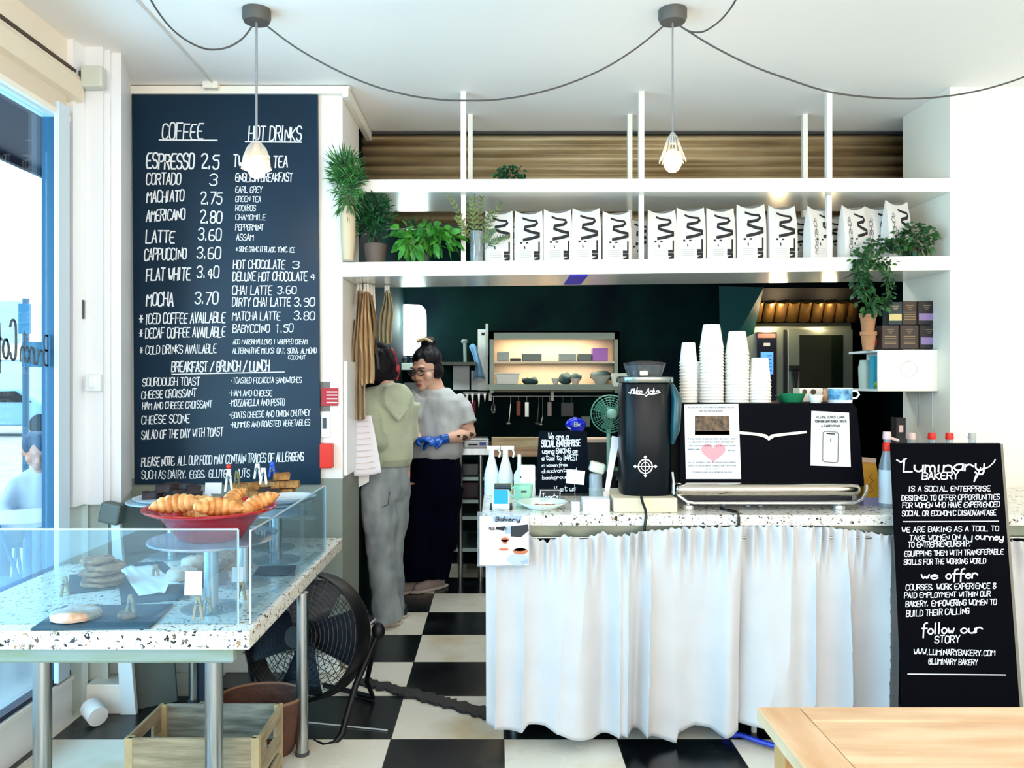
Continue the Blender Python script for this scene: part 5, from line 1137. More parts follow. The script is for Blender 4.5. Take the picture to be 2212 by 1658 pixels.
# jar with cream lid box, menu holder, white boxes
jr = thing('straw_jar', 'frosted glass jar with a cream block on top beside the grinder', 'jar', (PX(1287, 3.62), 3.62, ZCt))
obj('jar', MB().lathe([(.0, ZCt), (.027, ZCt), (.029, ZCt+.01), (.029, PZ(1026, 3.62)), (.026, PZ(1022, 3.62))], 24, (PX(1287, 3.62), 3.62, 0)), glass_mat('jar_glass', '#dfe9ea', .4, .35), jr, smooth=50)
obj('lid', MB().obox(P(1290, 1009, 3.62), (.066, .06, .046), 0, 0, .25), mat('lid_cream', '#e6e2cf', .4), jr, bev=.008)
mh = thing('menu_holder', 'tall white menu card leaning back against the grinder', 'menu card', (PX(1318, 3.5), 3.5, ZCt))
v = [P(1308, 1060, 3.47), P(1316, 1064, 3.47), P(1339, 945, 3.62), P(1322, 941, 3.62)]
v[0].z = v[1].z = ZCt+.001; v = [P(1306, 1062, 3.45), P(1315, 1062, 3.45), P(1339, 945, 3.60), P(1322, 941, 3.60)]
obj('card', MB().add(v+[p+Vector((.003, .006, 0)) for p in v], [(0,1,2,3),(7,6,5,4)]+[(i, 4+i, 4+(i+1) % 4, (i+1) % 4) for i in range(4)]), PAPER, mh)
obj('clip', MB().box(PX(1303, 3.45), PX(1314, 3.45), 3.44, 3.47, ZCt, PZ(1060, 3.45)), STEEL, mh)
wbx = thing('white_box', 'small white carton box on the counter in front of the jar', 'box', (PX(1287, 3.42), 3.42, ZCt))
obj('box', MB().box(PX(1259, 3.4), PX(1316, 3.4), 3.38, 3.46, ZCt, PZ(1076, 3.4)), mat('box_white', '#eeeef4', .5), wbx, bev=.002)
obj('lid_line', MB().box(PX(1258.5, 3.4), PX(1316.5, 3.4), 3.379, 3.461, PZ(1096, 3.4)-.0006, PZ(1096, 3.4)+.0006), mat('mark_grey2', '#b4b4bc', .5), wbx)
# spray bottles
def spray(px, D, zt_py, bodyr, label, liquid, yaw):
    x = PX(px, D); t = thing('spray_bottle', label, 'bottle', (x, D, ZCt), 'spray bottles on the counter'); h = PZ(zt_py, D)-ZCt
    pr = [(.0, 0), (bodyr, 0), (bodyr+.002, .01), (bodyr+.001, h*.42), (bodyr*.62, h*.66), (.013, h*.78), (.013, h*.84), (0, h*.84)]
    obj('body', MB().lathe([(r, ZCt+z) for r, z in pr], 28, (x, D, 0), cap=False), mat('frosted_bottle', '#dfe6ea', .4), t, smooth=50)
    if liquid: obj('label_band', MB().lathe([(bodyr+.0028, ZCt+.012), (bodyr+.0028, ZCt+h*.26)], 28, (x, D, 0), cap=False), mat(*liquid), t, smooth=50)
    c, s_ = math.cos(yaw), math.sin(yaw)
    hd = MB().tube([(x-.022*c, D-.022*s_, ZCt+h*.955), (x+.04*c, D+.04*s_, ZCt+h*.955)], [(.012, .010), (.009, .010)], 10).tube([(x, D, ZCt+h*.83), (x, D, ZCt+h*.95)], .013, 12)
    obj('spray_head', hd, mat('head_white', '#f2f4f2', .35), t, smooth=50)
    obj('trigger', MB().tube([(x+.03*c, D+.03*s_, ZCt+h*.94), (x+.042*c, D+.042*s_, ZCt+h*.86), (x+.036*c, D+.036*s_, ZCt+h*.76)], .0045, 6), mat('head_white', '#f2f4f2', .35), t, smooth=1)
spray(1062, 3.9, 962, .034, 'white spray bottle standing leftmost on the counter', None, .1)
spray(1092, 3.88, 962, .034, 'spray bottle with yellow label standing right of the white one', ('label_yellow', '#e2d98c', .5), .1)
o = thing('soap_bottle', 'slim pale pump bottle right of the two spray bottles', 'bottle', (PX(1122, 3.86), 3.86, ZCt)); x = PX(1122, 3.86)
obj('body', MB().lathe([(.0, ZCt), (.026, ZCt), (.027, ZCt+.10), (.010, ZCt+.13), (.010, ZCt+.155), (0, ZCt+.155)], 24, (x, 3.86, 0), cap=False), mat('frosted_bottle', '#dfe6ea', .4), o, smooth=50)
obj('pump', MB().tube([(x, 3.86, ZCt+.155), (x, 3.86, PZ(981, 3.86))], .009, 10), mat('head_white', '#f2f4f2', .35), o, smooth=1)
t = thing('napkin_box', 'white napkin box behind the mint mug', 'box', (PX(1142, 3.7), 3.7, ZCt)); obj('box', MB().box(PX(1124, 3.7), PX(1156, 3.7), 3.7, 3.76, ZCt, PZ(1006, 3.7)), mat('box_white', '#eeeef4', .5), t, bev=.002)
obj('dot', MB().obox(P(1120, 1030, 3.7)+Vector((.01, -.001, 0)), (.006, .002, .006)), INK, t)
# right end: mustard bag, syrup bottles
t = thing('mustard_bag', 'mustard yellow paper bag standing right of the espresso machine', 'bag', (PX(1884, 3.6), 3.6, ZCt))
D = 3.55; v0 = [(PX(1866, D), D), (PX(1898, D), D), (PX(1898, D), D+.07), (PX(1866, D), D+.07)]; zz = PZ(996, D)
obj('bag', MB().loft([[Vector((x, y, ZCt)) for x, y in v0], [Vector((x, y, ZCt+.12)) for x, y in v0], [Vector((x+(-.002 if k < 2 else 0), D+.035+(.01 if k > 1 else -.01)*1, zz)) for k, (x, y) in enumerate(v0)]]), mat('mustard_paper', '#c08a18', .6), t)
obj('folded_top', MB().obox((PX(1882, D), D+.03, zz+.003), (.062, .022, .02), 0, 0, .08), mat('pinkish_paper', '#cfae9a', .6), t)
obj('base_band', MB().box(PX(1866, D)-.001, PX(1898, D)+.001, D-.0015, D+.0705, ZCt, ZCt+.035), mat('lilac_band', '#8d86a8', .5), t)
m = MB(); ml = on_plane((0, D, 0), (0, -1, 0), .002); ribbon(m, [(1884, 1022), (1878, 1030), (1886, 1038), (1878, 1048), (1886, 1058), (1878, 1064)], 2, ml); obj('printed_mark', m, mat('mark_brown', '#8a5c10', .6), t)
def bottle(px, D, zt_py, r, label, capc, lab=None, capname='cap'):
    x = PX(px, D); z0 = ZCt if D < W1 else ZCt; t = thing('bottle', label, 'bottle', (x, D, ZCt), 'bottles behind the leaning sign'); h = PZ(zt_py, D)-ZCt
    obj('glass', MB().lathe([(.0, ZCt), (r, ZCt), (r, ZCt+h*.55), (r*.45, ZCt+h*.78), (.014, ZCt+h*.88), (.014, ZCt+h*.92), (0, ZCt+h*.92)], 28, (x, D, 0), cap=False), glass_mat('syrup_glass', '#dbe2e4', .5, .3), t, smooth=50)
    obj(capname, MB().lathe([(.017, ZCt+h*.9), (.018, ZCt+h*.92), (.016, ZCt+h), (0, ZCt+h)], 20, (x, D, 0)), capc, t, smooth=50)
    if lab: obj('label', MB().lathe([(r+.001, ZCt+.02), (r+.001, ZCt+h*.5)], 28, (x, D, 0), cap=False), lab, t, smooth=1)
    return t
b = bottle(1916, 3.5, 932, .032, 'clear squeezy bottle with pale pink head and white label left of the leaning sign', mat('pale_pink', '#ecc9c4', .4), mat('label_white', '#e9ecf2', .5))
obj('red_neck', MB().lathe([(.016, PZ(975, 3.5)), (.0185, PZ(970, 3.5)), (.0185, PZ(960, 3.5)), (.015, PZ(955, 3.5))], 20, (PX(1916, 3.5), 3.5, 0)), mat('bright_red', '#e0260c', .4), b)
obj('nozzle', MB().tube([(PX(1916, 3.5)+.01, 3.5, PZ(945, 3.5)), (PX(1916, 3.5)+.05, 3.5, PZ(951, 3.5))], .006, 8), mat('pale_pink', '#ecc9c4', .4), b)
for px, col, nm in ((1969, mat('pale_pink', '#ecc9c4', .4), 'pale pink capped bottle just showing over the left of the leaning sign'), (2013, mat('bright_red', '#e0260c', .4), 'bottle with flat red cap showing over the middle of the leaning sign'), (2051, mat('bright_red', '#e0260c', .4), 'bottle with tall red cap showing over the right of the leaning sign'), (2100, mat('grey_clear', '#b9b7ae', .3), 'open grey glass bottle neck showing over the right corner of the leaning sign')):
    bottle(px, 3.7, 934, .035, nm, col)
t = thing('black_carton', 'small black carton on a ledge right of the kitchen opening', 'carton', P(1946, 948, 4.4))
D = 4.40; obj('carton', MB().box(PX(1936, D), PX(1957, D), D, D+.06, PZ(948, D), PZ(902, D)), BLACK, t, bev=.002)
obj('pink_mark', MB().box(PX(1942, D), PX(1951, D), D-.001, D, PZ(933, D), PZ(918, D)), mat('pale_pink', '#ecc9c4', .4), t)
t = thing('grey_ledge', 'pale grey post carrying the small black carton', 'post', (PX(1946, 4.45), 4.45, 0)); obj('post', MB().box(PX(1935, D), PX(1960, D), D-.0, D+.09, 0, PZ(948, D)), mat('post_dark', '#16262b', .5), t)
# ================================================================== coffee bags on the lower shelf
BAGM = mat('bag_white', '#dedad5', .6, bump=.25, bscale=30)
BW, BD, BH = .150, .075, .262
def bag_front(u, v): # u 0..1 left-right, v 0..1 top-bottom
    z = BH*(1-v)-.0; w = BW*(.5 if v > .3 else .5-.03*(1-v/.3)); dep = BD/2*min(1, .08+v*1.9)*(1-.25*(2*u-1)**4)
    zz = z-(.020*(1-(2*u-1)**2) if v < .25 else 0)*(1-v/.25 if v < .25 else 0)
    return Vector(((2*u-1)*w, -dep-.0012, zz))
def bag_mesh():
    N = 10; rings = []
    for v in (1, .97, .8, .6, .4, .25, .12, .04, 0):
        fr_ = [bag_front(i/N, v) for i in range(N+1)]
        for p in fr_: p.y += .0012
        bk = [Vector((p.x, -p.y, p.z)) for p in reversed(fr_)]
        rings.append(fr_+bk)
    return MB().loft(rings)
def make_bag(side=False):
    t = thing('coffee_bag', 'x', 'coffee bag', (0, 0, 0)); obj('pouch', bag_mesh(), BAGM, t, smooth=60)
    pl = lambda x, y: bag_front(x, y)
    m = MB(); off = .0
    sq_ = [(.30, .12), (.52, .17), (.76, .20), (.80, .25), (.70, .30), (.38, .33), (.36, .38), (.60, .43), (.86, .46), (.86, .51), (.62, .55), (.32, .58)]
    if side: sq_ = [(.5+(a-.3)*.75, b) for a, b in sq_]
    out = []
    for a, b in zip(sq_, sq_[1:]): out += [a, ((a[0]+b[0])/2, (a[1]+b[1])/2)]
    out.append(sq_[-1]); ribbon(m, out, .058, lambda x, y: pl(x, y))
    obj('squiggle', m, INK, t)
    m = MB()
    for a, b, w in (((.22, .635), (.27, .635), .035), ((.42, .635), (.48, .635), .03), ((.36, .71), (.37, .74), .035)): ribbon(m, [a, b], w, pl)
    if not side:
        ribbon(m, [(.86, .63), (.86, .82), (.70, .82)], .055, pl); ribbon(m, [(.70, .88), (.86, .88), (.86, .93), (.72, .96)], .055, pl)
    else: write(m, 'WORKSHOP', 0, 1, 0, .1, lambda x, y: pl(.14+(-y)*1.2, .93-x*.72), .012, .0, .2)
    obj('lettering', m, INK, t)
    m = MB()
    for k in range(4): ribbon(m, [(.2, .80+k*.035), (.58, .80+k*.035)], .008, pl)
    obj('small_print', m, mat('print_grey', '#a9a9ad', .7), t)
    return t
bagA = make_bag(); bagB = make_bag(True)
words = ['first', 'second', 'third', 'fourth', 'fifth', 'sixth', 'seventh', 'eighth', 'ninth', 'tenth', 'eleventh', 'twelfth', 'thirteenth', 'last']
spots = [(1078, 455, 0), (1142, 455, 0), (1204, 452, 0), (1266, 449, 0), (1331, 456, 0), (1429, 453, 0), (1491, 448, 0), (1555, 449, 0), (1621, 441, 0), (1688, 444, 0), (1767, 447, 1), (1842, 445, 1), (1936, 434, 1)]
DBg = W1+.10
used = [False, False]
for i, (px, top, sd) in enumerate(spots):
    x = PX(px, DBg); z = zlow(x)
    if i == 0: lb = 'white coffee bag with black squiggle, leftmost, right beside the glass vase'
    elif i < 5: lb = f'{words[i]} white coffee bag counted from the glass vase, black squiggle facing out'
    elif i < 10: lb = f'{words[i-5]} white coffee bag right of the middle shelf post, black squiggle facing out'
    else: lb = ['white coffee bag turned sideways against the right shelf post', 'white coffee bag turned sideways just right of the right shelf post', 'white coffee bag turned sideways above the trailing ivy at the shelf end'][i-10]
    src = bagB if sd else bagA; fs = (PZ(top, DBg)-z)/BH*1.0
    if not used[sd]: o = src; used[sd] = True; o['label'] = lb; o['group'] = 'coffee bags on the lower shelf'
    else: o = dup(src, (0, 0, 0), None, lb, 'coffee bags on the lower shelf')
    o.location = (x, DBg, z); o.rotation_euler.z = random.uniform(-.08, .08)+(.35 if sd else 0); o.scale = (1, 1, fs)
for px in (1112, 1174, 1236, 1300, 1382, 1462, 1524, 1590, 1655, 1727, 1885, 1800):
    x = PX(px, W1+.22); b = dup(bagA if px != 1885 else bagB, (x, W1+.225 if px != 1885 else W1+.16, zlow(x)), random.uniform(-.1, .1), 'white coffee bag in the rear row, showing through the gaps' if px != 1885 else 'white coffee bag wedged behind the sideways bags near the ivy', 'coffee bags in the rear row')
    b.scale = (1, 1, .98 if px != 1885 else 1.12)

# ================================================================== plants
def leaves(m, n, cfun, L, W, droop=.3, updir=.3, spread=1, seed=0, curl=.2, outward=None, chaos=0):
    r = random.Random(seed)
    for _ in range(n):
        c, d = cfun(r); d = Vector(d)+Vector((r.gauss(0, 1), r.gauss(0, 1), r.gauss(0, 1)))*chaos
        if d.length < 1e-4: d = Vector((0, 0, 1))
        d.normalize(); l = L*r.uniform(.6, 1.2); w = W*r.uniform(.7, 1.2)
        s = d.cross(Vector((r.uniform(-1, 1), r.uniform(-1, 1), r.uniform(-1, 1))))
        if s.length < 1e-3: continue
        s.normalize(); pts = []
        for k, ww in ((0, .15), (.35, 1), (.7, .8), (1, .05)):
            p = c+d*l*k+Vector((0, 0, -droop*l*k*k)); pts += [p-s*w*ww/2, p+s*w*ww/2]
        m.add(pts, [(0, 1, 3, 2), (2, 3, 5, 4), (4, 5, 7, 6)])
    return m
def LG(name, a, b): return mat(name, a, .45, var=.5, scale=18, col2=b)
def ball(c, rx, ry, rz, up=.2):
    def f(r):
        v = Vector((r.gauss(0, .5), r.gauss(0, .5), r.gauss(0, .5))); v = v if v.length < 1 else v.normalized()
        p = Vector((c[0]+v.x*rx, c[1]+v.y*ry, c[2]+v.z*rz)); return p, Vector((v.x, v.y, v.z+up))
    return f
GD = LG('leaf_dark', '#1e6130', '#0a2c1c'); GM = LG('leaf_mid', '#3f8a2c', '#175224'); GB = LG('leaf_bright', '#5aa636', '#2c7a30'); GI = LG('leaf_ivy', '#336b30', '#10321c'); GO = LG('leaf_olive', '#6b7a34', '#3a5028')
# bushy grass plant at the pier
D = W1-.06; c = P(752, 385, D)
t = thing('hanging_plant', 'bushy needle leaved green plant in a tall beige vase left of the shelves', 'plant', P(750, 560, D))
m = MB(); leaves(m, 900, ball((c.x, D-.02, c.z), .075, .06, .105, .9), .055, .006, .2, seed=1, chaos=.8); leaves(m, 160, ball((c.x-.02, D-.02, c.z+.06), .07, .05, .06, .5), .06, .006, .1, seed=2); leaves(m, 160, ball((c.x+.0, D-.02, c.z-.12), .05, .04, .06, -.5), .05, .006, .1, seed=3)
obj('foliage', m, LG('leaf_needle', '#3f8f3a', '#0d3c20'), t)
vx = PX(750, D-.02); obj('vase', MB().lathe([(.0, PZ(562, D)), (.028, PZ(562, D)), (.036, PZ(520, D)), (.038, PZ(470, D)), (.028, PZ(446, D)), (.02, PZ(446, D))], 24, (vx, D+.0, 0), cap=False), mat('beige_vase', '#cdbb9c', .5), t, smooth=50)
# taupe pot
D = W1+.14; t = thing('potted_plant', 'dark green spiky plant in a taupe pot on the left of the lower shelf', 'plant', (PX(811, D), D, zlow(PX(811, D))))
zb_ = zlow(PX(811, D)); x = PX(811, D); ztp = PZ(528, D)
obj('pot', MB().lathe([(.0, zb_), (.048, zb_), (.062, ztp), (.057, ztp), (.05, ztp-.02), (0, ztp-.02)], 28, (x, D, 0), cap=False), mat('taupe_pot', '#6d5f58', .6), t, smooth=50)
m = MB(); cc = P(808, 465, D-.08); leaves(m, 800, ball((cc.x, D-.10, cc.z), .085, .07, .105, .8), .06, .008, .2, seed=4, chaos=.8); obj('foliage', m, LG('leaf_spiky', '#1f6a34', '#04241a'), t)
obj('stem', MB().tube([(x, D, ztp-.02), (x-.01, D-.04, cc.z-.05), (cc.x, D-.1, cc.z)], .006, 6), mat('stem_brown', '#4d3a26', .7), t)
# broad leaf plant
D = W1+.12; x = PX(915, D); zb_ = zlow(x); t = thing('pothos_plant', 'bright green broad leaved trailing plant in a dark pot on the lower shelf', 'plant', (x, D, zb_))
obj('pot', MB().lathe([(.0, zb_), (.04, zb_), (.052, zb_+.085), (.047, zb_+.085), (0, zb_+.07)], 28, (x, D, 0), cap=False), mat('dark_teal_pot', '#0f3a36', .4), t, smooth=50)
m = MB(); cc = P(915, 512, D-.05)
leaves(m, 130, ball((cc.x, D-.08, cc.z), .16, .06, .06, .3), .068, .042, .5, seed=5); leaves(m, 40, ball((cc.x+.10, D-.08, cc.z+.0), .10, .05, .04, .1), .07, .04, .4, seed=6); leaves(m, 18, ball((PX(885, D), D-.1, PZ(535, D)), .05, .02, .03, -.4), .06, .035, .3, seed=7)
obj('foliage', m, GB, t)
m = MB(); r = random.Random(4)
for k in range(16): m.tube([(x, D, zb_+.07), (x+r.uniform(-.08, .08), D-.05, zb_+.12+r.uniform(0, .03)), (x+r.uniform(-.17, .17), D-.09, zb_+r.uniform(.04, .13))], .002, 4)
obj('stem', m, GM, t)
m = MB(); cc = P(880, 487, D+.1); leaves(m, 180, ball((cc.x+.02, D+.16, cc.z-.0), .16, .04, .03, .6), .05, .005, .2, seed=9)
t2 = thing('grass_plant', 'low tuft of thin dark leaves behind the broad leaved plant', 'plant', (PX(890, D+.16), D+.18, zlow(x))); obj('foliage', m, GD, t2)
obj('pot', MB().lathe([(.0, zb_), (.05, zb_), (.055, zb_+.12), (.0, zb_+.12)], 24, (PX(885, D+.2), D+.2, 0)), mat('dark_teal_pot', '#0f3a36', .4), t2, smooth=50)
# fern in glass vase
D = W1+.07; x = PX(1030, D); zb_ = zlow(x); t = thing('fern_vase', 'olive green cut fronds in a clear glass vase beside the coffee bags', 'vase', (x, D, zb_)); ztp = PZ(500, D)
obj('vase', MB().lathe([(.034, zb_), (.037, ztp), (.035, ztp), (.032, zb_+.006), (.0, zb_+.006)], 28, (x, D, 0), cap=False), glass_mat('vase_glass', '#e3eef0', .5, .18), t, smooth=50)
obj('pebbles', MB().lathe([(.0, zb_+.006), (.03, zb_+.006), (.03, zb_+.03), (0, zb_+.034)], 16, (x, D, 0)), mat('pebble_tan', '#b88f63', .7, var=.5, scale=60), t)
m = MB(); st_ = MB()
for k, (tx, ty, dz) in enumerate(((1024, 398, 0), (1040, 425, .02), (1018, 430, -.02), (970, 425, -.03), (985, 470, .0), (1083, 440, -.02), (1068, 500, -.03), (1060, 455, .02), (1095, 515, -.04), (1008, 440, .03))):
    a = Vector((x, D, zb_+.02)); e = P(tx, ty, D-.03)+Vector((0, dz, 0)); mid = (a+e)/2+Vector((0, -.01, .05))
    pts = [a*(1-u)**2+mid*2*u*(1-u)+e*u*u for u in [i/12 for i in range(13)]]; st_.tube(pts, .0014, 4)
    for q in range(5, 13):
        for s in (-1, 1):
            dr_ = (pts[q]-pts[q-1]).normalized(); sd = dr_.cross(Vector((0, 1, 0))).normalized()*s
            p = pts[q]; dd = (dr_*.7+sd).normalized()*.03*(1-.5*(q-5)/8); n_ = Vector((0, .004, 0))
            w = dr_*.006; m.add([p-w, p+dd*.5-w, p+dd, p+dd*.5+w, p+w], [(0, 1, 2, 3, 4)])
obj('fronds', m, GO, t); obj('stem', st_, GO, t)
# ivy on top shelf
D = W1+.12; x = PX(1105, D); t = thing('small_ivy', 'small dark green ivy peeking over the upper white shelf', 'plant', (x, D, ZU1))
obj('pot', MB().lathe([(.0, ZU1), (.035, ZU1), (.04, ZU1+.02), (0, ZU1+.02)], 24, (x, D, 0)), mat('dark_teal_pot', '#0f3a36', .4), t, smooth=50)
m = MB(); leaves(m, 150, ball((x, D-.02, ZU1+.045), .075, .05, .035, .2), .03, .022, .4, seed=12); obj('foliage', m, GD, t)
# trailing ivy on the right
D = W1+.05; x = PX(1975, D); zb_ = zlow(x); t = thing('trailing_ivy', 'dark ivy trailing over the right end of the lower shelf beside the coffee bags', 'plant', (x, D, zb_))
obj('pot', MB().lathe([(.0, zb_), (.05, zb_), (.062, zb_+.06), (0, zb_+.055)], 24, (x, D+.05, 0)), mat('brown_pot', '#4a3226', .6), t, smooth=50)
m = MB()
def along(pts, rad, up):
    def f(r):
        k = r.random()*(len(pts)-1); i = min(int(k), len(pts)-2); p = pts[i].lerp(pts[i+1], k-i)
        v = Vector((r.gauss(0, .6), r.gauss(0, .6), r.gauss(0, .6))); return p+v*rad, v+Vector((0, -.2, up))
    return f
leaves(m, 260, ball((PX(1975, D), D-.0, PZ(515, D)), .11, .06, .075, .2), .028, .024, .4, seed=20)
leaves(m, 190, along([P(1965, 530, D-.05), P(1915, 528, D-.06), P(1860, 540, D-.07)], .028, .2), .028, .024, .4, seed=21)
leaves(m, 260, along([P(1862, 540, D-.07), P(1856, 590, D-.10), P(1866, 630, D-.10), P(1890, 668, D-.09)], .030, -.2), .028, .022, .4, seed=22)
leaves(m, 130, along([P(1895, 560, D-.08), P(1922, 600, D-.09), P(1920, 640, D-.09), P(1910, 660, D-.09)], .016, -.2), .024, .018, .4, seed=23)
leaves(m, 60, along([P(1862, 560, D-.08), P(1930, 575, D-.09)], .02, -.2), .026, .02, .4, seed=24)
obj('foliage', m, GI, t)
m = MB(); m.tube([P(1965, 540, D-.05), P(1900, 545, D-.07), P(1860, 560, D-.08), P(1858, 600, D-.09), P(1885, 665, D-.08)], .002, 4).tube([P(1900, 550, D-.07), P(1922, 600, D-.09), P(1914, 655, D-.09)], .0016, 4); obj('stem', m, mat('vine_green', '#5f7a3c', .6), t)

# ================================================================== wall box, pots and tea cartons at the right of the opening
D0, D1_ = 4.25, 4.60; xl_, xr_ = PX(1896, D0), PX(2027, D0); zb_, zt_2 = PZ(845, D0), PZ(755, D0)
t = thing('wall_box', 'white box shelf with round emblem, fixed at the right of the kitchen opening', 'box shelf', ((xl_+xr_)/2, 4.4, zb_))
obj('front_panel', MB().box(xl_, xr_, D0, D0+.012, zb_, zt_2), mat('box_enamel', '#f4efe4', .4), t, bev=.006)
obj('carcass', MB().box(xl_, xr_, D0+.012, D1_, zt_2-.012, zt_2).box(xl_, xr_, D0+.012, D1_, zb_, zb_+.012).box(xr_-.012, xr_, D0+.012, D1_, zb_, zt_2).box(xl_+.10, xl_+.112, D0+.012, D1_, zb_, zt_2), mat('box_white2', '#e7e8e6', .5), t)
ep = on_plane((0, D0, 0), (0, -1, 0), .001); m = MB(); ribbon(m, [(1963+18*math.cos(2*PI*k/30), 797+16*math.sin(2*PI*k/30)) for k in range(31)], 1.1, ep); ribbon(m, [(1958, 781), (1967, 777)], 1.2, ep); obj('round_emblem', m, mat('emblem_grey', '#c9c0b8', .5), t)
for px, col, h in ((1842, '#c9d8d0', .16), (1868, '#1da0c8', .14), (1856, '#7fa24a', .05)):
    Dd = 4.36+(px-1842)*.0; xx = PX(px, 4.5)
o = obj('glass_jar', MB().lathe([(.0, zb_+.012), (.03, zb_+.012), (.034, zb_+.13), (.025, zb_+.17), (0, zb_+.17)], 20, (xl_+.045, 4.50, 0)), mat('jar_pale', '#b9c8bd', .3), smooth=50); tag(o, 'pale jar standing inside the open left side of the white box', 'jar', 'jars in the white box')
o = obj('packet', MB().box(xl_+.03, xl_+.07, 4.36, 4.41, zb_+.012, zt_2-.03), mat('packet_cyan', '#2aa6c4', .4)); tag(o, 'cyan packet standing inside the open left side of the white box', 'packet')
o = obj('green_packet', MB().ell((xl_+.04, 4.31, zb_+.035), (.03, .03, .024), 12, 8), mat('packet_green', '#6f9a3a', .5), smooth=1); tag(o, 'small green bundle at the front of the white box opening', 'packet')
TC = mat('terracotta', '#c08a62', .8, var=.15, scale=20)
def tpot(px, D, z, label, h=.095, r=.040):
    x = PX(px, D); t = thing('terracotta_pot', label, 'plant pot', (x, D, z), 'terracotta pots stacked on the white box')
    obj('pot', MB().lathe([(.0, z), (r*.72, z), (r*.95, z+h*.8), (0, z+h*.8)], 28, (x, D, 0)), TC, t, smooth=50)
    obj('rim', MB().lathe([(r*.95, z+h*.79), (r*1.06, z+h*.80), (r*1.08, z+h), (r*.98, z+h), (r*.93, z+h*.82)], 28, (x, D, 0), cap=False), TC, t, smooth=50)
xp = 1876; Dp_ = 4.35
tpot(xp, Dp_, zt_2, 'lower terracotta pot standing on the left edge of the white box', .1, .040); tpot(xp-1, Dp_, zt_2+.095, 'upper terracotta pot stacked on the other pot under the ivy', .105, .042)
TB = mat('tea_black', '#0d0812', .45); TBb = mat('tea_brown', '#3a2b22', .5)
def tea(x0, x1, y0, y1, label, front, band=None, D=4.30):
    z = PZ(y1, D); t = thing('tea_box', label, 'tea box', (PX((x0+x1)/2, D), D+.03, z), 'tea boxes on the white box')
    obj('carton', MB().box(PX(x0, D), PX(x1, D), D, D+.07, PZ(y1, D), PZ(y0, D)), front, t, bev=.0015)
    fp = on_plane((0, D, 0), (0, -1, 0), .001); m = MB()
    cxm = (x0+x1)/2
    if band: m2 = MB().add([fp(x0+1, y0+(y1-y0)*.52), fp(x1-1, y0+(y1-y0)*.52), fp(x1-1, y0+(y1-y0)*.82), fp(x0+1, y0+(y1-y0)*.82)], [(0,1,2,3)]); obj('coloured_band', m2, band, t)
    for k in range(3): ribbon(m, [(cxm-7+k*2, y0+9+k*4), (cxm+7-k*2, y0+9+k*4)], 1.6, fp)
    if not band:
        for k in range(4): ribbon(m, [(cxm-12, y0+24+k*5), (cxm+12, y0+24+k*5)], 1.2, fp)
    obj('lettering', m, mat('tea_gold', '#a58a5e', .5), t)
zt2px = 755
LIL = mat('tea_lilac', '#8f78a8', .5); YEL = mat('tea_yellow', '#d9c684', .5); RED = mat('tea_red', '#9a1f34', .5)
tea(1891, 1906, 708, 753, 'narrow tea box with red band at the left end of the lower row', TB, RED, 4.36)
tea(1906, 1941, 702, 753, 'brown tea box, left of the three wide boxes in the lower row', TBb)
tea(1945, 1984, 702, 753, 'brown tea box with red and white mark in the middle of the lower row', TBb)
tea(1988, 2027, 702, 753, 'black tea box with lilac band at the right end of the lower row', TB, LIL)
tea(1920, 1949, 652, 701, 'dark tea box with pale yellow band on the upper row', mat('tea_dark_teal', '#152c33', .5), YEL)
tea(1951, 1980, 650, 701, 'brown tea box in the middle of the upper row', TBb)
tea(1984, 2020, 650, 701, 'black tea box with lilac band at the right end of the upper row', TB, LIL)
xx = XR-.012; t = thing('white_bracket', 'thin white wires and bracket hanging under the white box', 'bracket', (xx, 4.35, PZ(930, 4.35)))
obj('wire', MB().tube([P(1985, 846, 4.35), P(1985, 922, 4.35)], .003, 5), mat('grey_cord', '#8b9096', .7), t); obj('wire', MB().tube([P(2014, 846, 4.3), P(2014, 925, 4.3)], .003, 5), mat('pale_wire', '#cfd0d0', .6), t)

# ================================================================== aprons hanging from the lower shelf
def cloth(px0, px1, py0, py1, D, label, col, seed, taper=.35, name='apron'):
    rnd = random.Random(seed); NX, NZ = 36, 40; cx = (px0+px1)/2; hw = (px1-px0)/2; V = []
    for j in range(NZ+1):
        v = j/NZ; py = py0+(py1-py0)*v; wv = taper+(1-taper)*min(1, v*2.2)*(1-.25*max(0, v-.7))
        for i in range(NX+1):
            u = i/NX*2-1; x = PX(cx+u*hw*wv+2*math.sin(v*5+seed), D); fold = .022*math.sin(u*9+seed+v*1.3)+.012*math.sin(u*19+seed*2+v*3)
            V.append((x, D+fold-.01*math.cos(u*1.4), PZ(py+3*math.sin(u*3+seed)*v, D)))
    m = MB().add(V, [(j*(NX+1)+i, j*(NX+1)+i+1, (j+1)*(NX+1)+i+1, (j+1)*(NX+1)+i) for j in range(NZ) for i in range(NX)])
    t = thing(name, label, 'apron', P(cx, py1, D), 'aprons hanging under the shelf')
    o = obj('cloth', m, col, t, smooth=1); o.modifiers.new('s', 'SOLIDIFY').thickness = .003
    zs = zlowb(PX(cx, D)); sm_ = MB()
    for s in (-1, 1): sm_.tube([P(cx+s*hw*taper*.7, py0+4, D), (PX(cx+s*3, D), D, zs-.004)], [(.008, .0015), (.006, .0015)], 6)
    obj('strap', sm_, mat('strap_white', '#efe9de', .8), t); return t
K1 = mat('apron_tan', '#cdb698', .85, var=.15, scale=9, bump=.2, bscale=40); K2 = mat('apron_brown', '#a88762', .85, var=.2, scale=9, bump=.2, bscale=40); K3 = mat('apron_khaki', '#c6b998', .85, var=.2, scale=9); K4 = mat('apron_dark', '#39352f', .8)
cloth(762, 792, 628, 905, 4.42, 'long light tan apron hanging nearest the pier', K1, 1)
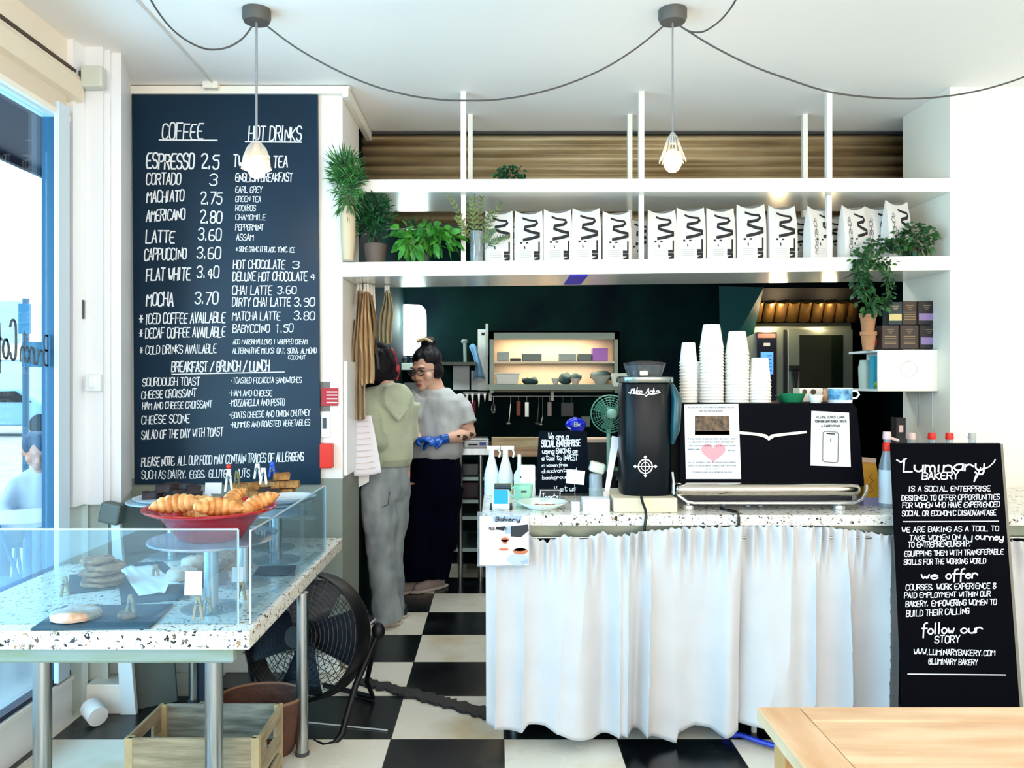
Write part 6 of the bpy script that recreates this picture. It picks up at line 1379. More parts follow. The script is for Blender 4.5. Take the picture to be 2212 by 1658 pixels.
cloth(776, 806, 630, 830, 4.40, 'golden tan apron in the middle of the hanging bunch', mat('apron_gold', '#cfae82', .85, var=.15, scale=9), 3.1)
cloth(786, 812, 634, 760, 4.44, 'brown apron at the right of the hanging bunch', K2, 5)
cloth(752, 782, 690, 1010, 4.50, 'faded brown apron hanging lowest behind the others', mat('apron_faded', '#a3968a', .85, var=.2, scale=9), 2)
cloth(822, 850, 628, 740, 4.48, 'single khaki apron hanging apart from the bunch', K3, 7, .25)
cloth(790, 818, 728, 800, 4.47, 'dark grey apron bundle hanging below the tan ones', K4, 9, .7)
# paper list hanging from the pier
t = thing('paper_list', 'wad of white printed lists hanging at the kitchen side of the pier', 'papers', P(790, 1030, 4.5))
V = []; NX, NZ = 10, 20
for j in range(NZ+1):
    v = j/NZ
    for i in range(NX+1):
        u = i/NX; x0_, x1_ = 754+14*v, 802+24*v; V.append((PX(x0_+(x1_-x0_)*u, 4.45), 4.45+.03*math.sin(v*2.5)*u-.05*v+.01*math.sin(u*4), PZ(897+128*v-8*u*(v)+4*math.sin(u*3)*v, 4.45)))
m = MB().add(V, [(j*(NX+1)+i, j*(NX+1)+i+1, (j+1)*(NX+1)+i+1, (j+1)*(NX+1)+i) for j in range(NZ) for i in range(NX)])
o = obj('front_sheet', m, mat('paper_lilac', '#ece8f0', .7), t, smooth=1); o.modifiers.new('s', 'SOLIDIFY').thickness = .002
m = MB()
for k in range(9):
    j = 2+k*2; a, b = Vector(V[j*(NX+1)+1]), Vector(V[j*(NX+1)+NX-2]); a.y -= .0035; b.y -= .0035
    mid = Vector(V[j*(NX+1)+5]); mid.y -= .0035
    for p, q in ((a, mid), (mid, b)): m.add([p, q, q+Vector((0, 0, .004)), p+Vector((0, 0, .004))], [(0, 1, 2, 3)])
obj('printed_lines', m, mat('line_peach', '#d3c4bc', .7), t)
obj('rear_sheet', MB().add([P(772, 960, 4.47), P(800, 960, 4.47), P(797, 1040, 4.47), P(775, 1052, 4.47)], [(0,1,2,3)]), PAPER, t)
obj('clip', MB().box(PX(752, 4.46), PX(770, 4.46), 4.455, 4.47, PZ(900, 4.46), PZ(892, 4.46)), STEEL, t)

# ================================================================== kitchen
KD = 6.95
wk = bpy.data.objects.new('window_2', None); COL.objects.link(wk); wk.location = P(879, 765, 7.1); wk['kind'] = 'structure'
pn = []
for a in range(24):
    th_ = 2*PI*a/24; p = 6; cxw, cyw, rx_, ry_ = 878, 712, 41, 55
    pn.append(((PX(cxw+rx_*math.copysign(abs(math.cos(th_))**(2/p), math.cos(th_)), 6.98)), PZ(cyw+ry_*math.copysign(abs(math.sin(th_))**(2/p), math.sin(th_)), 6.98)))
obj('frosted_pane', MB().prism(pn, 6.98, 7.09), mat('frosted_daylight', '#e4f4ff', .4, emit=5), wk)
lamp('kitchen_window_light', 'POINT', (PX(890, 6.8), 6.80, PZ(690, 6.8)), 14, (.75, 1, .92), .12)
t = thing('wall_shelf_small', 'pale shelf ledge under the glowing kitchen window', 'shelf', P(880, 800, 7.0))
obj('board', MB().box(PX(845, 6.9), PX(935, 6.9), 6.85, 7.1, PZ(799, 6.9), PZ(784, 6.9)), mat('ledge_pale', '#cfe0dd', .5), t, bev=.003)
for a, b in ((868, 876), (884, 896)):
    o = obj('dark_jar', MB().lathe([(.0, 0), (.022, 0), (.022, .05), (.015, .055), (0, .055)], 16, (PX((a+b)/2, 6.9), 6.95, PZ(784, 6.9))), BLACK, smooth=50); tag(o, 'small dark jar on the ledge under the glowing window', 'jar', 'jars on the window ledge')
o = obj('paper_notice', MB().box(PX(872, 7.05), PX(912, 7.05), 7.04, 7.05, PZ(853, 7.05), PZ(826, 7.05)), mat('notice_blue', '#c6d4e0', .6)); tag(o, 'pale paper notice on the rear wall between the two people', 'notice')
# wall shelf unit
D = 6.72; t = thing('wall_unit', 'steel framed open wall unit with two lit shelves on the kitchen rear wall', 'shelf unit', P(1195, 850, 6.85))
SG = mat('steel_green', '#5d6a62', .35, .6)
x0, x1 = PX(1055, D), PX(1338, D); zt_, zb_ = PZ(715, D), PZ(848, D)
obj('frame', MB().box(x0, x1, D, D+.03, PZ(733, D), zt_).box(x0, x0+.045, D, D+.03, zb_, zt_).box(x1-.04, x1, D, D+.03, zb_, zt_).box(x0, x0+.01, D, 7.05, zb_, zt_).box(x1-.01, x1, D, 7.05, zb_, zt_).box(x0, x1, D, 7.05, zt_-.012, zt_), SG, t)
obj('back_panel', MB().box(x0, x1, 7.04, 7.06, zb_, zt_), mat('warm_panel', '#e3cdb0', .5), t)
zs1 = PZ(779, D); zs0 = PZ(830, D)
obj('middle_shelf', MB().box(x0, x1, D+.01, 7.04, zs1-.02, zs1), mat('shelf_pale', '#c9b8a0', .5), t); obj('bottom_shelf', MB().box(x0, x1, D-.04, 7.04, zs0-.045, zs0), SG, t)
obj('strip_light', MB().box(x0+.08, x1-.25, 6.9, 6.93, zt_-.05, zt_-.03), mat('strip_glow', '#ffe0b8', .4, emit=7), t)
lamp('shelf_light', 'AREA', ((x0+x1)/2, 6.86, zt_-.055), 5, (1, .82, .6), .8, (0, 0, 0), .05)
lamp('shelf_light', 'AREA', ((x0+x1)/2, 6.86, zs1-.025), 4, (1, .82, .6), .8, (0, 0, 0), .05)
def kbox(name, x0, x1, y0, y1, mt, label, cat, grp=None, D=6.78, dep=.12, zz=None):
    z0 = PZ(y1, D) if zz is None else zz; o = obj(name, MB().box(PX(x0, D), PX(x1, D), D, D+dep, z0, z0+(y1-y0)*D/F), mt, bev=.006); return tag(o, label, cat, grp)
GR1 = mat('tub_grey', '#7d8a88', .4); GR2 = mat('tub_pale', '#c3c6bd', .4)
kbox('tub', 1074, 1100, 758, 778, GR1, 'grey tub at the left end of the upper kitchen shelf', 'tub', 'tubs on the upper kitchen shelf', zz=zs1)
kbox('tub', 1128, 1170, 762, 778, mat('tub_green', '#4e5c58', .4), 'long green grey tub in the middle of the upper kitchen shelf', 'tub', 'tubs on the upper kitchen shelf', zz=zs1)
kbox('tub', 1207, 1245, 762, 778, GR1, 'grey tub right of the middle on the upper kitchen shelf', 'tub', 'tubs on the upper kitchen shelf', zz=zs1)
kbox('tub', 1249, 1278, 762, 778, mat('tub_green', '#4e5c58', .4), 'dark tub next to the purple box on the kitchen shelf', 'tub', 'tubs on the upper kitchen shelf', zz=zs1)
kbox('purple_box', 1280, 1313, 748, 776, mat('box_purple', '#9c5fae', .5), 'bright purple box at the right of the upper kitchen shelf', 'box', zz=zs1)
kbox('low_tray', 1102, 1126, 772, 778, BLACK, 'low black tray on the upper kitchen shelf', 'tray', zz=zs1)
tb1 = thing('white_tub', 'big white tub with a rim at the left of the lower kitchen shelf', 'tub', (PX(1095, 6.76), 6.8, zs0))
D = 6.74; obj('tub', MB().loft([[Vector((PX(1073, D), D, zs0)), Vector((PX(1118, D), D, zs0)), Vector((PX(1118, D), D+.14, zs0)), Vector((PX(1073, D), D+.14, zs0))], [Vector((PX(1071, D), D-.005, zs0+.088)), Vector((PX(1121, D), D-.005, zs0+.088)), Vector((PX(1121, D), D+.145, zs0+.088)), Vector((PX(1071, D), D+.145, zs0+.088))]]), GR2, tb1, bev=.006)
obj('rim', MB().box(PX(1068, D), PX(1124, D), D-.008, D+.15, zs0+.086, zs0+.094), GR2, tb1)
def kbowl(px, r, h, mt, label, D=6.80):
    o = obj('bowl', MB().lathe([(.0, zs0), (r*.5, zs0), (r, zs0+h), (r*.93, zs0+h), (0, zs0+.01)], 24, (PX(px, D), D, 0), cap=False), mt, smooth=50); tag(o, label, 'bowl', 'bowls on the lower kitchen shelf')
kbowl(1200, .035, .05, GR2, 'small pale bowl in the middle of the lower kitchen shelf'); kbowl(1243, .045, .05, mat('bowl_pink', '#d8c4c0', .4), 'pinkish white bowl under the teal heap on the kitchen shelf'); kbowl(1298, .09, .075, GR2, 'wide cream bowl at the right of the lower kitchen shelf', 6.84)
TH = mat('teal_cloth', '#23474c', .8, var=.4, scale=14)
for (px, r, h, D, lb) in ((1145, .07, .06, 6.85, 'dark grey cloth heap left on the lower kitchen shelf'), (1222, .06, .09, 6.88, 'dark teal cloth heap behind the small bowls'), (1243, .055, .06, 6.86, 'teal heap over the pinkish bowl'), (1300, .10, .08, 6.9, 'large dark teal heap over the wide cream bowl')):
    zc_ = zs0+h*.5+(.03 if px > 1240 else 0); m = MB().ell((PX(px, D), D, zc_), (r, .06, h*.55), 18, 12)
    for v in m.v: v += Vector((0, 0, .02*noise.noise(v*22)))
    o = obj('cloth_heap', m, TH, smooth=1); tag(o, lb, 'cloth', 'cloth heaps on the kitchen shelf')
o = obj('pale_wall_box', MB().box(PX(1323, 6.7), PX(1355, 6.7), 6.66, 6.8, PZ(835, 6.7), PZ(806, 6.7)), mat('pale_wallbox', '#c8cdc0', .5), bev=.004); tag(o, 'pale box at the right end of the wall unit', 'box')
# utensil rail
D = 6.95; rz_ = PZ(855, D); rl = thing('utensil_rail', 'thin steel rail for utensils under the kitchen wall unit', 'rail', P(1200, 860, D))
obj('rail', MB().tube([P(1062, 855, D), P(1345, 855, D)], .006, 8), STEEL, rl); 
for px in (1059, 1193): obj('bracket', MB().box(PX(px-3, D), PX(px+3, D), D-.02, 7.1, PZ(865, D), PZ(843, D)), mat('bracket_white', '#dfe0d8', .4), rl)
UT = mat('utensil_steel', '#b8bdb8', .3, .8)
def utensil(px, y0, y1, kind, label, mt=UT):
    t = thing('utensil', label, 'utensil', P(px, y1, D), 'utensils on the kitchen rail'); a, b = P(px, y0, D-.02), P(px+(-4 if kind == 'ladle' else 0), y1, D-.02)
    obj('hook', MB().tube([(a.x, D, rz_+.006), (a.x, D-.02, rz_), a], .002, 5), UT, t)
    if kind == 'flat': obj('blade', MB().obox((a+b)/2, (.035, .004, a.z-b.z), 0, 0, .0), mt, t, bev=.003)
    elif kind == 'whisk':
        m = MB()
        for k in range(6):
            an = PI*k/6; pts = [Vector((a.x+.022*math.sin(u*PI)*math.cos(an), D-.03+.02*math.sin(u*PI)*math.sin(an), a.z+(b.z-a.z)*(1-math.cos(u*PI/1))*.5)) for u in [i/8 for i in range(9)]]; m.tube(pts, .002, 4)
        obj('wires', m, mt, t)
    else:
        obj('handle', MB().tube([a, b], .005, 6), mt, t); obj('bowl', MB().ell(b, (.022, .015, .014), 12, 8), mt, t, smooth=1)
utensil(1066, 872, 892, 'whisk', 'short pale whisk at the left end of the kitchen rail'); utensil(1103, 872, 914, 'ladle', 'thin long spoon, leftmost of the hanging spoons'); utensil(1120, 866, 897, 'flat', 'narrow red spatula on the kitchen rail', mat('spatula_red', '#a8483c', .5))
utensil(1138, 868, 900, 'flat', 'wide pale ribbed slicer on the kitchen rail'); utensil(1164, 872, 914, 'ladle', 'dark thin spoon on the kitchen rail', mat('utensil_dark', '#5d5560', .4)); utensil(1172, 900, 916, 'ladle', 'short ladle with shiny round bowl on the kitchen rail'); utensil(1187, 868, 898, 'flat', 'straight handled masher on the kitchen rail', mat('utensil_tan', '#b0a299', .4))
t = thing('grater', 'square framed sieve hanging from the kitchen rail', 'sieve', P(1226, 900, D)); obj('frame', MB().tube([P(1213, 870, D-.02), P(1238, 870, D-.02), P(1238, 898, D-.02), P(1213, 898, D-.02)], .006, 6, False, True), UT, t)
obj('mesh', MB().box(PX(1214, D), PX(1237, D), D-.021, D-.019, PZ(897, D), PZ(871, D)), mat('mesh_dark', '#2a3036', .4), t)
for px in (1216, 1235): obj('hook', MB().tube([(PX(px, D), D, rz_), P(px, 870, D-.02)], .002, 5), UT, t)
# magnetic knife strip with knives, notices, glove box
t = thing('knife_strip', 'magnetic strip with kitchen knives on the rear wall', 'knife strip', P(1020, 880, 6.9)); obj('strip', MB().box(PX(1000, 7.0), PX(1052, 7.0), 7.05, 7.09, PZ(853, 7.0), PZ(846, 7.0)), GR1, t)
for k, (px, l, wdt) in enumerate(((1008, 14, 7), (1020, 18, 6), (1034, 24, 5), (1047, 14, 5))):
    o = obj('kitchen_knife', MB().prism([(PX(px-wdt/2, 7.0), PZ(850, 7)), (PX(px+wdt/2, 7), PZ(850, 7)), (PX(px+wdt/2-1, 7), PZ(850+l*.8, 7)), (PX(px, 7), PZ(850+l*1.3, 7))], 7.044, 7.05), UT); tag(o, ['broad short knife at the left end', 'broad knife second from the left', 'long pointed knife in the middle', 'narrow short knife at the right end'][k]+' of the magnetic strip', 'knife', 'knives on the magnetic strip')
o = obj('red_cloth', MB().box(PX(1010, 6.9), PX(1026, 6.9), 7.07, 7.1, PZ(895, 6.9), PZ(866, 6.9)), mat('cloth_crimson', '#7d0f35', .8), bev=.005); tag(o, 'crimson cloth hanging under the knives', 'cloth')
nb_ = thing('notice_board', 'tall white notice board strip left of the kitchen wall unit', 'notice board', P(1045, 843, 7.05)); D = 7.05
obj('board', MB().box(PX(1032, D), PX(1054, D), D, D+.02, PZ(843, D), PZ(711, D)), mat('board_offwhite', '#dfe4e0', .5), nb_); obj('pole', MB().box(PX(1049, D), PX(1055, D), D-.02, D, PZ(770, D), PZ(699, D)), mat('pole_pale', '#bfc6c2', .4), nb_)
obj('dot', MB().box(PX(1040, D), PX(1047, D), D-.002, D, PZ(724, D), PZ(718, D)), INK, nb_)
D = 7.08
for (a, b, c_, d, lb) in ((979, 1014, 790, 842, 'pale grey clipboard sheet pinned left of the knives'), (1018, 1052, 800, 842, 'white sheet pinned above the knives, partly behind the blue cloth')):
    o = obj('clipboard_sheet', MB().box(PX(a, D), PX(b, D), D-.01, D, PZ(d, D), PZ(c_, D)), mat('sheet_bluegrey', '#cbd6de', .6)); tag(o, lb, 'paper', 'sheets pinned beside the wall unit')
bc = thing('blue_cloth', 'light blue cloth hanging in front of the white notices', 'cloth', P(1036, 820, 7.02)); D = 7.02
m = MB(); V = []
for j in range(13):
    v = j/12
    for i in range(13):
        u = i/12; l_ = 1013+8*v+8*math.sin(v*3); r_ = 1028+20*v; V.append((PX(l_+(r_-l_)*u, D), D+.02*math.sin(u*7+v), PZ(748+72*v-6*math.sin(u*3), D)))
m.add(V, [(j*13+i, j*13+i+1, (j+1)*13+i+1, (j+1)*13+i) for j in range(12) for i in range(12)]); o = obj('cloth', m, mat('cloth_blue', '#7fb2dc', .8), bc, smooth=1); o.modifiers.new('s', 'SOLIDIFY').thickness = .003
t = thing('tap', 'steel mixer tap standing left of the white notices', 'tap', P(1004, 785, 7.06)); obj('spout', MB().tube([P(1005, 790, 7.06), P(1004, 740, 7.06)], .015, 10), GR1, t); obj('handle', MB().ell(P(1003, 737, 7.06), (.03, .02, .022), 12, 8), GR1, t, smooth=1)
o = obj('wall_ledge', MB().box(PX(955, 7), PX(1030, 7), 6.9, 7.1, PZ(789, 7), PZ(782, 7)), mat('ledge_dark', '#3c443c', .5)); tag(o, 'dark narrow ledge on the rear wall behind the bespectacled person', 'ledge')
# steel tables and racking
D = 5.95; zt_ = PZ(968, D); t = thing('steel_table', 'steel prep table with undershelves behind the counter', 'table', (PX(1100, D), 6.3, 0)); x0, x1 = PX(985, D), PX(1590, D)
obj('top', MB().box(x0, x1, D, 6.7, zt_-.05, zt_), STEEL, t, bev=.003)
for z_ in (PZ(1034, D), PZ(1083, D), PZ(1119, D), PZ(1188, D)): obj('undershelf', MB().box(x0, x1, D+.02, 6.65, z_-.015, z_+.01), mat('shelf_steel_dull', '#7e8f8e', .4, .7), t)
for xx in (PX(1038, D), x0+.03, x1-.03, PX(1300, D)): obj('leg', MB().tube([(xx, D+.03, 0), (xx, D+.03, zt_-.05)], .02, 12), STEEL, t, smooth=1)
o = obj('dark_crate', MB().box(PX(990, D), PX(1034, D), 6.05, 6.4, PZ(1083, D)+.011, PZ(1045, D)), mat('crate_maroon', '#2a0d1c', .5), bev=.005); tag(o, 'dark maroon crate on the undershelf of the steel table', 'crate')
o = obj('glass_dish', MB().box(PX(992, D), PX(1034, D), 6.05, 6.4, PZ(1034, D)+.011, PZ(1004, D)), mat('dish_dark', '#1e2c30', .3), bev=.005); tag(o, 'dark glass dish on the top undershelf of the steel table', 'dish')
sc_ = thing('kitchen_scale', 'white digital kitchen scale on the steel table', 'scale', P(1028, 966, 5.98)); sc_.location.z = zt_
obj('body', MB().box(PX(1003, 5.98), PX(1055, 5.98), 5.98, 6.2, zt_, zt_+.055), mat('scale_white', '#d5dae0', .4), sc_, bev=.006); obj('plate', MB().box(PX(1006, 5.98), PX(1053, 5.98), 6.0, 6.2, zt_+.06, zt_+.07), STEEL, sc_)
obj('display', MB().box(PX(1036, 5.98), PX(1050, 5.98), 5.976, 5.98, zt_+.02, zt_+.042), mat('display_blue', '#16308a', .3), sc_); obj('keypad', MB().box(PX(1012, 5.98), PX(1032, 5.98), 5.976, 5.98, zt_+.02, zt_+.032), BLACK, sc_)
for k, (y0, y1, c1, c2) in enumerate(((944, 968, '#cdbb98', '#a08a66'),)):
    D2 = 5.96; o = obj('wooden_board', MB().box(PX(1062+k*2, D2), PX(1166, D2), D2, D2+.04, PZ(y1, D2)+.001, PZ(y0, D2)), mat('plank%d' % k, c1, .6, var=.4, scale=3, stretch=(1, 1, 8), col2=c2), bev=.003); tag(o, 'pale plank standing on the steel table behind the spray bottles', 'board')
obj('wooden_edge', MB().box(PX(1062, 5.9), PX(1400, 5.9), 5.91, 5.948, PZ(986, 5.9), PZ(969, 5.9)), mat('plank_edge', '#c9a483', .6, var=.4, scale=3, stretch=(1, 1, 8), col2='#9c7556'), t)
t = thing('cupboard', 'dark cupboard with pale pink edge behind the small chalkboard', 'cupboard', (PX(1290, 5.7), 5.8, 0)); D = 5.7
obj('carcass', MB().box(PX(1262, D), PX(1330, D), D, 5.9, 0, PZ(955, D)), mat('cup_dark', '#120f18', .5), t); obj('top', MB().box(PX(1258, D), PX(1332, D), D-.02, 5.9, PZ(955, D), PZ(948, D)), mat('edge_pinkish', '#d8b8a4', .5), t)
t = thing('blue_bag', 'bright blue plastic bag with white print above the small chalkboard', 'bag', P(1243, 930, 5.85)); D = 5.85
m = MB().ell(P(1243, 917, D), (.075, .05, .055), 18, 12)
for v in m.v: v += Vector((0, 0, .018*noise.noise(v*20)))
m2_ = obj('bag', m, mat('bag_blue', '#0b2be0', .35), t, smooth=1); m = MB(); bp_ = on_plane((0, D-.052, 0), (0, -1, 0), .002); write(m, 'Bx', 1240, 1254, 920, 9, bp_, 2.2); ribbon(m, [(1226, 922), (1232, 926)], 3, bp_); obj('white_print', m, CHALK, t)
obj('stand', MB().tube([(PX(1243, D), D+.02, PZ(955, D)), (PX(1243, D), D+.02, PZ(925, D))], .03, 10), mat('cup_dark', '#120f18', .5), t)
o = obj('wall_socket_plate', MB().box(PX(1258, 7.0), PX(1276, 7.0), 7.06, 7.09, PZ(922, 7.0), PZ(900, 7.0)), GR1); tag(o, 'grey socket plate on the rear wall beside the blue bag', 'socket')
# desk fan
D = 5.55; fx, fz = PX(1316, D), PZ(893, D); t = thing('desk_fan', 'small green desk fan half hidden behind the coffee grinder', 'fan', (fx, D, PZ(948, 5.7))); FG = mat('fan_green', '#2f7a60', .35); axv = (-.25, -1, 0)
m = MB()
for k in range(2, 9): m.ring((fx, D-.05+.02*(k/8)**2, fz), .125*k/8, .0018, axv, 36, 4)
for k in range(24):
    a = 2*PI*k/24; m.tube([(fx+.125*q*math.cos(a), D-.055+.03*q*q-.25*0*q, fz+.125*q*math.sin(a)) for q in (.15, .6, 1)], .0016, 3)
obj('guard', m, mat('guard_pale_green', '#6fae98', .35), t); m = MB()
for k in range(3):
    a0 = 2*PI*k/3+.4; pts = [(fx+.11*r_*math.cos(a0+s), D-.02+.02*s, fz+.11*r_*math.sin(a0+s)) for r_, s in ((.2, -.3), (1, -.5), (1, .1), (.9, .5), (.2, .3))]; m.add(pts+[(p[0], p[1]+.003, p[2]) for p in pts], [(0,1,2,3,4), (9,8,7,6,5)]+[(i, 5+i, 5+(i+1) % 5, (i+1) % 5) for i in range(5)])
obj('blade', m, FG, t); obj('hub', MB().ell((fx+.01, D-.055, fz), (.035, .02, .035), 16, 10), mat('hub_mint', '#9ccbb8', .35), t, smooth=1); obj('motor', MB().ell((fx, D+.05, fz), (.05, .06, .05), 16, 10), FG, t, smooth=1)
obj('rim', MB().ring((fx, D-.02, fz), .128, .004, axv, 40, 6), mat('guard_pale_green', '#6fae98', .35), t, smooth=1); obj('neck', MB().tube([(fx, D+.04, fz-.04), (fx, D+.03, PZ(975, D)), (fx, D+.03, PZ(1010, D))], .014, 10), mat('hub_mint', '#9ccbb8', .35), t, smooth=1)
obj('base', MB().lathe([(.08, PZ(1015, D)), (.07, PZ(1010, D)), (0, PZ(1008, D))], 24, (fx, D+.03, 0)), FG, t, smooth=50)
t = thing('fan_stool', 'dark stool carrying the green desk fan', 'stool', (fx, D+.03, 0)); obj('seat', MB().box(fx-.12, fx+.12, D-.08, D+.14, PZ(1016, D)-.03, PZ(1015, D)), mat('cup_dark', '#120f18', .5), t)
for sx, sy in ((-1, -1), (1, -1), (-1, 1), (1, 1)): obj('leg', MB().tube([(fx+sx*.1, D+.03+sy*.09, 0), (fx+sx*.09, D+.03+sy*.08, PZ(1016, D)-.03)], .012, 8), BLACK, t)
# combi oven + hood
D = 6.1; OS = mat('oven_steel', '#8f9a90', .35, .75); x0, x1 = PX(1612, D), PX(1842, D); zt_, zb_ = PZ(704, D), PZ(1000, D)
ov = thing('combi_oven', 'steel combi oven with dark glass door and control strip behind the espresso machine', 'oven', ((x0+x1)/2, 6.4, 0))
obj('body', MB().box(x0, x1, D+.02, 6.9, zb_, zt_), OS, ov, bev=.006); obj('stand', MB().box(x0+.05, x1-.05, D+.1, 6.85, 0, zb_), mat('cup_dark', '#120f18', .5), ov)
obj('control_panel', MB().box(PX(1634, D), PX(1678, D), D-.002, D+.02, zb_+.02, PZ(717, D)), mat('panel_dark', '#0b1124', .25), ov, bev=.003)
obj('display', MB().box(PX(1643, D), PX(1670, D), D-.004, D-.002, PZ(808, D), PZ(760, D)), mat('display_lightblue', '#4f8ed8', .3, emit=1.2), ov)
op = on_plane((0, D-.003, 0), (0, -1, 0), .001); m = MB(); ribbon(m, [(1640, 725), (1672, 725)], 9, op); obj('badge', m, mat('badge_redgrey', '#a8645c', .5), ov); m = MB(); ribbon(m, [(1652, 744), (1661, 744)], 7, op); obj('button', m, mat('button_grey', '#a4b0b8', .5), ov)
m = MB(); op2 = on_plane((0, D-.0045, 0), (0, -1, 0), .001)
for k in range(5): ribbon(m, [(1658, 768+k*8), (1666, 768+k*8)], 2, op2)
obj('display_text', m, mat('text_navy', '#10285c', .5), ov)
obj('door', MB().box(PX(1700, D), PX(1840, D), D-.02, D+.02, zb_+.02, PZ(712, D)), OS, ov, bev=.004); obj('door_gap', MB().box(PX(1693, D), PX(1699, D), D-.004, D+.02, zb_, PZ(712, D)), BLACK, ov)
dg = obj('door_glass', MB().box(PX(1724, D), PX(1818, D), D-.026, D-.019, PZ(838, D), PZ(724, D)), mat('oven_glass', '#10180f', .04, coat=1), ov)
obj('door_handle', MB().box(PX(1701, D), PX(1722, D), D-.055, D-.02, PZ(800, D), PZ(789, D)).prism([(PX(1706, D), PZ(800, D)), (PX(1720, D), PZ(800, D)), (PX(1716, D), PZ(838, D)), (PX(1711, D), PZ(838, D))], D-.055, D-.035), BLACK, ov, bev=.004)
# hood
t = thing('extractor_hood', 'dark extractor hood with lit gold baffle filters above the oven', 'hood', ((x0+x1)/2, 6.4, PZ(700, 6)))
HD = mat('hood_dark', '#02030a', .7, spec=.1); Dh = 5.9
xa_, xb_ = PX(1552, Dh), PX(1900, Dh)
def hp(px, py, d): return P(px, py, d)
obj('shell', MB().add([P(1650, 622, 5.7), P(1880, 622, 5.7), P(1850, 700, 6.5), P(1612, 706, 6.5), P(1650, 612, 5.7), P(1880, 612, 5.7), P(1850, 640, 6.95), P(1640, 640, 6.95)], [(0,1,2,3),(4,5,6,7),(0,1,5,4),(1,2,6,5),(2,3,7,6),(3,0,4,7)]), HD, t)
obj('side_panel', MB().add([P(1553, 618, 5.75), P(1650, 620, 5.7), P(1606, 700, 6.5), P(1606, 820, 6.6), P(1556, 790, 6.3)], [(0,1,2,3,4)]), mat('panel_teal', '#0a4a4c', .5), t)
obj('trough', MB().tube([P(1612, 704, 6.45), P(1835, 703, 6.45)], [(.035, .03)]*2, 8), OS, t)
m = MB()
for k in range(9):
    px = 1632+k*26; w_ = 9
    a, b = P(px+6, 652, 5.95), P(px, 692, 6.2)
    m.tube([a, b], [(.040, .016)]*2, 10)
obj('baffle', m, mat('gold_baffle', '#b58a52', .25, .9), t, smooth=1)
lamp('hood_light', 'POINT', (PX(1680, 6.0), 5.98, PZ(694, 6.0)), 6, (1, .75, .42), .06)
lamp('hood_light', 'POINT', (PX(1790, 6.0), 5.98, PZ(696, 6.0)), 3, (1, .75, .42), .05)
# ================================================================== people
SKIN = mat('skin', '#ecc2ac', .5, var=.12, scale=8, col2='#deaa92')
def person(label, loc): return thing('person', label, 'person', loc)
def head_mb(c, yaw, pitch, s=1.0, roll=0):
    m = MB(); m.ell((0, .012, .018), (.074, .092, .098), 24, 18); m.ell((0, -.022, -.042), (.057, .062, .070), 20, 14)  # cranium, face/jaw
    m.ell((0, -.070, -.092), (.026, .020, .020), 12, 8)   # chin
    m.tube([(0, -.083, .012), (0, -.103, -.028), (0, -.098, -.038)], [(.009, .009), (.014, .012), (.010, .008)], 10)   # nose
    m.ell((-.016, -.092, -.036), (.009, .010, .008), 8, 6); m.ell((.016, -.092, -.036), (.009, .010, .008), 8, 6)
    m.ell((0, -.085, -.064), (.024, .010, .006), 12, 6); m.ell((0, -.082, -.073), (.020, .010, .006), 12, 6)
    m.ell((0, -.078, .030), (.052, .014, .010), 14, 6)    # brow ridge
    for sx in (-1, 1): m.ell((sx*.076, .010, -.018), (.010, .020, .032), 10, 8); m.ell((sx*.045, -.055, -.03), (.026, .026, .026), 12, 8)
    M = Matrix.Translation(c) @ Matrix.Rotation(yaw, 4, 'Z') @ Matrix.Rotation(roll, 4, 'Y') @ Matrix.Rotation(pitch, 4, 'X') @ Matrix.Scale(s, 4)
    m.xf(M); return m, M
def hand_mb(m, wrist, d, up, s=1.0, curl=.5, side=1, fat=1):
    """palm plus four bent unequal fingers and a thumb; d points from the wrist to the fingertips, up is the back of the hand"""
    d = Vector(d).normalized(); up = Vector(up); up = (up-d*up.dot(d)).normalized(); w = d.cross(up)*side; wr = Vector(wrist)
    m.tube([wr-d*.01, wr+d*.03*s, wr+d*.085*s], [(.020*s*fat, .026*s*fat), (.018*s*fat, .038*s*fat), (.013*s*fat, .040*s*fat)], 12) if abs(up.z) > 2 else None
    rings = []
    for t, hw, th in ((-.01, .024, .018), (.02, .033, .018), (.06, .040, .015), (.088, .038, .012)):
        c = wr+d*t*s; rings.append([c+w*hw*s*fat*math.cos(a)+up*th*s*fat*math.sin(a) for a in [2*PI*k/14 for k in range(14)]])
    m.loft(rings)
    for k, (off, L) in enumerate(((-.029, .068), (-.010, .078), (.010, .073), (.028, .057))):
        p = wr+d*.082*s+w*off*s; a = 0; pts = [p]
        for j, seg in enumerate((.42, .32, .26)):
            a += curl*(1+.12*k); p = p+(d*math.cos(a)-up*math.sin(a))*L*seg*s; pts.append(p)
        m.tube(pts, [.0098*s*fat, .0092*s*fat, .0085*s*fat, .0068*s*fat], 8)
    p0 = wr+d*.02*s-w*.030*s-up*.004; p1 = p0+(d*.6-w*.75-up*.25).normalized()*.036*s; p2 = p1+(d*.85-w*.15-up*.45).normalized()*.032*s
    m.tube([p0, p1, p2], [.0125*s*fat, .0108*s*fat, .008*s*fat], 8); return m
def folds(seed, a=.006, f=9, dirs=(1, 1, .5)):
    def w(co, n):
        q = Vector((co.x*dirs[0]*f, co.y*dirs[1]*f, co.z*dirs[2]*f))
        return co+n*(a*noise.noise(q+Vector((seed, 0, 0)))+a*.5*noise.noise(q*2.3+Vector((0, seed, 0))))
    return w
def strand_hair(m, seed, n=0): return m
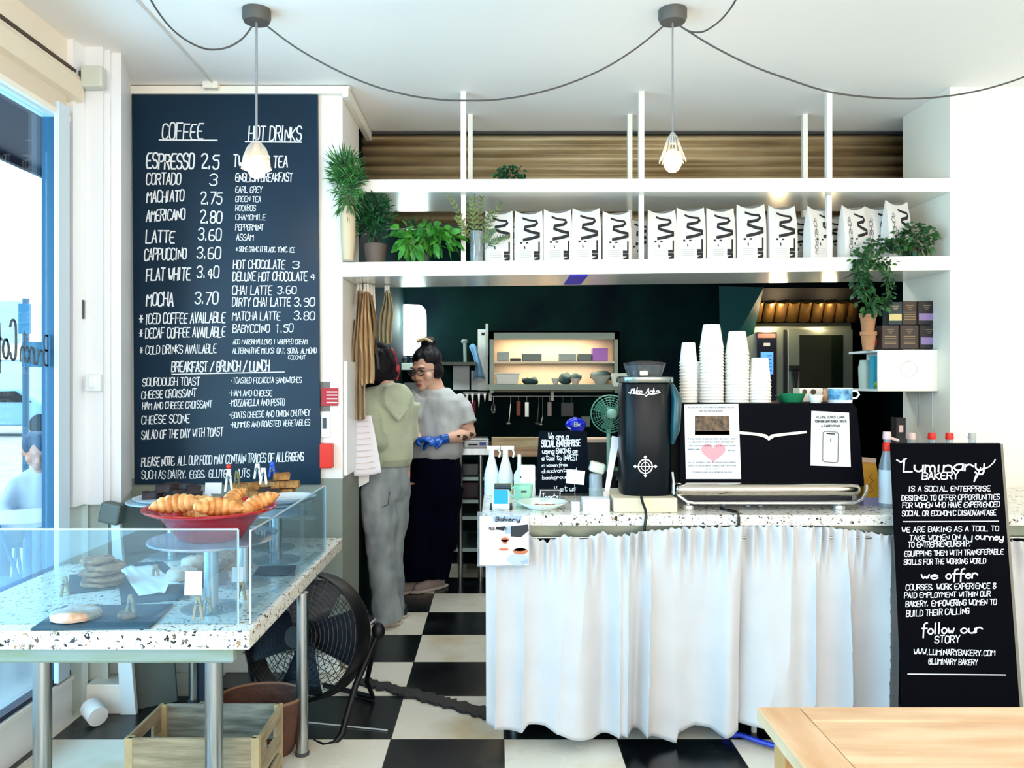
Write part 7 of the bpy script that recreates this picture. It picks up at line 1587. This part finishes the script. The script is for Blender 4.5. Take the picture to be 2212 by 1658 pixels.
# ---------------- person A: sage hoodie, seen from behind
DA = 4.95
def A(px, py, dy=0): return P(px, py, DA+dy)
pa = person('person in a sage green hoodie and grey jeans with dark red hair, seen from behind', (PX(834, DA), DA, 0))
hc = A(821, 793, .02); hm_, HM = head_mb(hc, math.radians(150), math.radians(12), 1.0)
b = MB(); b.v += hm_.v; b.f += hm_.f; b.mi += hm_.mi
b.tube([hc+Vector((0, .02, -.06)), A(834, 832), A(835, 850)], [.055, .056, .07], 14)
b.oval([(PX(835, DA), DA, PZ(848, DA), .10, .07), (PX(834, DA), DA, PZ(862, DA), .165, .095, .3), (PX(834, DA), DA, PZ(905, DA), .15, .10, .3), (PX(834, DA), DA, PZ(955, DA), .125, .09, .3), (PX(834, DA), DA, PZ(1000, DA), .15, .11, .3), (PX(832, DA), DA, PZ(1035, DA), .155, .115, .3), (PX(830, DA), DA, PZ(1060, DA), .12, .10, .3)])
LEGS = [([A(818, 1040, -.03), A(822, 1100, -.05), A(826, 1190, -.05), A(832, 1250, -.02), A(838, 1330, -.02)], [.092, .085, .058, .055, .038]), ([A(850, 1040, .05), A(850, 1100, .06), A(848, 1190, .05), A(850, 1250, .09), A(852, 1315, .12)], [.092, .085, .058, .055, .038])]
for pts, rr in LEGS: b.tube(pts, rr, 14)
for (x, y, dy) in ((838, 1334, -.02), (852, 1318, .12)): f0 = A(x, y, dy); f0.z = .045; b.tube([f0+Vector((.03, .03, .0)), f0, f0+Vector((-.10, -.05, -.015)), f0+Vector((-.15, -.08, -.02))], [(.028, .03), (.035, .035), (.022, .038), (.015, .03)], 10)
shL, elL, wrL = A(793, 862, -.04), A(800, 935, -.19), A(832, 965, -.12); shR, elR, wrR = A(874, 868, .06), A(884, 935, .10), A(868, 960, .28)
for s_, e_, w_ in ((shL, elL, wrL), (shR, elR, wrR)):
    b.tube([s_, s_.lerp(e_, .5), e_, e_.lerp(w_, .5), w_], [.052, .046, .040, .036, .027], 12)
    hand_mb(b, w_, (w_-e_), Vector((0, 0, 1)), 1, .35, 1)
organic('body', b, SKIN, pa, .009, 3)
# jeans
j = MB()
j.oval([(PX(834, DA), DA, PZ(985, DA), .135, .11, .3), (PX(832, DA), DA, PZ(1015, DA), .158, .135, .3), (PX(829, DA), DA, PZ(1045, DA), .160, .14, .3), (PX(828, DA), DA, PZ(1075, DA), .13, .12, .3)])
j.tube([A(814, 1045, -.04), A(818, 1100, -.06), A(823, 1190, -.06), A(829, 1260, -.05), A(835, 1322, -.04), A(836, 1341, -.04)], [.112, .106, .088, .086, .092, .094], 18)
j.tube([A(850, 1045, .05), A(848, 1100, .06), A(846, 1190, .06), A(847, 1260, .08), A(849, 1318, .10), A(849, 1328, .10)], [.105, .098, .078, .075, .080, .082], 18)
jo = organic('jeans', j, mat('grey_jeans', '#adb6ba', .8, var=.22, scale=5, stretch=(3, 3, 1), col2='#8f9aa2'), pa, .013, 3, folds(3, .014, 8, (1, 1, 1.1)))
m = MB(); m.tube([A(842, 1062, -.13), A(838, 1090, -.155), A(815, 1098, -.15)], .003, 5); obj('pocket_seam', m, mat('seam_dark', '#5c656d', .8), pa)
# hoodie
h = MB()
h.oval([(PX(836, DA), DA, PZ(832, DA), .085, .075), (PX(835, DA), DA, PZ(840, DA), .14, .095, .3), (PX(834, DA), DA, PZ(856, DA), .165, .125, .3), (PX(835, DA), DA, PZ(900, DA), .162, .145, .3), (PX(836, DA), DA, PZ(960, DA), .160, .15, .3), (PX(836, DA), DA, PZ(992, DA), .150, .145, .3), (PX(836, DA), DA, PZ(1003, DA), .142, .135, .3)], 28)
for s_, e_, w_ in ((shL, elL, wrL), (shR, elR, wrR)):
    h.tube([s_+Vector((.02, 0, .0)), s_.lerp(e_, .5), e_, e_.lerp(w_, .5), e_.lerp(w_, .88)], [.078, .074, .066, .058, .044], 16)
h.ell(A(856, 862, -.125), (.095, .045, .105), 20, 14, Matrix.Rotation(.5, 4, 'Y')); h.ell(A(845, 840, -.06), (.095, .075, .04), 20, 12)   # hood lying on the back
h.tube([A(812, 838, -.07), A(838, 875, -.15), A(862, 905, -.165), A(880, 880, -.13)], [.02, .024, .024, .018], 10)
organic('hoodie', h, mat('sage_fleece', '#bec8ae', .9, var=.06, scale=8, bump=.2, bscale=120, sheen=.3), pa, .011, 3, folds(11, .013, 9, (1, 1, .8)))
m = MB()
for (x0, y0, x1_, y1) in ((812, 945, 838, 955), (814, 958, 836, 964), (816, 970, 830, 974)): pass
obj('hem_band', MB().oval([(PX(836, DA), DA, PZ(1004, DA), .145, .138, .3), (PX(836, DA), DA, PZ(990, DA), .157, .150, .3)], 36), mat('sage_rib', '#aab49c', .9), pa, smooth=60)
# hair: dark with red edge
hr = MB(); hr.ell(A(820, 784, .02), (.112, .115, .118), 24, 18); hr.ell(A(808, 811, .0), (.095, .09, .07), 18, 12); hr.ell(A(831, 807, .03), (.085, .09, .07), 18, 12); hr.ell(A(815, 762, .02), (.075, .08, .06), 18, 12)
organic('hair', hr, mat('dark_red_hair', '#0e0514', .6, var=.3, scale=30, col2='#060310', spec=.2, bump=.5, bscale=60), pa, .011, 2, folds(5, .02, 14))
hr = MB(); hr.tube([A(806, 746, .03), A(822, 750, .02), A(838, 762, .02), A(850, 780, .02), A(855, 802, .03), A(854, 822, .04)], [(.012, .025), (.015, .035), (.016, .038), (.016, .038), (.014, .035), (.010, .02)], 12)
organic('hair_highlight', hr, mat('red_hair', '#b81c40', .45, var=.4, scale=30, col2='#4a0a26'), pa, .010, 2, folds(8, .012, 18), label='red dyed outer hair')
for (x, y, dy, lb) in ((838, 1334, -.04, 0), (852, 1318, .10, 0)):
    f0 = A(x, y, dy); s = MB().tube([(f0.x+.07, f0.y+.03, .042), (f0.x, f0.y, .048), (f0.x-.10, f0.y-.04, .040), (f0.x-.165, f0.y-.07, .028)], [(.036, .040), (.042, .046), (.030, .046), (.020, .034)], 14)
    so = organic('sneaker', s, mat('shoe_navy', '#141a2c', .6), pa, .008, 3)
    obj('sole', MB().plan([(f0.x+.075, f0.y+.0), (f0.x+.09, f0.y+.05), (f0.x+.05, f0.y+.075), (f0.x-.10, f0.y+.01), (f0.x-.185, f0.y-.045), (f0.x-.19, f0.y-.085), (f0.x-.14, f0.y-.105), (f0.x, f0.y-.045)], .001, .024), mat('shoe_sole', '#d8c8bc', .6), so, bev=.006)
    m = MB().tube([(f0.x-.10, f0.y-.085, .03), (f0.x-.06, f0.y-.06, .06), (f0.x-.02, f0.y-.05, .035)], .007, 6); obj('stripe', m, mat('shoe_white', '#e6e8ee', .6), so)

# ---------------- person B: grey T-shirt, glasses, bun, blue glove
DBp = 5.72
def B(px, py, dy=0): return P(px, py, DBp+dy)
pb = person('person in grey T-shirt and navy trousers with glasses, hair bun and blue gloves', (PX(925, DBp), DBp, 0))
hc = B(920, 797, -.03); YAW = math.radians(-30); hm_, HM = head_mb(hc, YAW, math.radians(16), 1.20)
b = MB(); b.v += hm_.v; b.f += hm_.f; b.mi += hm_.mi
b.tube([B(930, 816, .02), B(938, 842, .02), B(941, 864, .01)], [.070, .076, .092], 14)
XB = PX(941, DBp)
b.oval([(XB, DBp, PZ(852, DBp), .11, .08), (XB, DBp, PZ(868, DBp), .17, .11, -.3), (XB, DBp, PZ(920, DBp), .165, .13, -.3), (XB, DBp, PZ(965, DBp), .17, .14, -.3), (PX(936, DBp), DBp, PZ(1010, DBp), .19, .15, -.3), (PX(932, DBp), DBp, PZ(1050, DBp), .16, .14, -.3)])
for pts, rr in (([B(905, 1040, -.04), B(898, 1130, -.06), B(892, 1200, -.02), B(888, 1250, -.02)], [.11, .09, .06, .042]), ([B(960, 1040, .04), B(950, 1130, .03), B(944, 1200, .06), B(938, 1250, .06)], [.11, .09, .06, .042])): b.tube(pts, rr, 14)
for (x, y, dy) in ((888, 1255, -.02), (938, 1255, .06)): f0 = B(x, y, dy); f0.z = .045; b.tube([f0+Vector((.03, .03, 0)), f0, f0+Vector((-.08, -.08, -.01)), f0+Vector((-.11, -.12, -.02))], [(.028, .03), (.035, .035), (.024, .038), (.016, .03)], 10)
sR, eR, wR = B(991, 864, .02), B(1014, 938, -.02), B(958, 948, -.24); sL, eL, wL = B(893, 856, -.05), B(884, 925, -.12), B(905, 950, -.26)
b.tube([sR, sR.lerp(eR, .5), eR, eR.lerp(wR, .35), eR.lerp(wR, .7), wR], [.054, .054, .050, .048, .039, .029], 14)
b.tube([sL, sL.lerp(eL, .5), eL, eL.lerp(wL, .5), wL], [.064, .058, .050, .042, .028], 14)
hdR = Vector((-.9, -.25, -.12)); hand_mb(b, wR, hdR, (0, -.35, 1), .95, .35, 1, .82); hand_mb(b, wL, (.6, -.5, .1), (0, -.3, 1), .95, .4, -1, .82)
organic('body', b, SKIN, pb, .008, 2)
g_ = MB(); hand_mb(g_, wR, hdR, (0, -.35, 1), 1.06, .35, 1, 1.12); g_.tube([wR-hdR.normalized()*.035, wR+hdR.normalized()*.02], [.034, .032], 14)
organic('glove', g_, mat('glove_blue', '#0a58c0', .3), pb, .0055, 1)
g_ = MB(); hand_mb(g_, wL, (.6, -.5, .1), (0, -.3, 1), 1.06, .4, -1, 1.12); organic('glove', g_, mat('glove_blue', '#0a58c0', .3), pb, .0055, 1)
# tattoos: dark patches on the forearm
tt_ = MB(); dirf = (wR-eR).normalized()
for t_a, r_, up_o in ((.15, .020, .008), (.42, .026, -.006), (.62, .012, .010)):
    c = eR.lerp(wR, t_a)+Vector((0, -.0, 0)); rad = .052-.012*t_a; front = Vector((dirf.y, -dirf.x, 0)).normalized(); front = front if front.y < 0 else -front
    c = c+front*(rad*1.0)+Vector((0, 0, up_o)); tt_.ell(c, (r_, .006, r_*.75), 12, 6)
tt_.ell(B(1000, 914, -.068), (.035, .005, .010), 12, 6); obj('tattoo', tt_, mat('tattoo_ink', '#3a2a2c', .6), pb, smooth=1)
# T-shirt
h = MB(); h.oval([(XB, DBp, PZ(839, DBp), .088, .085), (XB, DBp, PZ(846, DBp), .128, .105, -.3), (XB, DBp, PZ(862, DBp), .188, .135, -.3), (XB, DBp, PZ(905, DBp), .195, .165, -.3), (PX(938, DBp), DBp-.01, PZ(945, DBp), .200, .185, -.3), (PX(937, DBp), DBp-.01, PZ(975, DBp), .205, .195, -.3), (PX(936, DBp), DBp, PZ(986, DBp), .195, .185, -.3)], 28)
for s_, e_ in ((sR, eR), (sL, eL)): h.tube([s_+Vector((-.045 if s_ is sR else .045, 0, -.005)), s_.lerp(e_, .3), s_.lerp(e_, .72)], [.082, .090, .084], 18)
TEE = mat('tee_grey', '#bfc5ca', .85, var=.06, scale=10, bump=.15, bscale=90)
organic('tee_shirt', h, TEE, pb, .011, 3, folds(21, .016, 8, (1.2, 1.2, .6)))
# trousers
j = MB(); j.oval([(PX(936, DBp), DBp, PZ(965, DBp), .165, .15, -.3), (PX(936, DBp), DBp, PZ(1010, DBp), .215, .185, -.3), (PX(934, DBp), DBp, PZ(1050, DBp), .205, .18, -.3), (PX(932, DBp), DBp, PZ(1085, DBp), .16, .15, -.3)], 24)
j.tube([B(908, 1050, -.04), B(900, 1130, -.06), B(895, 1200, -.05), B(892, 1248, -.03)], [.13, .122, .105, .10], 18); j.tube([B(960, 1050, .04), B(954, 1130, .03), B(947, 1200, .05), B(941, 1246, .05)], [.135, .122, .098, .092], 18)
organic('trousers', j, mat('navy_trousers', '#02041a', .95, spec=.1), pb, .013, 3, folds(31, .012, 8))
# hair, bun, scrunchie
def H(x, y, z): return HM @ Vector((x, y, z))
hr = MB(); rot = HM.to_3x3().normalized().to_4x4()
hr.ell(H(0, .030, .058), (.098, .118, .092), 22, 16, rot); hr.ell(H(0, .062, -.01), (.090, .075, .085), 18, 12, rot); 
for sx in (-1, 1): hr.ell(H(sx*.062, .030, -.012), (.034, .060, .07), 14, 10, rot)
hr.ell(H(.0, .072, .140), (.056, .056, .052), 16, 12, rot); hr.ell(H(.0, .065, .115), (.04, .04, .03), 12, 8, rot)
organic('hair', hr, mat('near_black_hair', '#06060f', .55, var=.3, scale=30, col2='#12101a', spec=.25, bump=.5, bscale=60), pb, .009, 2, folds(41, .010, 20))
sc = MB(); cs = H(-.01, .055, .160)
sc.tube([cs+Vector((.052*math.cos(a), .05*math.sin(a), .010*math.sin(3*a))) for a in [2*PI*k/20 for k in range(20)]], .011, 6, False, True); obj('scrunchie', sc, mat('scrunchie_cream', '#cfc09a', .8), pb, smooth=1)
# face details
F2 = MB()
for sx in (-1, 1): F2.ell(H(sx*.031, -.0845, .010), (.012, .006, .006), 12, 8, rot)
obj('eyes', F2, mat('eye_dark', '#2a2224', .3), pb, smooth=1)
obj('lips', MB().ell(H(0, -.096, -.066), (.027, .008, .007), 14, 8, rot).ell(H(0, -.093, -.075), (.022, .008, .006), 14, 8, rot), mat('lip_red', '#b06a64', .45), pb, smooth=1)
br = MB()
for sx in (-1, 1): br.tube([H(sx*.014, -.098, .028), H(sx*.034, -.095, .034), H(sx*.052, -.080, .029)], .003, 6)
obj('eyebrow', br, mat('near_black_hair', '#0c0c16', .4), pb)
gl = MB()
for sx in (-1, 1):
    gl.tube([H(sx*.033+.026*math.cos(a), -.108+.006*abs(math.cos(a)), .007+.017*math.sin(a)) for a in [2*PI*k/18 for k in range(18)]], .0028, 6, False, True)
    gl.tube([H(sx*.058, -.098, .014), H(sx*.078, -.05, .010), H(sx*.082, .01, .0)], .0026, 6)
gl.tube([H(-.008, -.110, .010), H(.008, -.110, .010)], .0026, 6)
gfo = obj('glasses', gl, mat('glasses_dark', '#241a2a', .3), pb, smooth=1)
ln = MB()
for sx in (-1, 1):
    c0 = [H(sx*.033+.025*math.cos(a), -.107+.006*abs(math.cos(a)), .007+.016*math.sin(a)) for a in [2*PI*k/18 for k in range(18)]]; ln.add(c0, [tuple(range(18))])
obj('lens', ln, glass_mat('lens_glass', '#e8f0f4', .5, .05), gfo)
# lanyard/neck crease lines on the tee
for (x, y, dy) in ((888, 1250, -.03), (938, 1248, .05)):
    f0 = B(x, y, dy); s = MB().tube([(f0.x+.06, f0.y+.04, .045), (f0.x, f0.y, .05), (f0.x-.08, f0.y-.08, .04), (f0.x-.12, f0.y-.13, .028)], [(.036, .040), (.042, .046), (.030, .046), (.020, .034)], 14)
    so = organic('sneaker', s, mat('shoe_pale', '#b9a49c', .6), pb, .008, 3)
    obj('sole', MB().plan([(f0.x+.06, f0.y-.01), (f0.x+.10, f0.y+.05), (f0.x+.05, f0.y+.085), (f0.x-.05, f0.y+.0), (f0.x-.16, f0.y-.11), (f0.x-.15, f0.y-.155), (f0.x-.09, f0.y-.16), (f0.x+.0, f0.y-.07)], .001, .022), mat('shoe_sole', '#d8c8bc', .6), so, bev=.006)

# ---------------- person C: seated outside the window, leaning forward
cx_, cy_ = -3.05, 5.5
xh = PX(78, 5.35)
pc = person('person seated at the pavement table outside the window, head bent forward', (cx_, cy_, -.04))
hc = Vector((xh, 5.35, 1.03-.01)); hm_, HM = head_mb(hc, math.radians(40), math.radians(30), 1.0)
b = MB(); b.v += hm_.v; b.f += hm_.f; b.mi += hm_.mi
b.tube([hc+Vector((0, .03, -.06)), Vector((cx_, cy_-.02, .86))], [.055, .065], 12)
b.oval([(cx_, cy_-.02, .88, .10, .07), (cx_, cy_, .82, .18, .10), (cx_, cy_+.02, .68, .16, .11), (cx_, cy_+.02, .5, .165, .12), (cx_, cy_+.02, .43, .16, .13)])
for s in (-1, 1):
    b.tube([(cx_+s*.1, cy_, .50), (cx_+s*.11+.02, cy_-.22, .52), (cx_+s*.12+.04, cy_-.42, .47), (cx_+s*.12+.04, cy_-.44, .2), (cx_+s*.12+.04, cy_-.42, .02)], [.09, .08, .06, .05, .035], 12)
    b.tube([(cx_+s*.12+.04, cy_-.40, .0), (cx_+s*.12+.04, cy_-.56, -.01)], [(.03, .04), (.02, .035)], 10)
    a, e, w = Vector((cx_+s*.18, cy_, .80)), Vector((cx_+s*.22, cy_-.12, .60)), Vector((cx_+s*.10+.05, cy_-.32, .60)); b.tube([a, e, w], [.05, .042, .028], 12); hand_mb(b, w, w-e, (0, 0, 1), 1, .4, s)
organic('body', b, SKIN, pc, .011, 3)
h = MB(); h.oval([(cx_, cy_-.02, .90, .08, .07), (cx_, cy_, .85, .19, .115), (cx_, cy_+.02, .68, .185, .13), (cx_, cy_+.02, .44, .19, .15)], 24)
for s in (-1, 1): a, e, w = Vector((cx_+s*.18, cy_, .80)), Vector((cx_+s*.22, cy_-.12, .60)), Vector((cx_+s*.10+.05, cy_-.32, .60)); h.tube([a, e, e.lerp(w, .85)], [.068, .058, .042], 14)
organic('jacket', h, mat('jacket_blue', '#b9cfe2', .8), pc, .013, 3, folds(51, .012, 9))
j = MB(); j.oval([(cx_, cy_+.02, .40, .17, .15), (cx_, cy_+.01, .55, .18, .15)], 20)
for s in (-1, 1): j.tube([(cx_+s*.1, cy_, .50), (cx_+s*.11+.02, cy_-.22, .52), (cx_+s*.12+.04, cy_-.42, .47), (cx_+s*.12+.04, cy_-.44, .2), (cx_+s*.12+.04, cy_-.42, .03)], [.11, .10, .08, .07, .06], 14)
organic('trousers', j, mat('trouser_blue', '#6d90b4', .8), pc, .014, 3)
hr = MB(); rot = HM.to_3x3().normalized().to_4x4(); hr.ell(H(0, .022, .035), (.085, .098, .085), 20, 14, rot); hr.ell(H(0, .055, -.02), (.075, .06, .08), 16, 12, rot)
organic('hair', hr, mat('ash_hair', '#4d6a8c', .6, var=.3, scale=20), pc, .010, 2, folds(61, .008, 18))
# ================================================================== view
S.view_settings.view_transform = 'Standard'; S.view_settings.look = 'None'; S.view_settings.gamma = 1; S.view_settings.exposure = .0
S.view_settings.use_curve_mapping = False
try: S.cycles.max_bounces = 8; S.cycles.transparent_max_bounces = 16; S.cycles.caustics_reflective = False; S.cycles.caustics_refractive = False; S.cycles.sample_clamp_indirect = 6
except Exception: pass
